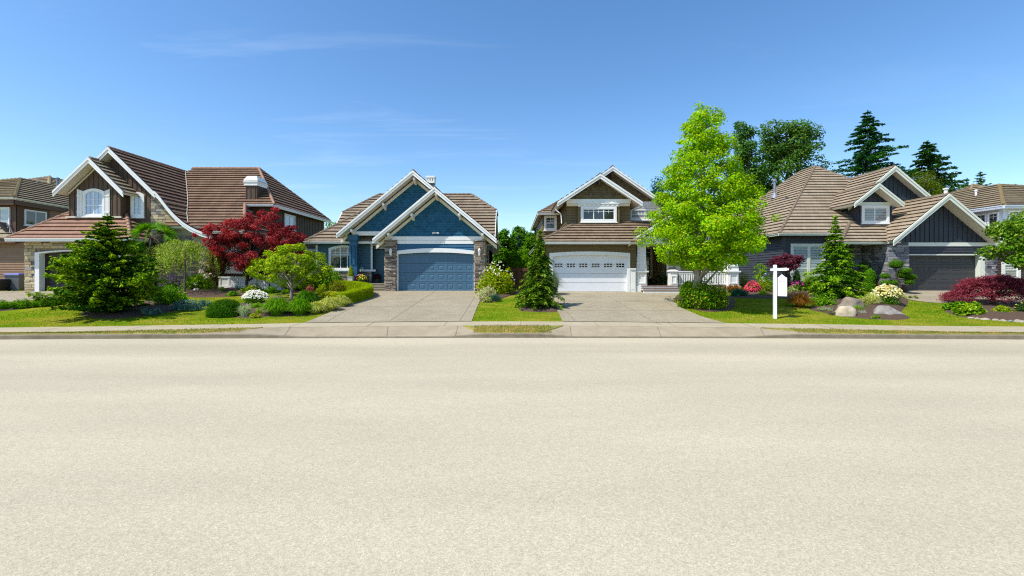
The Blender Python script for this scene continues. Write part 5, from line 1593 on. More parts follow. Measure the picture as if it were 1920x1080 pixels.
b = MB(); p = V(1452.5, 341, 37.4); b.lathe(p, [(.09, 0), (.15, .03), (.15, .2), (.03, .26)], 10); p2 = V(1452.5, 366, 37.4); b.lathe(p2, [(.32, -.25), (.12, .15), (.09, .2)], 10); b.build('vent_cap', M['vent_metal'], h4)
b = MB(); p = V(1481, 371.5, 34.6); b.hexa([p + Vector((-.3, -.35, -.35)), p + Vector((.2, -.25, -.2)), p + Vector((.3, .25, .0)), p + Vector((-.25, .25, -.1)), p + Vector((-.25, -.25, .02)), p + Vector((.2, -.2, .08)), p + Vector((.3, .25, .2)), p + Vector((-.2, .25, .1))]); b.build('roof_vent', M['dark_metal'], h4)
def cream_gable(A, TL, TR, Db, depth=.34):
    mb = MB()
    for T in (TL, TR): roof(mb, [A, T, Vector((T.x, Db, T.z)), Vector((A.x, Db, A.z))], .345, .05)
    ridge_caps(mb, A, (A.x, Db, A.z)); mb.build('roof', R4, h4)
    for T in (TL, TR): rake(h4, A, T, A.y, depth, M['sage_white'])
# cross gable
D = 30.8
A = V(1678.3, 312.5, D); dz = A.z - 6.98; TL = Vector((A.x - dz / .84, D, 6.98)); TR = Vector((A.x + dz / .84, D, 6.98))
cream_gable(A, TL, TR, 37)
W = Plane(D=31.3)
b = MB(); siding(b, W, gable_pts(A, TL, TR, 6.6, .26), 'batten'); b.prism([(TL.x + .6, 31.34, 4.5), (TR.x - .6, 31.34, 4.5), (TR.x - .6, 31.34, 6.8), (A.x, 31.34, A.z - .45), (TL.x + .6, 31.34, 6.8)], (0, 6, 0)); b.build('gable_wall', M['navy'], h4)
gutter(h4, (TL.x, D + .1, TL.z + .02), (TL.x, 33.1, TL.z + .02), M['sage_white'], out=(-1, 0, 0))
# dormer
D = 29.45
A = V(1648, 344.7, D); TL = V(1601.7, 381.5, D); TR = V(1694.5, 381.5, D)
cream_gable(A, TL, TR, 34, .30)
W = Plane(D=30.1); ua, ub = W.u(1611.5), W.u(1672)
b = MB(); siding(b, W, gable_pts(A, TL, TR, W.z(379.5), .24), 'batten'); b.build('gable_wall', M['navy'], h4)
b = MB(); siding(b, W, [(ua, W.z(428)), (ub, W.z(428)), (ub, W.z(380)), (ua, W.z(380))]); siding(b, Plane(X=ua, side=-1), [(30.1, 5.2), (33.5, 5.2), (33.5, 7), (30.1, 7)]); b.box(ua, ub, 30.13, 34, 5.0, 7.0)
b.prism([(ua, 30.14, 6.9), (ub, 30.14, 6.9), (A.x, 30.14, A.z - .4)], (0, 3, 0)); b.build('dormer_wall', M['navy_lap'], h4)
bands(h4, [(W, 1610, 1674, 379.3, 385.4, 0, .05)], M['sage_white'])
pwindow(h4, W, 1614.7, 1666, 385.6, 419, fw=.15, cols=(.47,), glass=M['glass_blind'])
# low roof between
zl = PZ(453.5, 28.4); x0 = PX(1577, 28.4); s4 = .68
mb = MB(); roof(mb, [(x0, 28.4, zl), (PX(1690, 28.4), 28.4, zl), (PX(1690, 28.4), 31, zl + s4 * 2.6), (x0 + 2.6, 31, zl + s4 * 2.6)], .345, .05); roof(mb, [(x0, 28.4, zl), (x0 + 2.6, 31, zl + s4 * 2.6), (x0 + 2.6, 34, zl + s4 * 2.6), (x0, 34, zl)], .345, .05)
ridge_caps(mb, (x0, 28.4, zl), (x0 + 2.55, 30.95, zl + s4 * 2.55), .13); mb.build('roof', R4, h4)
gutter(h4, (x0 - .05, 28.4, zl + .02), (PX(1652, 28.4), 28.4, zl + .02), M['sage_white'])
# garage gable
D = 28.02
A = V(1779, 364.7, D); TL = V(1674.5, 451.5, D); TR = V(1883.5, 451.5, D)
cream_gable(A, TL, TR, 34)
gutter(h4, (TL.x, 28.3, TL.z + .02), (TL.x, 30.5, TL.z + .02), M['sage_white'], out=(-1, 0, 0))
W = Plane(D=28.8)
b = MB(); siding(b, W, gable_pts(A, TL, TR, W.z(455), .26), 'batten'); b.build('gable_wall', M['navy'], h4)
bands(h4, [(W, 1668, 1872, 454.8, 461.8, -.1, .07)], M['sage_white'])
ud0, ud1 = W.u(1697.5), W.u(1836); zd = W.z(478.8)
b = MB(); siding(b, W, [(W.u(1694), W.z(478)), (W.u(1845), W.z(478)), (W.u(1845), W.z(461)), (W.u(1694), W.z(461))])
b.box(W.u(1660), ud0 - .03, 28.83, 36, .9, 4.3); b.box(ud1 + .03, W.u(1864), 28.83, 38, .9, 4.3); b.box(ud0, ud1, 28.83, 29.0, zd + .0, 4.3)
b.prism([(A.x - 3.1, 28.84, 4.3), (A.x + 3.1, 28.84, 4.3), (A.x, 28.84, A.z - .45)], (0, 4, 0)); b.build('wall', M['navy_lap'], h4)
solid(h4, ud0, ud1, 29.6, 34, .9, 4.2, M['groove'], 'garage_back_wall')
f = MB(); pbox(f, W, 1694.6, 1845.5, 476.6, 478.8, -.3, .06); pbox(f, W, 1694.6, 1697.5, 478.8, 551, -.3, .055); pbox(f, W, 1836, 1845.5, 478.8, 551, -.3, .055); f.build('door_frame', M['sage_white'], h4)
garage_door(h4, W, ud0, ud1, 1.275, zd, 0.0, 6, 4, M['charcoal_door'], .26)
b = MB(); xa, xb = W.u(1845.6), W.u(1864)
stones(b, Plane(D=28.7), lambda z: (xa, xb), 1.1, W.z(461.8), SLATE, (.09, .2), (.16, .42), (.03, .12), 41); stones(b, Plane(X=xa, side=-1), lambda z: (28.7, 28.9), 1.1, W.z(461.8), SLATE, (.09, .2), (.1, .2), (.0, .03), 42); stones(b, Plane(X=xb, side=1), lambda z: (28.7, 29.4), 1.1, W.z(461.8), SLATE, (.09, .2), (.2, .4), (.02, .06), 43)
b.box(xa, xb, 28.71, 29.2, 1, W.z(461.8), col=(.1, .1, .11)); b.build('stone_pillar', M['stone'], h4)
# stone pier and recessed stone entry wall
b = MB(); xa, xb = W.u(1657), W.u(1694.4)
stones(b, Plane(D=28.45), lambda z: (xa, xb), 1.1, W.z(459), SLATE, (.11, .2), (.25, .55), (.02, .07), 44); b.box(xa + .02, xb, 28.46, 28.83, 1, 4.35, col=(.1, .1, .11)); stones(b, Plane(X=xa, side=-1), lambda z: (28.45, 30.6), 1.1, 4.4, SLATE, (.11, .2), (.25, .55), (.02, .06), 45)
W2 = Plane(D=30.6); xc = W2.u(1599)
stones(b, W2, lambda z: (xc, xa), 1.1, 4.5, SLATE, (.11, .2), (.25, .55), (.02, .06), 46); b.box(xc, xa, 30.61, 36, .9, 4.6, col=(.1, .1, .11)); b.build('stone_wall', M['stone'], h4)
b = MB(); b.box(W2.u(1560), xa, 29.6, 30.6, .9, 1.62); b.box(W2.u(1560), xa, 29.3, 29.6, .9, 1.50); b.box(W2.u(1560), xa, 29.0, 29.3, .9, 1.39); b.build('steps', M['step'], h4)
f = MB(); pbox(f, W2, 1594, 1598.5, 470, 535, -.1, .1); pbox(f, W2, 1572, 1598.5, 467, 471, -.1, .1); pbox(f, W2, 1572, 1575, 470, 535, -.1, .1); f.build('door_frame', M['cream'], h4)
d = MB(); pbox(d, W2, 1575, 1594, 470.8, 535, .0, .04); pbox(d, W2, 1577, 1592, 474, 500, .04, .055); pbox(d, W2, 1577, 1592, 504, 530, .04, .055); dd = d.build('front_door', M['charcoal_door'], h4)
k = MB(); k.lathe(W2.P(W2.u(1576.5), W2.z(503), .08), [(.01, -.03), (.03, 0), (.01, .03)], 8); k.build('handle', M['vent_metal'], dd)
pwindow(h4, W2, 1575, 1598, 455, 466, cols=(.5,), fw=.06, trim=M['cream'])
# left part
W = Plane(D=30.0); X = 17.95
b = MB(); siding(b, W, [(X, 1), (W.u(1600), 1), (W.u(1600), 4.9), (X, 4.9)]); b.box(X, 30, 30.62, 44, .9, 4.85); b.box(X, W.u(1572), 30.03, 30.62, .9, 4.85)
siding(b, Plane(X=X, side=-1), [(30.0, 1), (44, 1), (44, 4.9), (30.0, 4.9)]); b.build('wall', M['navy_lap'], h4)
b = MB(); b.box(X - .05, X + .12, 29.95, 30.1, 1, 4.86); b.build('corner_board', M['navy_lap'], h4)
b = MB(); b.box(X - .05, X, 33.0, 33.18, 1, 4.86); b.build('corner_board', M['navy_lap'], h4)
pwindow(h4, W, 1481.5, 1546, 457, 527.5, fw=.16, cols=(.52,), rows=(.30,), glass=M['glass_sky'], trim=M['sage_white'])
b = MB(); pbox(b, W, 1512.6, 1518, 459, 526, .05, .08); b.build('mullion', M['sage_white'], h4)

# ------------------------------------------------------------------ neighbour at the right edge
h5 = thing('bay_window_house', 'pale blue house with hipped roof above brown lower storey at the right edge', 'house', (37, 33, HZ))
R5 = [M['tile_moss'], M['soffit'], M['cap_moss']]
c0 = Vector((34.7, 32, 7.24)); ap = Vector((39.1, 36.4, 9.5)); ab = Vector((39.1, 40, 9.5)); cb = Vector((34.7, 44, 7.24))
mb = MB(); roof(mb, [c0, ap, (47, 36.4, 9.1), (52, 32, 7.24)], .42, .065); roof(mb, [c0, ap, ab, cb], .42, .065)
ridge_caps(mb, c0, ap, .14); ridge_caps(mb, ap, ab); ridge_caps(mb, ap, (47, 36.4, 9.1)); mb.build('roof', R5, h5)
C1 = V(1824, 346.7, 42)
mb = MB(); roof(mb, [C1, C1 + Vector((-6, -5, -3)), C1 + Vector((5, -5, -3))]); roof(mb, [C1, C1 + Vector((-6, -5, -3)), C1 + Vector((-6, 5, -3))]); roof(mb, [C1, C1 + Vector((8, 0, -1.2)), C1 + Vector((5, -5, -3))]); ridge_caps(mb, C1, C1 + Vector((5, -5, -3))); ridge_caps(mb, C1, C1 + Vector((-6, -5, -3))); mb.build('roof', R5, h5)
gutter(h5, c0 + Vector((0, 0, .02)), (52, 32, 7.26), M['pale_blue_wall'], h=.24); gutter(h5, c0 + Vector((0, 0, .02)), cb + Vector((0, 0, .02)), M['pale_blue_wall'], out=(-1, 0, 0), h=.24)
W = Plane(D=32.5); S = Plane(X=35.2, side=-1)
b = MB(); b.add([W.P(u, z) for u, z in ((35.2, 4.6), (50, 4.6), (50, 7.2), (35.2, 7.2))]); b.add([S.P(u, z) for u, z in ((32.5, 4.6), (43, 4.6), (43, 7.2), (32.5, 7.2))]); b.box(35.25, 50, 32.55, 43, 1, 7.1); b.build('wall', M['pale_blue_wall'], h5)
window(h5, S, 32.75, 33.5, 5.75, 6.85, fw=.07, cols=(), rows=(), grid=(.55, 2, 2)); window(h5, S, 33.6, 34.4, 5.75, 6.85, fw=.07, cols=(), grid=(.55, 2, 2)); window(h5, W, 35.55, 36.6, 5.6, 6.9, fw=.08, cols=(.5,), grid=(.6, 4, 2))
b = MB(); b.box(33.7, 40, 31.6, 33, 5.35, 5.6); b.build('ledge', M['white'], h5)
W = Plane(D=31.6)
b = MB(); siding(b, W, [(33.8, 1), (48, 1), (48, 5.35), (33.8, 5.35)]); siding(b, Plane(X=33.8, side=-1), [(31.6, 1), (42, 1), (42, 5.3), (31.6, 5.3)]); b.box(33.82, 48, 31.63, 42, .9, 5.3); b.build('wall', M['red_brown'], h5)
pwindow(h5, W, 1876.7, 1911.7, 491, 526, fw=.22, cols=(), rows=(.62,), grid=(.62, 4, 2), glass=M['glass_blind'])
for px, py0, py1, D, r in ((1773.5, 369, 356, 37, .13), (1830, 367, 359, 36.5, .07)):
    b = MB(); p0, p1 = V(px, py0, D), V(px, py1, D); b.tube([p0 - Vector((0, 0, .5)), p0, p1], [r * 1.6, r, r], 10); b.lathe(p1, [(r, 0), (r * 1.5, .03), (r * 1.5, .12), (.02, .16)], 10); b.build('vent_pipe', M['white'], h5)
# ------------------------------------------------------------------ trees
def site(px, py, dy=0.0):
    return push(G(px, py), dy)
b = site(1304, 583, .9)
crown_tree('sweetgum_tree', 'tall bright green sweetgum tree with pyramidal crown before the white porch', 'tree', b, b.y,
    [(192, 1312, 1330), (208, 1296, 1346), (225, 1282, 1358), (250, 1276, 1364), (280, 1264, 1374), (310, 1252, 1388), (345, 1234, 1404), (385, 1224, 1416), (420, 1215, 1428), (445, 1213, 1434), (470, 1226, 1424), (490, 1246, 1400), (503, 1278, 1366)],
    0, 560, .38, 60000, .112, YG, 11, trunk=(.17, .05), limbs=60, mt='bark_grey', tip=[(.40, .48, 0.0135), (.34, .46, 0.009)], tipf=.22, shell=.55, jit=.12)
# maples behind the charcoal house
b = Vector((PX(1470, 52), 52, HZ))
crown_tree('bigleaf_maple', 'dark green maple rising behind the charcoal house left of its roof peak', 'tree', b, 52,
    [(228, 1452, 1488), (245, 1432, 1512), (270, 1424, 1530), (295, 1420, 1542), (320, 1412, 1532), (345, 1410, 1510), (370, 1410, 1495), (400, 1415, 1480)],
    0, 120, .95, 17000, .27, [(0.07875, 0.1837, 0.028), (0.105, 0.2188, 0.035), (0.056, 0.14, 0.0245), (0.1488, 0.2275, 0.035)], 12, trunk=(.3, .08), limbs=60, mt='bark_dark', fork=4, jit=.14, shell=.4)
b = Vector((PX(1396, 50), 50, HZ))
crown_tree('bigleaf_maple', 'dark green maple half hidden behind the bright sweetgum crown', 'tree', b, 50,
    [(228, 1378, 1400), (250, 1370, 1412), (285, 1372, 1428), (320, 1380, 1446), (360, 1384, 1448), (400, 1380, 1430), (430, 1380, 1425)],
    0, 80, .8, 9500, .26, [(0.0735, 0.175, 0.028), (0.09625, 0.21, 0.035), (0.0525, 0.1313, 0.0245)], 13, trunk=(.25, .07), limbs=40, mt='bark_dark', fork=3, jit=.16, shell=.4)
# firs behind on the right
for px, top, D, Rpx, seed, lab, lean, pal, gp in ((1627, 208, 58, 58, 21, 'tall dark fir between the two peaks of the charcoal house', (.25, 0), [(0.024, 0.105, 0.045), (0.036, 0.1425, 0.02363), (0.018, 0.075, 0.036), (0.06, 0.18, 0.02363)], .12),
        (1739, 263, 56, 62, 22, 'dark fir with drooping limbs right of the highest gable', (0, 0), [(0.033, 0.09, 0.01485), (0.048, 0.1275, 0.0189), (0.0255, 0.0675, 0.03)], .22)):
    z1 = PZ(top, D); b = Vector((PX(px, D), D, HZ))
    conifer('fir_tree', lab, b, z1 - HZ, Rpx * D / F, seed, levels=34, per=9, droop=.20, pal=pal, tip=[(0.06, 0.1875, 0.02363), (0.075, 0.21, 0.02025)], tipf=.22, nl=.42, nw=.16, z0=.40, power=.62, irr=.55, lift=.20, trunk=.22, dens=2.2, gap=gp)
b = Vector((PX(1737, 50), 50, HZ))
crown_tree('cedar_tree', 'olive green cedar standing in front of the drooping fir', 'tree', b, 50, [(316, 1726, 1744), (330, 1708, 1760), (350, 1702, 1768), (375, 1698, 1772), (400, 1700, 1770)], 0, 70, .55, 4200, .16,
    [(0.1275, 0.1725, 0.01215), (0.165, 0.21, 0.01485), (0.09, 0.135, 0.0108)], 23, trunk=(.15, .05), limbs=12, mt='bark_dark', lw=.4, jit=.1)
for px, top, D, Rpx, seed, lab in ((1838, 322, 90, 19, 24, 'far fir tip showing above the right neighbour roof, the taller one'), (1813, 334, 92, 14, 25, 'small far fir tip above the right neighbour roof'), (1904, 345, 95, 9, 26, 'tiny fir top at the right neighbour ridge')):
    z1 = PZ(top, D); b = Vector((PX(px, D), D, HZ))
    conifer('fir_tree', lab, b, z1 - HZ, Rpx * D / F * 1.4, seed, levels=30, per=7, droop=.12, pal=DK, tip=DK, tipf=.1, nl=.5, nw=.16, z0=.55, power=.6, irr=.6, lift=.2, trunk=.2, dens=1.3, gap=.15)
# dense evergreens between the blue and the olive house
for px, pxw, top, D, seed, lab in ((945, 40, 428, 44, 31, 'leafy laurel screen tree beside the blue house side wall'), (972, 44, 424, 45, 32, 'tall laurel screen tree in the middle of the gap'), (1003, 44, 426, 44, 33, 'leafy laurel screen tree next to the olive house')):
    b = Vector((PX(px, D), D, HZ))
    crown_tree('laurel_tree', lab, 'tree', b, D, [(top, px - 4, px + 6), (top + 14, px - pxw * .33, px + pxw * .36), (top + 35, px - pxw * .52, px + pxw * .5), (470, px - pxw * .6, px + pxw * .6), (505, px - pxw * .6, px + pxw * .6), (530, px - pxw * .5, px + pxw * .5)],
        0, 150, .5, 15000, .19, [(.065, .20, 0.0063), (.075, .22, 0.0081), (.035, .12, 0.0063), (.11, .26, 0.009)], seed, trunk=(.12, .05), limbs=10, group='screen trees in the gap', jit=.06, tip=[(.16, .32, 0.009)], tipf=.2)
b = Vector((PX(973, 38), 38, HZ)); conifer('spruce_tree', 'narrow blue green spruce against the laurel screen', b, PZ(440, 38) - HZ, .55, 34, levels=30, per=7, droop=.3, pal=[(.03, .10, 0.045), (.04, .12, 0.055), (.022, .075, 0.035)], tip=BLU, tipf=.2, nl=.22, nw=.07, z0=.2, power=.5, trunk=.05)
b = Vector((PX(975, 35), 35, HZ))
crown_tree('garden_tree', 'small round headed green tree above the brown gate', 'tree', b, 35, [(470, 960, 988), (478, 946, 1002), (490, 944, 1006), (503, 952, 1000)], 0, 36, .34, 2600, .12, GR, 35, trunk=(.05, .03), limbs=10, tip=[(.15, .32, 0.009)], tipf=.25)
b = Vector((PX(930, 37), 37, HZ))
crown_tree('garden_tree', 'dark leaved low tree beside the blue house corner', 'tree', b, 37, [(486, 944, 956), (495, 938, 966), (506, 938, 968), (515, 944, 962)], 0, 20, .3, 1300, .12, [(.05, .11, 0.0072), (.09, .14, 0.009), (.12, .10, 0.03)], 36, trunk=(.04, .02), limbs=6)
b = Vector((PX(618, 50), 50, HZ))
crown_tree('background_tree', 'green tree glimpsed between the brown and blue houses', 'tree', b, 50, [(418, 610, 640), (428, 604, 650), (450, 604, 650), (480, 604, 650)], 0, 50, .7, 3600, .2, GR, 37, trunk=(.2, .05), limbs=10)
b = Vector((PX(1228, 55), 55, HZ))
crown_tree('background_tree', 'dark tree top peeking over the olive house beside the sweetgum', 'tree', b, 55, [(326, 1228, 1240), (345, 1216, 1256), (365, 1214, 1262), (400, 1214, 1262)], 0, 26, .7, 2000, .22, [(.03, .12, 0.05), (.045, .15, 0.06), (.025, .09, 0.04)], 38, trunk=(.2, .05), limbs=8)
# front garden conifers
b = site(1009, 581, .55)
conifer('spruce_tree', 'slender green conifer with a bent leader between the two driveways', b, PZ(430, b.y) - b.z, 1.30, 41, pal=[(.05, .135, .012), (.075, .185, .014), (.035, .09, .010), (.10, .22, .016)], tip=[(.20, .34, .02), (.25, .38, .025)], levels=44, per=9, droop=.42, nl=.16, nw=.06, z0=.02, power=.95, irr=.30, lift=.12, trunk=.07, dens=1.35, lean=(.1, 0), skirt=[(0, .62), (.06, .86), (.18, .82), (.35, .64), (.5, .46), (.62, .50), (.66, .34), (.8, .24), (.9, .10), (1, .02)])
b = site(1566, 562, .6)
conifer('spruce_tree', 'bright green spruce with layered branches before the charcoal house', b, PZ(405, b.y) - b.z, 1.62, 42, levels=34, per=9, droop=.22, nl=.17, nw=.065, z0=.02, power=.95, irr=.32, lift=.16, trunk=.07, dens=2.2, pal=[(0.0675, 0.189, 0.01094), (0.0945, 0.2565, 0.01215), (0.04725, 0.135, 0.00972), (0.1215, 0.297, 0.01337)], tip=[(0.2565, 0.459, 0.01823), (0.324, 0.513, 0.0243)], tipf=.5, skirt=[(0, .88), (.08, .98), (.2, .84), (.35, .66), (.5, .48), (.65, .34), (.8, .20), (.9, .08), (1, .02)])
b = site(196, 598, .9)
conifer('cypress_tree', 'big dark irregular cypress with golden tips at the left lawn', b, PZ(402, b.y) - b.z, 2.15, 43, levels=30, per=10, droop=.12, nl=.15, nw=.08, z0=.02, power=.8, irr=.34, lift=.30, trunk=.12, dens=2.0, pal=[(0.02647, 0.08822, 0.00794), (0.04117, 0.125, 0.009922), (0.01911, 0.06323, 0.006617), (0.06617, 0.1764, 0.0119)], tip=[(0.2352, 0.3823, 0.009922), (0.3235, 0.4705, 0.01324), (0.1618, 0.3235, 0.009922)], tipf=.55, lean=(.15, 0), skirt=[(0, .80), (.1, .95), (.25, .94), (.4, .86), (.55, .66), (.7, .48), (.82, .30), (.92, .14), (1, .03)])
# fan palm
b = site(283, 556, 2.2)
t = thing('fan_palm', 'green fan palm in front of the beige stone wall', 'tree', b)
tb = MB(); cz0 = PZ(446, b.y); tb.tube([b - Vector((0, 0, .1)), (b.x, b.y, (b.z + cz0) / 2), (b.x, b.y, cz0)], [.13, .11, .10], 10); tb.build('trunk', M['bark_dark'], t)
lv = Leaves(); rg = np.random.default_rng(5); st = MB()
for k in range(34):
    a = rg.uniform(0, 6.283); el = rg.uniform(-.8, 1.15); L = rg.uniform(.6, 1.0)
    d = np.array([math.cos(a) * math.cos(el), math.sin(a) * math.cos(el), math.sin(el)]); c = np.array([b.x, b.y, cz0]) + d * L
    st.tube([(b.x, b.y, cz0), tuple(c)], [.016, .010], 5)
    s = np.cross(d, UP + rg.normal(size=3) * .2); s /= np.linalg.norm(s); nn = np.cross(s, d); ro = rg.uniform(-1.25, 1.25); s, nn = s * math.cos(ro) + nn * math.sin(ro), nn * math.cos(ro) - s * math.sin(ro)
    m = 22; f = np.linspace(-1.5, 1.5, m); dirs = d[None] * np.cos(f)[:, None] + s[None] * np.sin(f)[:, None]
    ln = rg.uniform(.55, .80, m)
    ts = np.linspace(0, 1, 4); pts = np.stack([c[None] + dirs * (ln * q)[:, None] - UP * (.22 * q * q * ln)[:, None] for q in ts], 1)
    sd = np.cross(dirs, nn[None]); lv.strips(pts, sd, np.array([.018, .026, .018, .002]), pick(rg, m, [(.045, .15, 0.009), (.11, .27, 0.01125), (.16, .33, 0.0225)]))
st.build('leaf_stalk', M['bark'], t); lv.build('frond', M['leaf'], t)
# weeping standard trees at the brown house
def weeping(label, px, py, D_off, top, bot, xl, xr, seed, pal, n, leaf, th, name='weeping_tree', lw=.35, tip=None, twig=True, bark_='bark', strands=240, hang=(.35, 1.0)):
    rg = np.random.default_rng(seed); b = site(px, py, D_off); D = b.y; s = D / F
    t = thing(name, label, 'tree', b)
    zt, zb = PZ(top, D), PZ(bot, D); cx = PX((xl + xr) / 2, D); rx = (xr - xl) * s / 2
    tb = MB(); hub = Vector((b.x * .7 + cx * .3, D, zt - .35)); tb.tube([b - Vector((0, 0, .1)), b.lerp(hub, .5) + Vector((.03, 0, 0)), hub], [th * 1.2, th, th * .8], 9)
    lv = Leaves(); ts = np.linspace(0, 1, 6)
    sec = rg.uniform(.68, 1.06, 13); dsec = rg.uniform(.45, 1.15, 13); esec = rg.uniform(-.28, .12, 13)
    for k in range(strands):
        a = rg.uniform(0, 6.283); q_ = int(a / 6.2832 * 13) % 13; r = rg.uniform(.1, 1) ** .6 * sec[q_]
        e = np.array([cx + math.cos(a) * rx * r, D + math.sin(a) * rx * r * .8, 0]); e[2] = zt - (zt - zb) * .30 * r ** 2 + rg.normal() * .07 + esec[q_] * r * (zt - zb) * .5
        drop = (zt - zb) * rg.uniform(*hang) * (.55 + .45 * r) * dsec[q_]; end = np.array([e[0] + math.cos(a) * .14, e[1] + math.sin(a) * .14, max(zb + rg.uniform(-.05, .25), e[2] - drop)])
        h = np.array(hub); m = max(6, n // strands)
        if k % 5 == 0 and twig: tb.tube([hub, Vector(h * .5 + e * .5) + Vector((0, 0, .12)), Vector(e), Vector(e * .5 + end * .5)], [.020, .013, .008, .003], 5)
        q = rg.uniform(0, 1, m)[:, None]
        P = np.where(q < .3, h + (e - h) * (q / .3 * .6 + .4) + UP * .06, e + (end - e) * ((q - .3) / .7)) + rg.normal(size=(m, 3)) * .05
        C = pick(rg, m, pal) * rg.uniform(.8, 1.2)
        if tip is not None:
            kk = rg.uniform(size=m) < .25; C[kk] = pick(rg, int(kk.sum()), tip)
        lv.add(P, rg.normal(size=(m, 3)) + UP * .4 + np.array([0, -.3, 0]), leaf, leaf * lw, C, rg, D=np.array([0, 0, -1.0]) + rg.normal(size=(m, 3)) * .55)
    tb.build('trunk', M[bark_], t, smooth=True); lv.build('crown', M['leaf'], t)
weeping('pale yellow green weeping tree with slim trunk before the stone wall', 346, 553, .2, 452, 524, 292, 402, 51, [(0.216, 0.365, 0.0108), (0.284, 0.446, 0.0162), (0.162, 0.324, 0.0097), (0.378, 0.459, 0.0486)], 9000, .10, .055, tip=[(0.540, 0.540, 0.2160)])
weeping('sprawling pale weeping tree behind the big cypress', 292, 552, 1.6, 462, 524, 250, 344, 52, [(0.230, 0.338, 0.0162), (0.324, 0.419, 0.0378), (0.176, 0.297, 0.0108), (0.432, 0.459, 0.1680)], 7000, .10, .05, tip=[(0.567, 0.513, 0.2400)])
b = site(546, 562, .3)
crown_tree('mulberry_tree', 'spreading mulberry with yellow green leaves and bare grey trunk on the left lawn', 'tree', b, b.y, [(460, 548, 562), (467, 522, 584), (478, 500, 600), (492, 484, 606), (505, 478, 604), (517, 486, 598), (529, 500, 572)],
    0, 78, .27, 7500, .115, [(.24, .40, .012), (.31, .46, .014), (.17, .31, .009), (.38, .44, .02)], 53, trunk=(.085, .03), limbs=46, mt='bark_grey', jit=.16, tip=[(.42, .48, .03)], tipf=.15)
weeping('small weeping mulberry by the white panelled planter wall', 481, 550, .3, 486, 522, 462, 502, 54, [(0.25, 0.4125, 0.01012), (0.3375, 0.4875, 0.01238), (0.425, 0.45, 0.01688)], 1800, .105, .04, lw=.7, name='mulberry_tree', bark_='bark_grey', strands=70, hang=(.2, .9))
b = site(462, 548.5, .9)
crown_tree('japanese_maple', 'large deep red Japanese maple in front of the brown house', 'tree', b, b.y, [(390, 504, 520), (400, 496, 526), (412, 420, 535), (424, 400, 552), (440, 388, 560), (458, 386, 562), (476, 396, 560), (492, 412, 548), (506, 430, 520)],
    0, 200, .30, 30000, .10, RED, 55, trunk=(.09, .03), limbs=60, mt='bark_dark', tip=[(.36, .03, 0.05), (.30, .10, 0.08)], tipf=.15, jit=.1, depth=.8)
b = site(404, 549, .8)
crown_tree('japanese_maple', 'small bronze red maple under the large red crown', 'tree', b, b.y, [(470, 396, 416), (482, 384, 426), (500, 382, 430), (516, 390, 426), (526, 398, 416)], 0, 34, .24, 3000, .075, [(.12, .035, 0.025), (.16, .05, 0.03), (.10, .09, 0.02), (.09, .12, 0.009)], 56, trunk=(.04, .015), limbs=16, mt='bark_dark')
# tree reaching in at the right edge
b = site(1950, 578, -1.5)
crown_tree('street_tree', 'leafy green tree reaching in from the right edge', 'tree', b, b.y, [(378, 1955, 1990), (397, 1918, 2010), (420, 1882, 2030), (445, 1866, 2050), (470, 1874, 2050), (488, 1896, 2040), (500, 1920, 2010)],
    0, 90, .42, 9000, .15, [(.08, .21, 0.009), (.11, .26, 0.01125), (.055, .15, 0.0081), (.20, .32, 0.027)], 57, trunk=(.11, .04), limbs=40, tip=[(.26, .38, 0.036)], tipf=.2, jit=.1)
# lace-leaf maple, right
rg = np.random.default_rng(61)
b = site(1866, 577, .9); D = b.y; s = D / F
t = thing('laceleaf_maple', 'spreading purple red laceleaf maple on a crooked trunk', 'tree', b)
cx = PX(1866, D); rx = 78 * s; zt, zb = PZ(516, D), PZ(566, D)
tb = MB(); hub = Vector((cx - .1, D, zb + .25)); tb.tube([b - Vector((0, 0, .1)), b + Vector((-.12, 0, .2)), hub], [.13, .11, .09], 9)
lv = Leaves()
for k in range(300):
    a = rg.uniform(0, 6.283); r = rg.uniform(.02, 1) ** .55; ey = math.sin(a) * rx * r * .75
    zc = zt - (zt - zb) * (.08 + .80 * r ** 2.4) + rg.normal() * .05; zc -= rg.uniform(0, .35) * (zc - zb) * (rg.uniform() < .6)
    c = np.array([cx + math.cos(a) * rx * r, D + ey, zc]); m = 80
    if k % 7 == 0: tb.tube([hub, Vector((hub + Vector(c)) / 2) + Vector((0, 0, .15)), Vector(c)], [.035, .02, .006], 5)
    P = c + rg.normal(size=(m, 3)) * np.array([.17, .17, .045]); P[:, 2] -= .35 * ((P[:, 0] - c[0]) * math.cos(a)) * r
    out = np.array([math.cos(a), math.sin(a), -.25 - .5 * r])
    lv.add(P, UP + rg.normal(size=(m, 3)) * .4 + np.array([0, -.4, 0]), .15, .030, pick(rg, m, LACE) * rg.uniform(.8, 1.25), rg, D=out + rg.normal(size=(m, 3)) * .5)
tb.build('trunk', M['bark_dark'], t, smooth=True); lv.build('crown', M['leaf'], t)
# purple standard
b = site(1474, 548, .8)
crown_tree('smoke_tree', 'small purple leaved ball headed tree behind the white sign post', 'tree', b, b.y, [(478, 1462, 1494), (484, 1448, 1502), (494, 1442, 1503), (503, 1452, 1496)], 0, 44, .22, 3000, .10, PUR, 62, trunk=(.04, .025), limbs=14, mt='bark_dark', tip=[(.22, .06, 0.08)], tipf=.2)
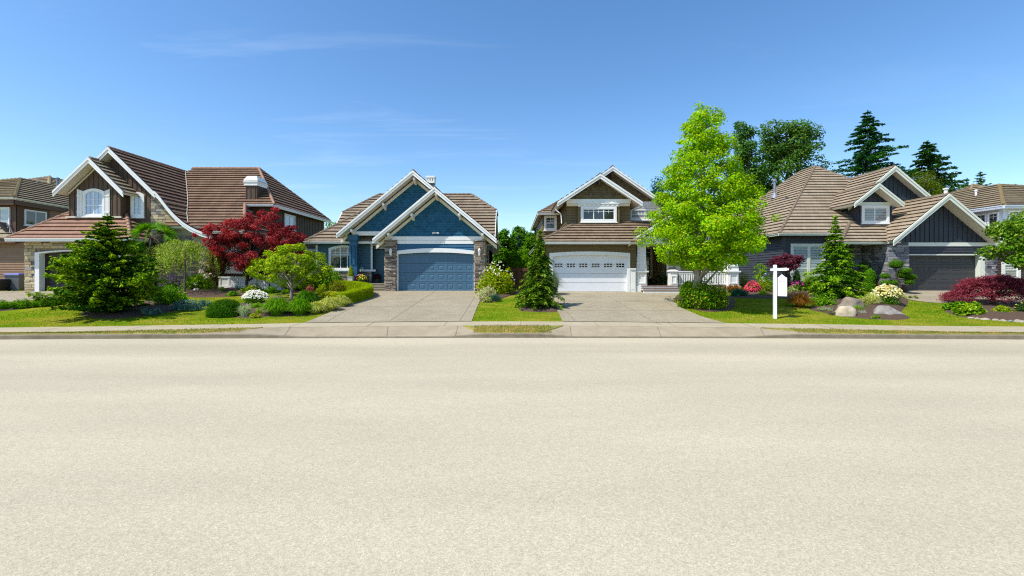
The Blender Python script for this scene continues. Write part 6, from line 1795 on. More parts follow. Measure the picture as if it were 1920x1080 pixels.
# cloud-pruned pine
b = site(1684, 553, .3); D = b.y
t = thing('topiary_pine', 'cloud pruned pine with round green pads beside the charcoal garage', 'tree', b)
pads = [(1681, 496, 13, 9), (1694, 515, 12, 8.5), (1692, 508, 10, 6), (1707, 520, 11, 6), (1701, 529, 9, 5.5), (1664, 518, 8, 5.5), (1660, 531, 9, 6), (1679, 531, 9, 6.5), (1666, 541, 7, 4.5)]
tb = MB(); rg = np.random.default_rng(63); s = D / F
tp = Vector((PX(1680, D), D, PZ(500, D))); tb.tube([b - Vector((0, 0, .1)), (PX(1688, D), D, PZ(530, D)), (PX(1680, D), D, PZ(518, D)), tp], [.06, .05, .04, .03], 8)
lv = Leaves(); cm = MB()
for i, (px, py, rx, rz) in enumerate(pads):
    c = Vector((PX(px, D), D + rg.uniform(-.25, .25), PZ(py, D))); r = (rx * s, rx * s * .9, rz * s)
    tb.tube([(PX(1684, D), D, c.z - .12), Vector((c.x * .6 + PX(1684, D) * .4, c.y * .5 + D * .5, c.z - .12)), c - Vector((0, 0, r[2] * .5))], [.03, .025, .02], 6)
    P, Nn = ell_points(rg, 900, c, r, -.5); surf_leaves(lv, rg, P, Nn, .055, [(.085, .22, 0.009), (.12, .28, 0.01125), (.06, .16, 0.0081)], .35); core_ell(cm, c, r, .86, (.03, .08, 0.0054))  # each pad gets a solid core, darker than its needles
tb.build('trunk', M['bark_dark'], t, smooth=True); lv.build('foliage', M['needle'], t); cm.build('inner_core', M['needle'], t)

# ------------------------------------------------------------------ shrubs and flowers, left garden
for i, (px, py, w, h) in enumerate(((6, 583, 44, 19), (42, 580, 42, 19), (76, 577, 40, 18), (106, 573, 36, 17), (-34, 586, 42, 19))):
    lab = ['round boxwood mound, the leftmost one beside the pale driveway', 'round boxwood mound, second of the row from the left edge', 'round boxwood mound, third of the row from the left edge', 'round boxwood mound at the cypress end of the row', 'boxwood mound cut off by the left edge'][i]
    if px > -20: shrub('boxwood_shrub', lab, px, py, w, h, 70 + i, GR, .055, 2600, 40, group='boxwood row along the left driveway', rag=.1, depth=.8)
shrub('juniper_shrub', 'feathery bright green juniper at the foot of the weeping tree', 315, 579, 66, 40, 76, [(0.0805, 0.23, 0.00828), (0.115, 0.299, 0.01035), (0.05175, 0.1495, 0.007762), (0.184, 0.368, 0.01035)], .10, 4200, 40, lw=.35, rag=.35, dy=.5, spike=.4)
shrub('juniper_shrub', 'dark green juniper tucked right of the big cypress', 292, 575, 50, 30, 77, DK, .10, 2400, 26, lw=.35, rag=.3, dy=1.2, spike=.3)
shrub('lambs_ear_plant', 'silvery green ground cover along the lawn edge', 352, 584, 76, 20, 78, BLU, .065, 3200, 46, lw=.55, depth=.45, rag=.25, trunk=False, cat='plant')
shrub('lambs_ear_plant', 'silvery green clump under the cypress skirt', 283, 593, 46, 17, 79, BLU, .065, 1500, 24, lw=.55, depth=.5, rag=.25, trunk=False, cat='plant')
shrub('pink_hydrangea', 'leafy hydrangea with pale pink heads behind the soil bed', 375, 548, 66, 37, 80, [(0.184, 0.345, 0.01294), (0.253, 0.414, 0.01552), (0.1265, 0.2645, 0.01035)], .12, 2600, 34, lw=.75, blossom=([(0.828, 0.69, 0.667), (0.92, 0.828, 0.782), (0.759, 0.552, 0.575)], 24, .15), blossom_at='all', dy=.4)
shrub('phlox_plant', 'pink phlox in bloom beside the juniper', 320, 549, 34, 30, 81, GR, .08, 800, 18, blossom=(PNK, 150, .075), trunk=False, dy=.3, cat='plant')
shrub('hosta_plant', 'variegated hosta clump at the foot of the small mulberry', 474, 552, 46, 19, 82, [(0.2875, 0.391, 0.02587), (0.391, 0.46, 0.05175), (0.184, 0.3105, 0.01552)], .14, 700, 22, lw=.6, trunk=False, upn=.9, cat='plant')
shrub('hosta_plant', 'small bright hosta on the soil beside the maple', 416, 549, 18, 11, 83, [(0.253, 0.414, 0.02587), (0.345, 0.46, 0.05175)], .12, 240, 10, lw=.6, trunk=False, cat='plant')
grass_clump('daylily_plant', 'arching green daylily clump below the gas meter', 548, 549, 52, 22, 84, [(0.253, 0.414, 0.01035), (0.322, 0.46, 0.01552), (0.1955, 0.345, 0.009315)], 600, .016, dy=.3)
shrub('fern_plant', 'light green fern beside the planter wall corner', 536, 551, 20, 10, 85, YG, .09, 260, 10, trunk=False, cat='plant', spike=.3)
shrub('euonymus_shrub', 'tall yellow green shrub beside the blue house window', 588, 542, 80, 72, 86, [(0.253, 0.414, 0.009315), (0.345, 0.483, 0.01138), (0.1725, 0.3335, 0.00828), (0.437, 0.506, 0.0207)], .105, 5200, 60, dy=1.0, rag=.3)
shrub('euonymus_shrub', 'glossy green rounded shrub under the blue house window', 618, 538, 54, 42, 87, [(0.115, 0.2875, 0.01035), (0.1725, 0.368, 0.01552), (0.0805, 0.207, 0.009315), (0.299, 0.46, 0.0621)], .10, 3600, 44, dy=1.3)
shrub('heuchera_plant', 'coral pink heuchera clump by the small lawn', 582, 549, 20, 15, 88, [(0.391, 0.115, 0.1035), (0.483, 0.184, 0.161), (0.299, 0.115, 0.069)], .07, 600, 16, trunk=False, cat='plant')
shrub('spirea_shrub', 'low rounded lime spirea beside the coral heuchera', 604, 548, 26, 15, 89, [(0.299, 0.437, 0.01035), (0.3795, 0.483, 0.01552)], .06, 1400, 22, dy=.1)
shrub('barberry_shrub', 'green shrub flecked with red leaves before the steps', 632, 548, 38, 23, 90, [(0.184, 0.322, 0.01552), (0.253, 0.368, 0.01552), (0.391, 0.115, 0.0575), (0.138, 0.253, 0.01552)], .06, 2200, 30, dy=.2)
shrub('barberry_shrub', 'yellow green shrub with orange tips near the euonymus', 612, 538, 34, 17, 91, [(0.345, 0.437, 0.01035), (0.437, 0.414, 0.0345), (0.46, 0.253, 0.0575)], .06, 1400, 22, dy=.3)
t = shrub('geranium_plant', 'scarlet geranium blooms between the shrubs', 583, 540, 20, 20, 92, GR, .07, 500, 12, blossom=(SCR, 12, .12), trunk=False, dy=.2, cat='plant')
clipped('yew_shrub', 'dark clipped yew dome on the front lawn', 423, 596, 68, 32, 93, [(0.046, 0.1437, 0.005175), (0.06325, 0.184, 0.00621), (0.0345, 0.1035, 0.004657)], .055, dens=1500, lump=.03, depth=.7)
grass_clump('ribbon_grass', 'white striped ribbon grass clump beside the clipped yew', 459, 596, 28, 25, 94, [(0.483, 0.529, 0.345), (0.6325, 0.644, 0.483), (0.253, 0.368, 0.0621)], 260, .012, arch=.3, spread=.5)
shrub('candytuft_mound', 'white flowering mound behind the ribbon grass', 479, 573, 54, 25, 95, [(0.092, 0.23, 0.009315), (0.1265, 0.2875, 0.01035)], .06, 2000, 30, blossom=(WHT, 330, .085), trunk=False, depth=.7, cat='plant', flat=.3)
shrub('sedum_plant', 'green filler plants between yew and white mound', 478, 582, 34, 14, 96, [(0.1495, 0.345, 0.01035), (0.2185, 0.414, 0.01294)], .07, 900, 18, trunk=False, cat='plant')
shrub('sedum_plant', 'yellow low sedum at the bed front', 479, 597, 26, 9, 97, [(0.414, 0.437, 0.01552), (0.483, 0.483, 0.0575), (0.322, 0.414, 0.01035)], .05, 900, 20, trunk=False, cat='plant', depth=.5)
shrub('sedum_plant', 'lime sedum beside the striped grass', 484, 592, 20, 14, 98, [(0.276, 0.437, 0.01035), (0.345, 0.483, 0.01552)], .06, 600, 14, trunk=False, cat='plant', depth=.6)
for i, (px, py, w, h, lab) in enumerate(((520, 595, 58, 33, 'dense arching daylily clump left of the mulberry trunk'), (561, 594, 52, 30, 'dense arching daylily clump right of the mulberry trunk'), (574, 582, 42, 34, 'dark green daylily clump behind the front row'))):
    grass_clump('daylily_plant', lab, px, py, w, h, 100 + i, [(0.138, 0.3335, 0.007245), (0.1955, 0.4025, 0.009315), (0.1035, 0.253, 0.00621)] if i < 2 else [(0.069, 0.207, 0.007245), (0.1035, 0.2645, 0.009315)], 900, .017, dy=.1 if i < 2 else .3)
for i, (px, py, w, h, lab) in enumerate(((590, 590, 40, 22, 'golden hakone grass clump nearest the lawn tip'), (618, 585, 46, 26, 'golden hakone grass clump in the middle'), (640, 577, 36, 22, 'golden hakone grass clump by the hedge end'))):
    grass_clump('hakone_grass', lab, px, py, w, h, 105 + i, [(0.46, 0.506, 0.02587), (0.575, 0.575, 0.138), (0.345, 0.437, 0.01552), (0.667, 0.667, 0.276)], 700, .014, arch=1.1)
shrub('dogwood_shrub', 'white edged dark leaved ground cover behind the daylilies', 583, 567, 46, 15, 110, [(0.05175, 0.1495, 0.01294), (0.069, 0.184, 0.01552), (0.345, 0.414, 0.299)], .09, 900, 20, trunk=False, dy=.4, depth=.5)
shrub('golden_fern', 'golden yellow leafy plant at the hedge end', 622, 563, 34, 18, 111, GOLD, .09, 700, 16, trunk=False, cat='plant', spike=.3)
shrub('lavender_plant', 'grey lavender stalks beside the white mound', 523, 566, 42, 16, 112, [(0.161, 0.23, 0.115), (0.207, 0.276, 0.161), (0.253, 0.1955, 0.299)], .08, 700, 24, lw=.2, spike=1.2, trunk=False, cat='plant', depth=.5)
shrub('lavender_plant', 'small blue green plant before the planter wall left of the little mulberry', 447, 546, 16, 16, 190, BLU, .07, 400, 12, spike=.8, lw=.3, trunk=False, cat='plant')
shrub('fern_plant', 'fresh green fern between planter wall and mulberry trunk', 508, 551, 30, 14, 191, GR, .09, 700, 16, spike=.4, trunk=False, cat='plant')
shrub('geranium_plant', 'low leafy green plant along the soil bed edge', 436, 556, 34, 9, 192, GR, .08, 600, 18, trunk=False, cat='plant', depth=.5)
shrub('golden_fern', 'golden low plant between mulberry trunk and hedge', 600, 560, 36, 14, 193, GOLD, .085, 700, 18, trunk=False, cat='plant', spike=.3)
shrub('lambs_ear_plant', 'silvery green patch beside the soil bed corner', 384, 575, 34, 13, 194, BLU, .065, 1000, 20, trunk=False, cat='plant', depth=.5)
shrub('hosta_plant', 'bright leafy clump between the weeping tree and juniper', 338, 566, 36, 17, 195, YG, .10, 700, 18, trunk=False, cat='plant')
shrub('sedum_plant', 'tiny green tuft on bare soil between the boulders and the pavement', 1640, 598, 30, 7, 196, [(.16, .32, .02), (.22, .36, .03)], .05, 500, 14, trunk=False, cat='plant', depth=.4)
# clipped golden hedge along the blue house driveway
def hedge(name, label, pts, w, h, seed, pal, dens=1700, leaf=.05):
    rg = np.random.default_rng(seed); Wp = [G(*p) for p in pts]; t = thing(name, label, 'hedge', Wp[0])
    lv = Leaves(); cm = MB()
    for a, b in zip(Wp, Wp[1:]):
        d = b - a; L = d.length; d.normalize(); n_ = Vector((d.y, -d.x, 0)); n_.z = 0; n_.normalize()
        q = []
        for e, zz in ((a, 0), (b, 0)):
            q += [e - n_ * w * .44, e + n_ * w * .44]
        cm.hexa([q[0], q[1], q[3], q[2]] + [p + Vector((0, 0, h * .93)) for p in (q[0], q[1], q[3], q[2])], 0, tuple(np.array(pal).mean(0) * .8))  # solid box core, a little darker than the hedge leaves
        for face, area in ((0, L * w), (1, L * h), (2, L * h), (3, w * h), (4, w * h)):
            m = int(area * dens); u = rg.uniform(0, 1, m); v = rg.uniform(-.5, .5, m); k = rg.uniform(0, 1, m)
            if face == 0: P = np.array(a) + np.outer(u, b - a) + np.outer(v * w, n_) + UP * h; Nn = np.tile(UP, (m, 1))
            elif face < 3: sg = 1 if face == 1 else -1; P = np.array(a) + np.outer(u, b - a) + np.array(n_) * sg * w / 2 + np.outer(k * h, UP); Nn = np.tile(np.array(n_) * sg, (m, 1))
            else: e = a if face == 3 else b; sg = -1 if face == 3 else 1; P = np.array(e) + np.outer(v * w, n_) + np.outer(k * h, UP); Nn = np.tile(np.array(d) * sg, (m, 1))
            wob = np.array([noise.noise(Vector(p) * 2.5) for p in P]) * .035
            surf_leaves(lv, rg, P + Nn * wob[:, None], Nn, leaf, pal, .6, .5)
    lv.build('foliage', M['leaf'], t); cm.build('inner_core', M['needle'], t)
hedge('clipped_hedge', 'clipped golden green hedge curving along the blue house driveway', [(640, 545), (664, 546.5), (688, 552), (690, 558), (664, 566), (634, 574)], .55, .62, 113, [(.30, .40, 0.0063), (.38, .46, 0.009), (.22, .34, 0.0054)])

# ------------------------------------------------------------------ between the driveways
shrub('panicle_hydrangea', 'large lime hydrangea with lacy white heads right of the blue garage', 931, 556, 78, 62, 120, [(.28, .40, 0.0081), (.36, .44, 0.0099), (.20, .33, 0.0072), (.44, .40, 0.04)], .13, 4200, 54, lw=.75, blossom=([(.70, .70, 0.58), (.60, .66, 0.44), (.78, .74, 0.64)], 46, .095), dy=.35, depth=.7)
shrub('euonymus_shrub', 'cream variegated shrub in front of the lime hydrangea', 913, 562, 42, 28, 121, [(.62, .58, 0.36), (.50, .52, 0.26), (.30, .38, 0.045), (.70, .66, 0.46)], .065, 2200, 30, dy=.0)
shrub('dwarf_spruce', 'small blue green dwarf conifer by the variegated shrub', 930, 566, 22, 17, 122, [(.03, .13, 0.07), (.045, .16, 0.09), (.02, .09, 0.05)], .06, 1100, 18, lw=.4)
shrub('euonymus_shrub', 'little cream and green shrub at the bed tip', 914, 568, 20, 12, 123, [(.40, .46, 0.063), (.52, .54, 0.24), (.24, .34, 0.027)], .055, 900, 16)
grass_clump('maiden_grass', 'wispy grey green ornamental grass before the white garage door', 1036, 556, 44, 46, 124, [(.20, .27, 0.14), (.27, .33, 0.2), (.14, .21, 0.09)], 520, .010, arch=.75, spread=.25, dy=.2)
shrub('sedum_plant', 'low green plants in the shade behind the hydrangea', 951, 551, 30, 9, 125, GR, .07, 500, 14, trunk=False, cat='plant', dy=.4)

# ------------------------------------------------------------------ right garden
shrub('aucuba_shrub', 'large round glossy shrub flecked with yellow at the sweetgum foot', 1320, 583, 104, 60, 130, [(0.09775, 0.253, 0.009315), (0.138, 0.322, 0.01138), (0.069, 0.1725, 0.00828), (0.368, 0.414, 0.01552)], .105, 8000, 80, dy=.0, lw=.6)
clipped('boxwood_shrub', 'clipped green ball beside the porch steps', 1291, 560, 34, 32, 131, [(0.1035, 0.276, 0.007245), (0.138, 0.3335, 0.009315)], .055, dens=1300)
def cone(name, label, px, py, w, h, seed, pal, dy=.4, power=.7, taper_=.35):
    rg = np.random.default_rng(seed); b = site(px, py, dy); s = b.y / F; r, hh = w * s / 2, h * s
    t = thing(name, label, 'shrub', b); n = int(2 * math.pi * r * hh * 1300); z = rg.uniform(0, 1, n); a = rg.uniform(0, 6.283, n)
    rr = r * np.where(z < taper_, .82 + .18 * z / max(.01, taper_), np.maximum(.03, (1 - ((z - taper_) / (1 - taper_)) ** 2.2)))
    P = np.array(b) + np.stack([np.cos(a) * rr, np.sin(a) * rr, z * hh + .02], 1); Nn = np.stack([np.cos(a), np.sin(a), .4 + 0 * a], 1)
    P += Nn * np.array([noise.noise(Vector(p) * 4) for p in P])[:, None] * r * .14
    lv = Leaves(); surf_leaves(lv, rg, P, Nn, .065, pal, .45, .5); lv.build('foliage', M['needle'], t)
    cm = MB(); cm.lathe(b, [(r * .75, .0), (r * .85, hh * taper_), (r * .62, hh * .75), (.02, hh * .96)], 12, 0, tuple(np.array(pal).mean(0) * .6)); cm.build('inner_core', M['needle'], t)  # solid core filling the column, darker than its leaves
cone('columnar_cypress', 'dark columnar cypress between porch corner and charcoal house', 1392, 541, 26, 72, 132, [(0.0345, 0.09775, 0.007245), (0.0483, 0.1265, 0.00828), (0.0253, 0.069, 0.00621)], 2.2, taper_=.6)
shrub('dwarf_cypress', 'yellow green feathery dwarf cypress right of the porch', 1394, 545, 26, 40, 133, OLV, .08, 1600, 28, lw=.4, spike=.5, depth=.8, dy=.5)
shrub('azalea_shrub', 'hot pink azalea in full bloom on the right lawn edge', 1411, 550, 28, 20, 134, GR, .06, 900, 20, blossom=(HOT, 240, .085), blossom_at='all', dy=.1)
shrub('creeping_juniper', 'spreading blue green juniper at the lawn edge', 1387, 557, 46, 15, 135, [(0.046, 0.184, 0.092), (0.06325, 0.2185, 0.115), (0.0345, 0.138, 0.069)], .09, 2400, 40, lw=.35, flat=.5, trunk=False, depth=.6)
grass_clump('sedge_plant', 'reddish orange sedge under the porch railing', 1375, 547, 40, 12, 136, ORG, 420, .010, dy=.7)
shrub('fescue_plant', 'small grey green tuft near the blue juniper', 1419, 558, 20, 8, 137, [(0.23, 0.276, 0.1725), (0.2875, 0.3335, 0.2185)], .06, 500, 14, lw=.25, spike=.8, trunk=False, cat='plant')
shrub('golden_shrub', 'golden yellow shrub left of the white sign', 1431, 545, 30, 26, 138, [(0.414, 0.437, 0.01035), (0.322, 0.391, 0.01035), (0.207, 0.322, 0.01035)], .075, 1500, 24, dy=.5)
shrub('blue_hydrangea', 'hydrangea with blue heads behind the white sign', 1441, 540, 32, 28, 139, GR, .10, 1300, 24, blossom=([(0.345, 0.391, 0.759), (0.46, 0.506, 0.851)], 12, .14), dy=1.0)
shrub('golden_shrub', 'low lime green plant left of the sign post', 1432, 556, 22, 12, 140, [(0.23, 0.414, 0.01035), (0.299, 0.46, 0.01552)], .06, 900, 18, trunk=False)
shrub('golden_shrub', 'olive golden shrub behind the sign post', 1440, 551, 26, 22, 141, OLV, .07, 1200, 22, dy=.3)
crown_tree('garden_sapling', 'thin yellow green sapling beside the lit charcoal wall', 'tree', site(1424, 545, 1.2), site(1424, 545, 1.2).y, [(494, 1424, 1430), (502, 1412, 1438), (516, 1414, 1440), (530, 1416, 1436)], 0, 16, .2, 700, .09, YG, 142, trunk=(.02, .01), limbs=10)
clipped('boxwood_shrub', 'dark clipped shrub under the big front window', 1494, 534, 15, 28, 143, DK, .055, dens=1000, dy=.9)
shrub('barberry_shrub', 'lime green shrub at the front window', 1517, 540, 40, 38, 144, [(0.276, 0.437, 0.01138), (0.345, 0.483, 0.01552), (0.1955, 0.3565, 0.01035)], .075, 2200, 30, dy=.7)
shrub('phlox_plant', 'magenta phlox behind the sign panel', 1495, 549, 28, 20, 145, [(0.161, 0.322, 0.01552), (0.23, 0.368, 0.02587), (0.391, 0.437, 0.207)], .075, 900, 20, blossom=([(0.667, 0.023, 0.345), (0.759, 0.0575, 0.414)], 26, .10), trunk=False, cat='plant', dy=.3)
shrub('hosta_plant', 'white edged hosta below the magenta phlox', 1486, 551, 30, 14, 146, [(0.23, 0.368, 0.03105), (0.506, 0.529, 0.322), (0.161, 0.2875, 0.01552)], .09, 500, 16, trunk=False, cat='plant')
shrub('barberry_shrub', 'dull purple brown low shrub right of the sign', 1497, 561, 46, 14, 147, [(0.138, 0.0805, 0.0575), (0.184, 0.1035, 0.069), (0.115, 0.115, 0.046)], .06, 1500, 26, dy=.1)
grass_clump('carex_grass', 'orange bronze grass mound on the right lawn', 1500, 579, 52, 25, 148, ORG, 900, .010, arch=1.15, spread=.2)
shrub('euphorbia_plant', 'bright green leafy mound beside the bronze grass', 1541, 579, 60, 24, 149, [(0.138, 0.322, 0.01035), (0.1955, 0.391, 0.01294), (0.1035, 0.2415, 0.009315)], .075, 2400, 36, trunk=False, cat='plant', rag=.35)
shrub('thyme_plant', 'pale flowering thyme cushion on the soil', 1548, 586, 34, 10, 150, [(0.1725, 0.276, 0.03105), (0.23, 0.3335, 0.05175), (0.575, 0.575, 0.529)], .045, 900, 22, trunk=False, cat='plant')
shrub('thyme_plant', 'grey brown thyme cushion left of the pale boulder', 1560, 592, 22, 7, 151, [(0.23, 0.184, 0.138), (0.161, 0.207, 0.1035)], .045, 500, 12, trunk=False, cat='plant')
shrub('daisy_clump', 'big clump of cream yellow daisies between the boulders', 1664, 577, 64, 38, 152, [(0.0805, 0.2185, 0.007762), (0.115, 0.276, 0.01035), (0.0575, 0.1495, 0.007245)], .075, 2400, 34, blossom=(CRM, 300, .10), trunk=False, cat='plant', depth=.6, dy=.1)
shrub('pansy_patch', 'purple and yellow pansies behind the cream daisies', 1655, 549, 32, 12, 153, GR, .05, 500, 12, blossom=([(0.23, 0.069, 0.575), (0.299, 0.115, 0.667), (0.828, 0.598, 0.023), (0.897, 0.667, 0.0345), (0.69, 0.023, 0.184)], 60, .085), trunk=False, cat='plant', dy=.2)
grass_clump('variegated_iris', 'yellow striped spiky leaves between the boulders', 1634, 578, 38, 26, 154, [(0.575, 0.598, 0.1035), (0.391, 0.483, 0.0414), (0.713, 0.69, 0.391)], 300, .013, arch=.55, spread=.35)
shrub('heather_plant', 'small fresh green tuft against the largest boulder', 1606, 587, 28, 15, 155, [(0.1725, 0.3795, 0.009315), (0.23, 0.437, 0.01294)], .05, 1300, 22, lw=.3, spike=.6, trunk=False, cat='plant')
shrub('heather_plant', 'dull green tuft between the two right boulders', 1625, 584, 24, 14, 156, [(0.138, 0.276, 0.01294), (0.253, 0.345, 0.02587)], .05, 1000, 18, lw=.3, spike=.5, trunk=False, cat='plant')
shrub('fescue_plant', 'silvery cushion plant beside the pale boulder', 1616, 592, 18, 11, 157, [(0.345, 0.3795, 0.253), (0.437, 0.46, 0.322)], .05, 700, 16, trunk=False, cat='plant')
shrub('fescue_plant', 'grey green tuft in front of the right boulder', 1657, 591, 20, 13, 158, [(0.23, 0.3105, 0.1495), (0.3105, 0.3795, 0.207)], .05, 600, 14, lw=.25, spike=.8, trunk=False, cat='plant')
cone('columnar_boxwood', 'narrow clipped green column by the stone entry', 1631, 549, 17, 42, 159, [(0.0805, 0.2415, 0.007245), (0.115, 0.299, 0.009315), (0.0575, 0.161, 0.00621)], .5, taper_=.75)
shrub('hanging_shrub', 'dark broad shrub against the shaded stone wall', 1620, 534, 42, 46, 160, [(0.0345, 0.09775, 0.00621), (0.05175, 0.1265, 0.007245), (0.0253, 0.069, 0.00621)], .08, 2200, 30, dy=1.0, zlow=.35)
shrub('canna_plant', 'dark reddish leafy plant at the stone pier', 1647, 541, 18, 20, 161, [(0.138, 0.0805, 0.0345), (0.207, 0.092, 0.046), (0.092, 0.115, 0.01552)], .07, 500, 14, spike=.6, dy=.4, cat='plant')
shrub('begonia_plant', 'small red flowers beside the clipped column', 1639, 547, 9, 14, 162, GR, .05, 200, 8, blossom=(SCR, 14, .09), trunk=False, cat='plant', dy=.3)
shrub('hosta_plant', 'lush lime hosta mass in the bed under the laceleaf maple', 1817, 594, 58, 27, 163, [(0.2185, 0.414, 0.01138), (0.3105, 0.483, 0.0207), (0.1495, 0.3335, 0.009315), (0.391, 0.506, 0.03623)], .17, 1100, 40, lw=.75, trunk=False, upn=1.0, cat='plant', depth=.6)
shrub('hosta_plant', 'darker hosta at the left end of the right bed', 1781, 584, 30, 16, 164, [(0.115, 0.2875, 0.01035), (0.1725, 0.3565, 0.01294)], .15, 420, 18, lw=.75, trunk=False, upn=1.0, cat='plant', depth=.6)
shrub('hosta_plant', 'row of dark green leaves behind the lime hosta', 1800, 578, 44, 12, 165, GR, .13, 420, 18, lw=.7, trunk=False, upn=.9, cat='plant', depth=.4)
shrub('spirea_shrub', 'yellow flecked low shrub right of the laceleaf trunk', 1882, 592, 46, 18, 166, [(0.1495, 0.3105, 0.01035), (0.23, 0.3795, 0.01138), (0.437, 0.46, 0.01552)], .075, 1300, 26, trunk=False, depth=.6)
shrub('rhododendron_shrub', 'dark shrub at the lower right edge', 1922, 592, 36, 24, 167, DK, .10, 1000, 20, blossom=([(0.6325, 0.575, 0.0575)], 10, .09))
shrub('sedum_plant', 'small yellow flowered tuft at the charcoal driveway edge', 1711, 560, 18, 7, 168, [(0.0805, 0.184, 0.01035), (0.46, 0.46, 0.0345)], .06, 300, 10, trunk=False, cat='plant', dy=-.1)
clipped('boxwood_shrub', 'small round green shrub at the brown lower wall', 1862, 525, 26, 14, 169, [(0.069, 0.23, 0.0207), (0.1035, 0.276, 0.02587)], .055, dens=900, dy=1.2)
# porch and step plants
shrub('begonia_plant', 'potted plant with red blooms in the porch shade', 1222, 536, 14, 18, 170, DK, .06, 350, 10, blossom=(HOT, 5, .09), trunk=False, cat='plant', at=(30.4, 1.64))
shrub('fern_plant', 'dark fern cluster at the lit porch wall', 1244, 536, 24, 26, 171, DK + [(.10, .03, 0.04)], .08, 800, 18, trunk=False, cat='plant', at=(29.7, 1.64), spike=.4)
# ------------------------------------------------------------------ boulders, edging stones
def boulder(name, label, px, py, w, h, seed, col, cat='boulder', group=None, dy=0.0, dep=.75, rough=.28, flat=1.0, sub=4, rotz=0.0):
    b = site(px, py); s = b.y / F; rx, hz = w * s / 2, h * s
    b = push(b, rx * dep * .8 + dy)
    bm = bmesh.new(); bmesh.ops.create_icosphere(bm, subdivisions=sub, radius=1)
    o = Vector((seed * 3.7, seed * 1.3, 0)); rr = random.Random(seed)
    cuts = [(Vector((rr.uniform(-1, 1), rr.uniform(-1, 1), rr.uniform(-.1, 1))).normalized(), rr.uniform(.74, .92)) for _ in range(8)]
    for v in bm.verts:
        p = v.co.copy()
        for n_, d_ in cuts:
            k = p.dot(n_) - d_
            if k > 0: p -= n_ * k * .85
        p *= 1 + rough * noise.noise(p * 1.1 + o) + rough * .35 * noise.noise(p * 3.1 + o) + rough * .12 * noise.noise(p * 8 + o)
        v.co = Vector((p.x * rx, p.y * rx * dep, p.z * hz * flat))
    zm = max(v.co.z for v in bm.verts); 
    for v in bm.verts: v.co.z *= hz / zm; v.co.z = max(v.co.z, -.15)
    me = bpy.data.meshes.new(name); bm.to_mesh(me); bm.free()
    ca = me.color_attributes.new('Col', 'FLOAT_COLOR', 'CORNER'); n = len(me.loops); c4 = np.ones((n, 4), np.float32); c4[:, :3] = col; ca.data.foreach_set('color', c4.ravel())
    me.polygons.foreach_set('use_smooth', np.ones(len(me.polygons), dtype=bool))
    o = link_mesh(name, me, None, [M['rock']], b); _set(o, label, cat, group); o.rotation_euler.z = rotz
    return o
boulder('boulder', 'large rounded grey brown boulder on the mound', 1593, 584, 54, 25, 1, (.215, .18, .14))
boulder('boulder', 'pale cream wedge shaped boulder in front of the large one', 1585, 594, 38, 19, 2, (.46, .385, .28), rough=.2)
boulder('boulder', 'long low grey boulder below the cream daisies', 1662, 594, 60, 19, 3, (.255, .235, .21), dep=.5)
i = 0
for px, py, w, h in ((1820, 597.5, 13, 3), (1833, 598.5, 11, 3), (1848, 600, 20, 3.5), (1866, 601, 14, 3), (1880, 602.5, 16, 3.5), (1895, 603, 13, 3), (1911, 604.5, 21, 5), (1934, 605.5, 18, 4)):
    i += 1; 
    if px < 1925: boulder('edging_stone', 'flat pale edging stone along the right bed' if i != 6 else 'dark slate grey edging stone among the pale ones', px, py, w, h, 20 + i, (.36, .31, .24) if i != 6 else (.22, .23, .26), 'stone', 'edging stones of the right bed', dep=.5, sub=3)
for k, (px, py) in enumerate(((22, 580.5), (59, 577), (89, 573))):
    boulder('edging_stone', 'small white stone tucked between the boxwood mounds', px, py, 9, 2.6, 40 + k, (.62, .60, .58), 'stone', 'white stones along the boxwood row', dep=.6, sub=3)
# ------------------------------------------------------------------ sale sign on its post
b0 = site(1453, 598, .1); D = b0.y
sg = thing('sale_sign', 'white wooden yard sign post with hanging peaked panel on the right lawn', 'sign', b0)
x0, x1 = PX(1449, D), PX(1457, D); w = .062; xc = (x0 + x1) / 2
p = MB(); p.box(xc - w, xc + w, D - w, D + w, b0.z - .1, PZ(497.5, D))
zt = PZ(497.5, D); p.hexa([(xc - w, D - w, zt), (xc + w, D - w, zt), (xc + w, D + w, zt), (xc - w, D + w, zt), (xc - w * .8, D - w * .8, zt + .02), (xc + w * .8, D - w * .8, zt + .02), (xc + w * .8, D + w * .8, zt + .02), (xc - w * .8, D + w * .8, zt + .02)])
p.build('post', M['sign_white'], sg)
a = MB(); za, zb = PZ(508.8, D), PZ(502.3, D); xe_ = PX(1472.5, D); 
a.prism([(PX(1445.2, D), D - .045, PZ(508, D)), (xe_, D - .045, PZ(507.6, D)), (xe_, D - .045, PZ(502, D)), (PX(1445.2, D), D - .045, PZ(503.6, D))], (0, .09, 0)); a.box(xe_, PX(1476, D), D - .03, D + .03, PZ(506.8, D), PZ(503, D))
a.build('arm', M['sign_white'], sg)
pn = MB(); yp = D + .0; P5 = [V(1457.2, 555.0, D), V(1473.2, 555.4, D), V(1473.2, 520.5, D), V(1470.5, 519.5, D), V(1464.6, 514, D), V(1459.4, 519.5, D), V(1457.2, 520.5, D)]
pn.prism([q + Vector((0, -.012, 0)) for q in P5], (0, .024, 0)); po = pn.build('sign_panel', M['sign_white'], sg)
hk = MB()
for px in (1461.5, 1468.5): hk.tube([V(px, 507.5, D), V(px, 518.5, D)], .008, 6)
hk.build('hanger_chain', M['dark_metal'], sg)
cu = bpy.data.curves.new('lettering', 'FONT'); cu.body = 'FOR SALE'; cu.size = .085; cu.align_x = 'CENTER'; cu.extrude = .001
to = bpy.data.objects.new('lettering_src', cu); COL.objects.link(to)
me = bpy.data.meshes.new_from_object(to.evaluated_get(bpy.context.evaluated_depsgraph_get())); bpy.data.objects.remove(to)
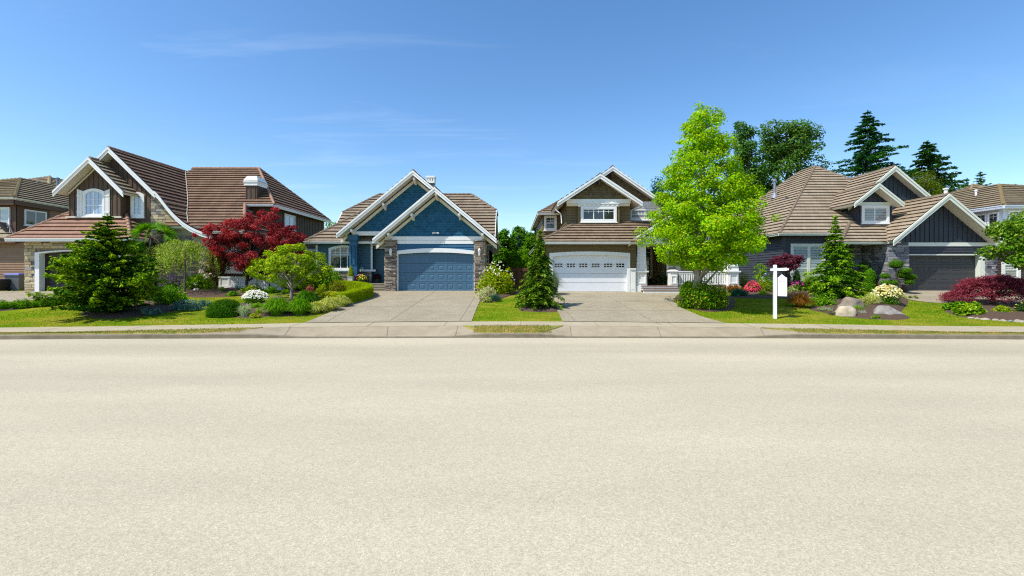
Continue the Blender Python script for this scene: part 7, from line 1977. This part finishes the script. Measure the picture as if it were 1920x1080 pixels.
wd = max(v.co.x for v in me.vertices) - min(v.co.x for v in me.vertices); k = (PX(1470.5, D) - PX(1459.3, D)) / wd
cpos = V(1464.9, 529.3, D)
for v in me.vertices: v.co = Vector((v.co.x * k + cpos.x - b0.x, D - .0145 - b0.y, v.co.y * k + cpos.z - b0.z))
link_mesh('lettering', me, po, [M['sign_red']])
sg.rotation_euler.z = math.radians(-14)
# ------------------------------------------------------------------ wheelie bins
def bin_(label, px0, px1, ytop, ybot, D, body, lid):
    xa, xb = PX(px0, D), PX(px1, D); w = xb - xa; c = (xa + xb) / 2; z0, z1 = HZ, PZ(ytop, D)
    t = thing('wheelie_bin', label, 'bin', (c, D, HZ), 'bins beside the brown house garage')
    m = MB(); m.hexa([(c - w * .36, D - .26, z0 + .03), (c + w * .36, D - .26, z0 + .03), (c + w * .36, D + .22, z0 + .03), (c - w * .36, D + .22, z0 + .03), (c - w * .46, D - .34, z1), (c + w * .46, D - .34, z1), (c + w * .46, D + .34, z1), (c - w * .46, D + .34, z1)])
    m.box(c - w * .49, c + w * .49, D - .37, D + .37, z1 - .08, z1 - .02); m.build('bin_body', M[body], t)
    l = MB(); l.hexa([(c - w * .5, D - .39, z1 + .003), (c + w * .5, D - .39, z1 + .003), (c + w * .5, D + .39, z1 + .003), (c - w * .5, D + .39, z1 + .003), (c - w * .42, D - .3, z1 + .08), (c + w * .42, D - .3, z1 + .08), (c + w * .42, D + .36, z1 + .1), (c - w * .42, D + .36, z1 + .1)]); l.build('lid', M[lid], t)
    h = MB(); h.tube([(c - w * .4, D + .36, z1 - .02), (c - w * .4, D + .46, z1 + .02), (c + w * .4, D + .46, z1 + .02), (c + w * .4, D + .36, z1 - .02)], .018, 6); h.build('handle', M[body], t)
    for s in (-1, 1):
        wh = MB(); wh.tube([(c + s * w * .40, D + .2, z0 + .1), (c + s * w * .48, D + .2, z0 + .1)], .1, 14); wh.build('wheel', M['bin_black'], t)
bin_('grey wheelie bin with blue lid beside the stone garage wall', 18, 47, 515, 547, 29.2, 'bin_grey', 'bin_lid')
bin_('dark wheelie bin with a blue edged lid at the left picture edge', -14, 12, 526, 548, 28.6, 'bin_black', 'bin_black')
# ------------------------------------------------------------------ porch things at the blue house
ch = Vector((PX(682, 30.0), 30.0, 1.74))
t = thing('patio_chair', 'dark metal patio chair on the blue house porch', 'chair', ch)
def cbox(name, *bx):
    m = MB()
    for x in bx: m.box(ch.x + x[0], ch.x + x[1], ch.y + x[2], ch.y + x[3], ch.z + x[4], ch.z + x[5])
    return m.build(name, M['dark_metal'], t)
cbox('seat', (-.26, .26, -.25, .25, .41, .45))
m = MB(); m.hexa([ch + Vector(v) for v in ((-.28, -.25, .46), (-.22, -.25, .46), (-.22, .25, .46), (-.28, .25, .46), (-.46, -.25, .98), (-.40, -.25, .98), (-.40, .25, .98), (-.46, .25, .98))]); m.build('backrest', M['dark_metal'], t)
for x in (-.24, .22):
    for y in (-.24, .22): cbox('leg', (x, x + .03, y, y + .03, 0, .41))
for y in (-.27, .25): cbox('armrest', (-.3, .24, y - .02, y + .03, .62, .65), (.2, .23, y - .015, y + .02, .45, .62))
pp = Vector((PX(657.8, 29.3), 29.3, 1.74)); pp.z = PZ(525, 29.3)
t = thing('square_planter', 'pale square planter holding the clipped golden cone at the porch column', 'planter', pp)
m = MB(); w = .16; zt = PZ(518.5, 29.3); m.hexa([pp + Vector((-w * .8, -w * .8, -.5)), pp + Vector((w * .8, -w * .8, -.5)), pp + Vector((w * .8, w * .8, -.5)), pp + Vector((-w * .8, w * .8, -.5)), (pp.x - w, pp.y - w, zt), (pp.x + w, pp.y - w, zt), (pp.x + w, pp.y + w, zt), (pp.x - w, pp.y + w, zt)]); m.box(pp.x - w - .02, pp.x + w + .02, pp.y - w - .02, pp.y + w + .02, zt - .05, zt + .002); m.build('pot', M['pot_pale'], t)
m = MB(); m.box(pp.x - w + .03, pp.x + w - .03, pp.y - w + .03, pp.y + w - .03, zt - .02, zt + .012); m.build('soil', M['soil'], t)
rg = np.random.default_rng(90); hh = PZ(499.5, 29.3) - zt; n = 2600; z = rg.uniform(0, 1, n); a = rg.uniform(0, 6.283, n); rr = .175 * np.where(z < .2, .8 + z, np.maximum(.02, 1 - ((z - .2) / .8) ** 1.6))
P = np.array([pp.x, pp.y, zt + .012]) + np.stack([np.cos(a) * rr, np.sin(a) * rr, z * hh], 1); Nn = np.stack([np.cos(a), np.sin(a), .4 + 0 * a], 1)
t = thing('cone_topiary', 'golden green cone topiary standing in the pale porch planter', 'shrub', (pp.x, pp.y, zt + .012)); lv = Leaves(); surf_leaves(lv, rg, P, Nn, .045, [(.34, .42, .02), (.28, .38, .018), (.40, .46, .03)], .5); lv.build('foliage', M['leaf'], t)
m = MB(); m.lathe((pp.x, pp.y, zt + .012), [(.14, 0), (.15, hh * .2), (.1, hh * .6), (.01, hh * .95)], 10, 0, (.2, .27, .015)); m.build('inner_core', M['needle'], t)  # solid core inside the cone, darker than its leaves
# flower bowl by the steps
D = 29.6; fb = Vector((PX(676, D), D, 1.74))
t = thing('flower_pot', 'dark flower pot at the porch steps', 'flower pot', fb); m = MB(); m.lathe(fb, [(.13, 0), (.19, .20), (.21, .22), (.18, .22), (.16, .18)], 14); m.build('pot', M['pot_dark'], t)
t = thing('pot_flowers', 'red and yellow mixed flowers spilling from the dark step pot', 'flowers', (fb.x, fb.y, fb.z + .2)); lv = Leaves(); rg = np.random.default_rng(91)
d = unit(rg, 700); d[:, 2] = np.abs(d[:, 2]); c = np.array([fb.x, fb.y, fb.z + .2]); lv.add(c + d * np.array([.38, .34, .34]) * rg.uniform(.4, 1, (700, 1)), d + UP * .4 + rg.normal(size=(700, 3)) * .3, .08, .05, pick(rg, 700, [(.22, .34, .03), (.30, .38, .05), (.12, .25, .02)]), rg); lv.build('foliage', M['leaf'], t)
lv = Leaves(); k = 70; d = unit(rg, k); d[:, 2] = np.abs(d[:, 2]); P = c + d * np.array([.42, .38, .38]); C = np.where((P[:, 0] > fb.x + .02)[:, None], pick(rg, k, [(.72, .55, .03), (.76, .62, .08)], .1), pick(rg, k, SCR + [(.6, .3, .5)], .1)); lv.add(P, d + np.array([0, -.4, .4]), .1, .09, C, rg); lv.build('blossom', M['petal'], t)
dp = Vector((PX(709, 30.8), 30.6, 1.74)); t = thing('porch_pot', 'small dark pot beside the maroon front door', 'flower pot', dp); m = MB(); m.lathe(dp, [(.13, 0), (.19, .26), (.20, .28), (.16, .28), (.15, .22)], 12); m.build('pot', M['pot_dark'], t)
t = thing('coleus_plant', 'dark red leafy plant in the pot by the maroon door', 'plant', dp + Vector((0, 0, .26))); lv = Leaves(); d = unit(rg, 500); c = np.array(dp) + UP * .45; lv.add(c + d * np.array([.26, .24, .2]) * rg.uniform(.4, 1, (500, 1)), d + UP * .3, .08, .06, pick(rg, 500, [(.09, .015, .02), (.13, .025, .03), (.05, .03, .02)]), rg); lv.build('foliage', M['leaf'], t)
# tall planter by the charcoal garage
tp = Vector((PX(1695, 28.1), 28.1, HZ + .02)); t = thing('tall_planter', 'tall tapered dark planter beside the charcoal garage door', 'planter', tp); m = MB(); taper(m, tp.x, tp.y, tp.z, PZ(534, 28.1), .15, .22); m.build('pot', M['pot_dark'], t); m = MB(); m.box(tp.x - .19, tp.x + .19, tp.y - .19, tp.y + .19, PZ(534, 28.1) - .03, PZ(534, 28.1) + .004); m.build('soil', M['soil'], t)
# fence with gate between the houses, and a lattice window panel behind
D = 33.5; fx0, fx1 = PX(960, D), PX(1012, D); t = thing('wooden_gate', 'red brown board fence and gate between blue and olive houses', 'fence', ((fx0 + fx1) / 2, D, HZ))
m = MB(); n = 12
for i in range(n):
    a = fx0 + (fx1 - fx0) * i / n; m.box(a + .01, a + (fx1 - fx0) / n - .01, D, D + .03, HZ, PZ(503, D) + .04 * (i % 2))
m.build('board_panel', M['fence_wood'], t)
for px in (959, 972, 990, 1012):
    q = MB(); q.box(PX(px, D) - .06, PX(px, D) + .06, D - .06, D + .06, HZ, PZ(501, D)); q.box(PX(px, D) - .08, PX(px, D) + .08, D - .08, D + .08, PZ(501, D), PZ(501, D) + .04); q.build('post', M['fence_wood'], t)
q = MB(); q.box(fx0, fx1, D - .05, D - .005, HZ + .4, HZ + .5); q.box(fx0, fx1, D - .05, D - .005, PZ(508, D), PZ(506, D)); q.build('rail', M['fence_wood'], t)
D = 52; t = thing('garden_shed', 'distant dark shed with a small white barred window behind the blue house', 'shed', (PX(932, D), D, HZ))
m = MB(); m.box(PX(918, D), PX(941, D), D, D + 2, HZ, PZ(483, D)); m.prism([(PX(916, D), D - .2, PZ(483.5, D)), (PX(943, D), D - .2, PZ(483.5, D)), (PX(941, D), D - .2, PZ(481.5, D)), (PX(918, D), D - .2, PZ(481.5, D))], (0, 2.6, 0)); m.build('wall', M['navy'], t)
m = MB(); Wp = Plane(D=D); pbox(m, Wp, 925, 939, 484.5, 489.5, .01, .05); m.build('window', M['glass_curtain'], t)
m = MB()
for px in (925, 928.5, 932, 935.5, 939): pbox(m, Wp, px - .5, px + .5, 484.3, 489.7, .05, .09)
m.build('window_frame', M['navy'], t)
# ------------------------------------------------------------------ sky, sun, camera
Ld = Vector((.61, .35, -1.0)).normalized()
sun = bpy.data.lights.new('sun', 'SUN'); sun.energy = 3.95; sun.angle = math.radians(.53); sun.color = (1.0, .95, .86)
so = bpy.data.objects.new('sun', sun); COL.objects.link(so); so.rotation_euler = Ld.to_track_quat('-Z', 'Y').to_euler()
w = bpy.data.worlds.new('World'); scene.world = w; w.use_nodes = True
nt = w.node_tree; nt.nodes.clear()
out = nt.nodes.new('ShaderNodeOutputWorld'); bg = nt.nodes.new('ShaderNodeBackground'); sky = nt.nodes.new('ShaderNodeTexSky')
sky.sky_type = 'NISHITA'; sky.sun_disc = False
sky.sun_elevation = math.asin(-Ld.z); sky.sun_rotation = math.atan2(-Ld.x, -Ld.y)
sky.altitude = 0; sky.air_density = 1.0; sky.dust_density = .45; sky.ozone_density = 2.6
bg.inputs['Strength'].default_value = .142
geo = nt.nodes.new('ShaderNodeTexCoord'); sep = nt.nodes.new('ShaderNodeSeparateXYZ'); nt.links.new(geo.outputs['Generated'], sep.inputs[0])
mx = nt.nodes.new('ShaderNodeMath'); mx.operation = 'MAXIMUM'; nt.links.new(sep.outputs['Z'], mx.inputs[0]); mx.inputs[1].default_value = .06
cmb = nt.nodes.new('ShaderNodeCombineXYZ')
for i, ax in enumerate('XY'):
    d = nt.nodes.new('ShaderNodeMath'); d.operation = 'DIVIDE'; nt.links.new(sep.outputs[ax], d.inputs[0]); nt.links.new(mx.outputs[0], d.inputs[1]); nt.links.new(d.outputs[0], cmb.inputs[i])
mp = nt.nodes.new('ShaderNodeMapping'); mp.inputs['Rotation'].default_value = (0, 0, .5); mp.inputs['Location'].default_value = (9.48, 5.24, 0); mp.inputs['Scale'].default_value = (.35, 1.1, 1); nt.links.new(cmb.outputs[0], mp.inputs['Vector'])
nz = nt.nodes.new('ShaderNodeTexNoise'); nz.inputs['Scale'].default_value = 1.3; nz.inputs['Detail'].default_value = 8; nz.inputs['Roughness'].default_value = .62; nz.inputs['Distortion'].default_value = .6; nt.links.new(mp.outputs[0], nz.inputs['Vector'])
cr = nt.nodes.new('ShaderNodeValToRGB'); cr.color_ramp.elements[0].position = .55; cr.color_ramp.elements[0].color = (0, 0, 0, 1); cr.color_ramp.elements[1].position = .85; cr.color_ramp.elements[1].color = (.20, .20, .20, 1); nt.links.new(nz.outputs['Fac'], cr.inputs[0])
hs = nt.nodes.new('ShaderNodeHueSaturation'); hs.inputs['Saturation'].default_value = 1.2; hs.inputs['Value'].default_value = 1.0; nt.links.new(sky.outputs[0], hs.inputs['Color'])
mr = nt.nodes.new('ShaderNodeMapRange'); mr.inputs[1].default_value = .35; mr.inputs[2].default_value = -.15; mr.inputs[3].default_value = .25; nt.links.new(sep.outputs['X'], mr.inputs[0])
ml = nt.nodes.new('ShaderNodeMath'); ml.operation = 'MULTIPLY'; nt.links.new(cr.outputs[0], ml.inputs[0]); nt.links.new(mr.outputs[0], ml.inputs[1])
mc = nt.nodes.new('ShaderNodeMix'); mc.data_type = 'RGBA'; nt.links.new(ml.outputs[0], mc.inputs[0]); nt.links.new(hs.outputs[0], mc.inputs[6]); mc.inputs[7].default_value = (5.5, 5.8, 6.2, 1)
nt.links.new(mc.outputs[2], bg.inputs['Color']); nt.links.new(bg.outputs[0], out.inputs['Surface'])

cam = bpy.data.cameras.new('camera'); co = bpy.data.objects.new('camera', cam); COL.objects.link(co)
cam.sensor_fit = 'HORIZONTAL'; cam.sensor_width = 36.0; cam.lens = F / 1920 * 36.0
cam.shift_y = -(540 - HY) / 1920.0
cam.clip_start = .1; cam.clip_end = 3000
co.location = (0, 0, EYE); co.rotation_euler = (math.radians(90), 0, 0)
scene.camera = co
scene.view_settings.view_transform = 'Standard'; scene.view_settings.look = 'None'
scene.view_settings.exposure = .56; scene.view_settings.gamma = 1.0
scene.cycles.max_bounces = 6; scene.cycles.transparent_max_bounces = 8
scene.cycles.use_denoising = False
scene.cycles.filter_width = 1.15
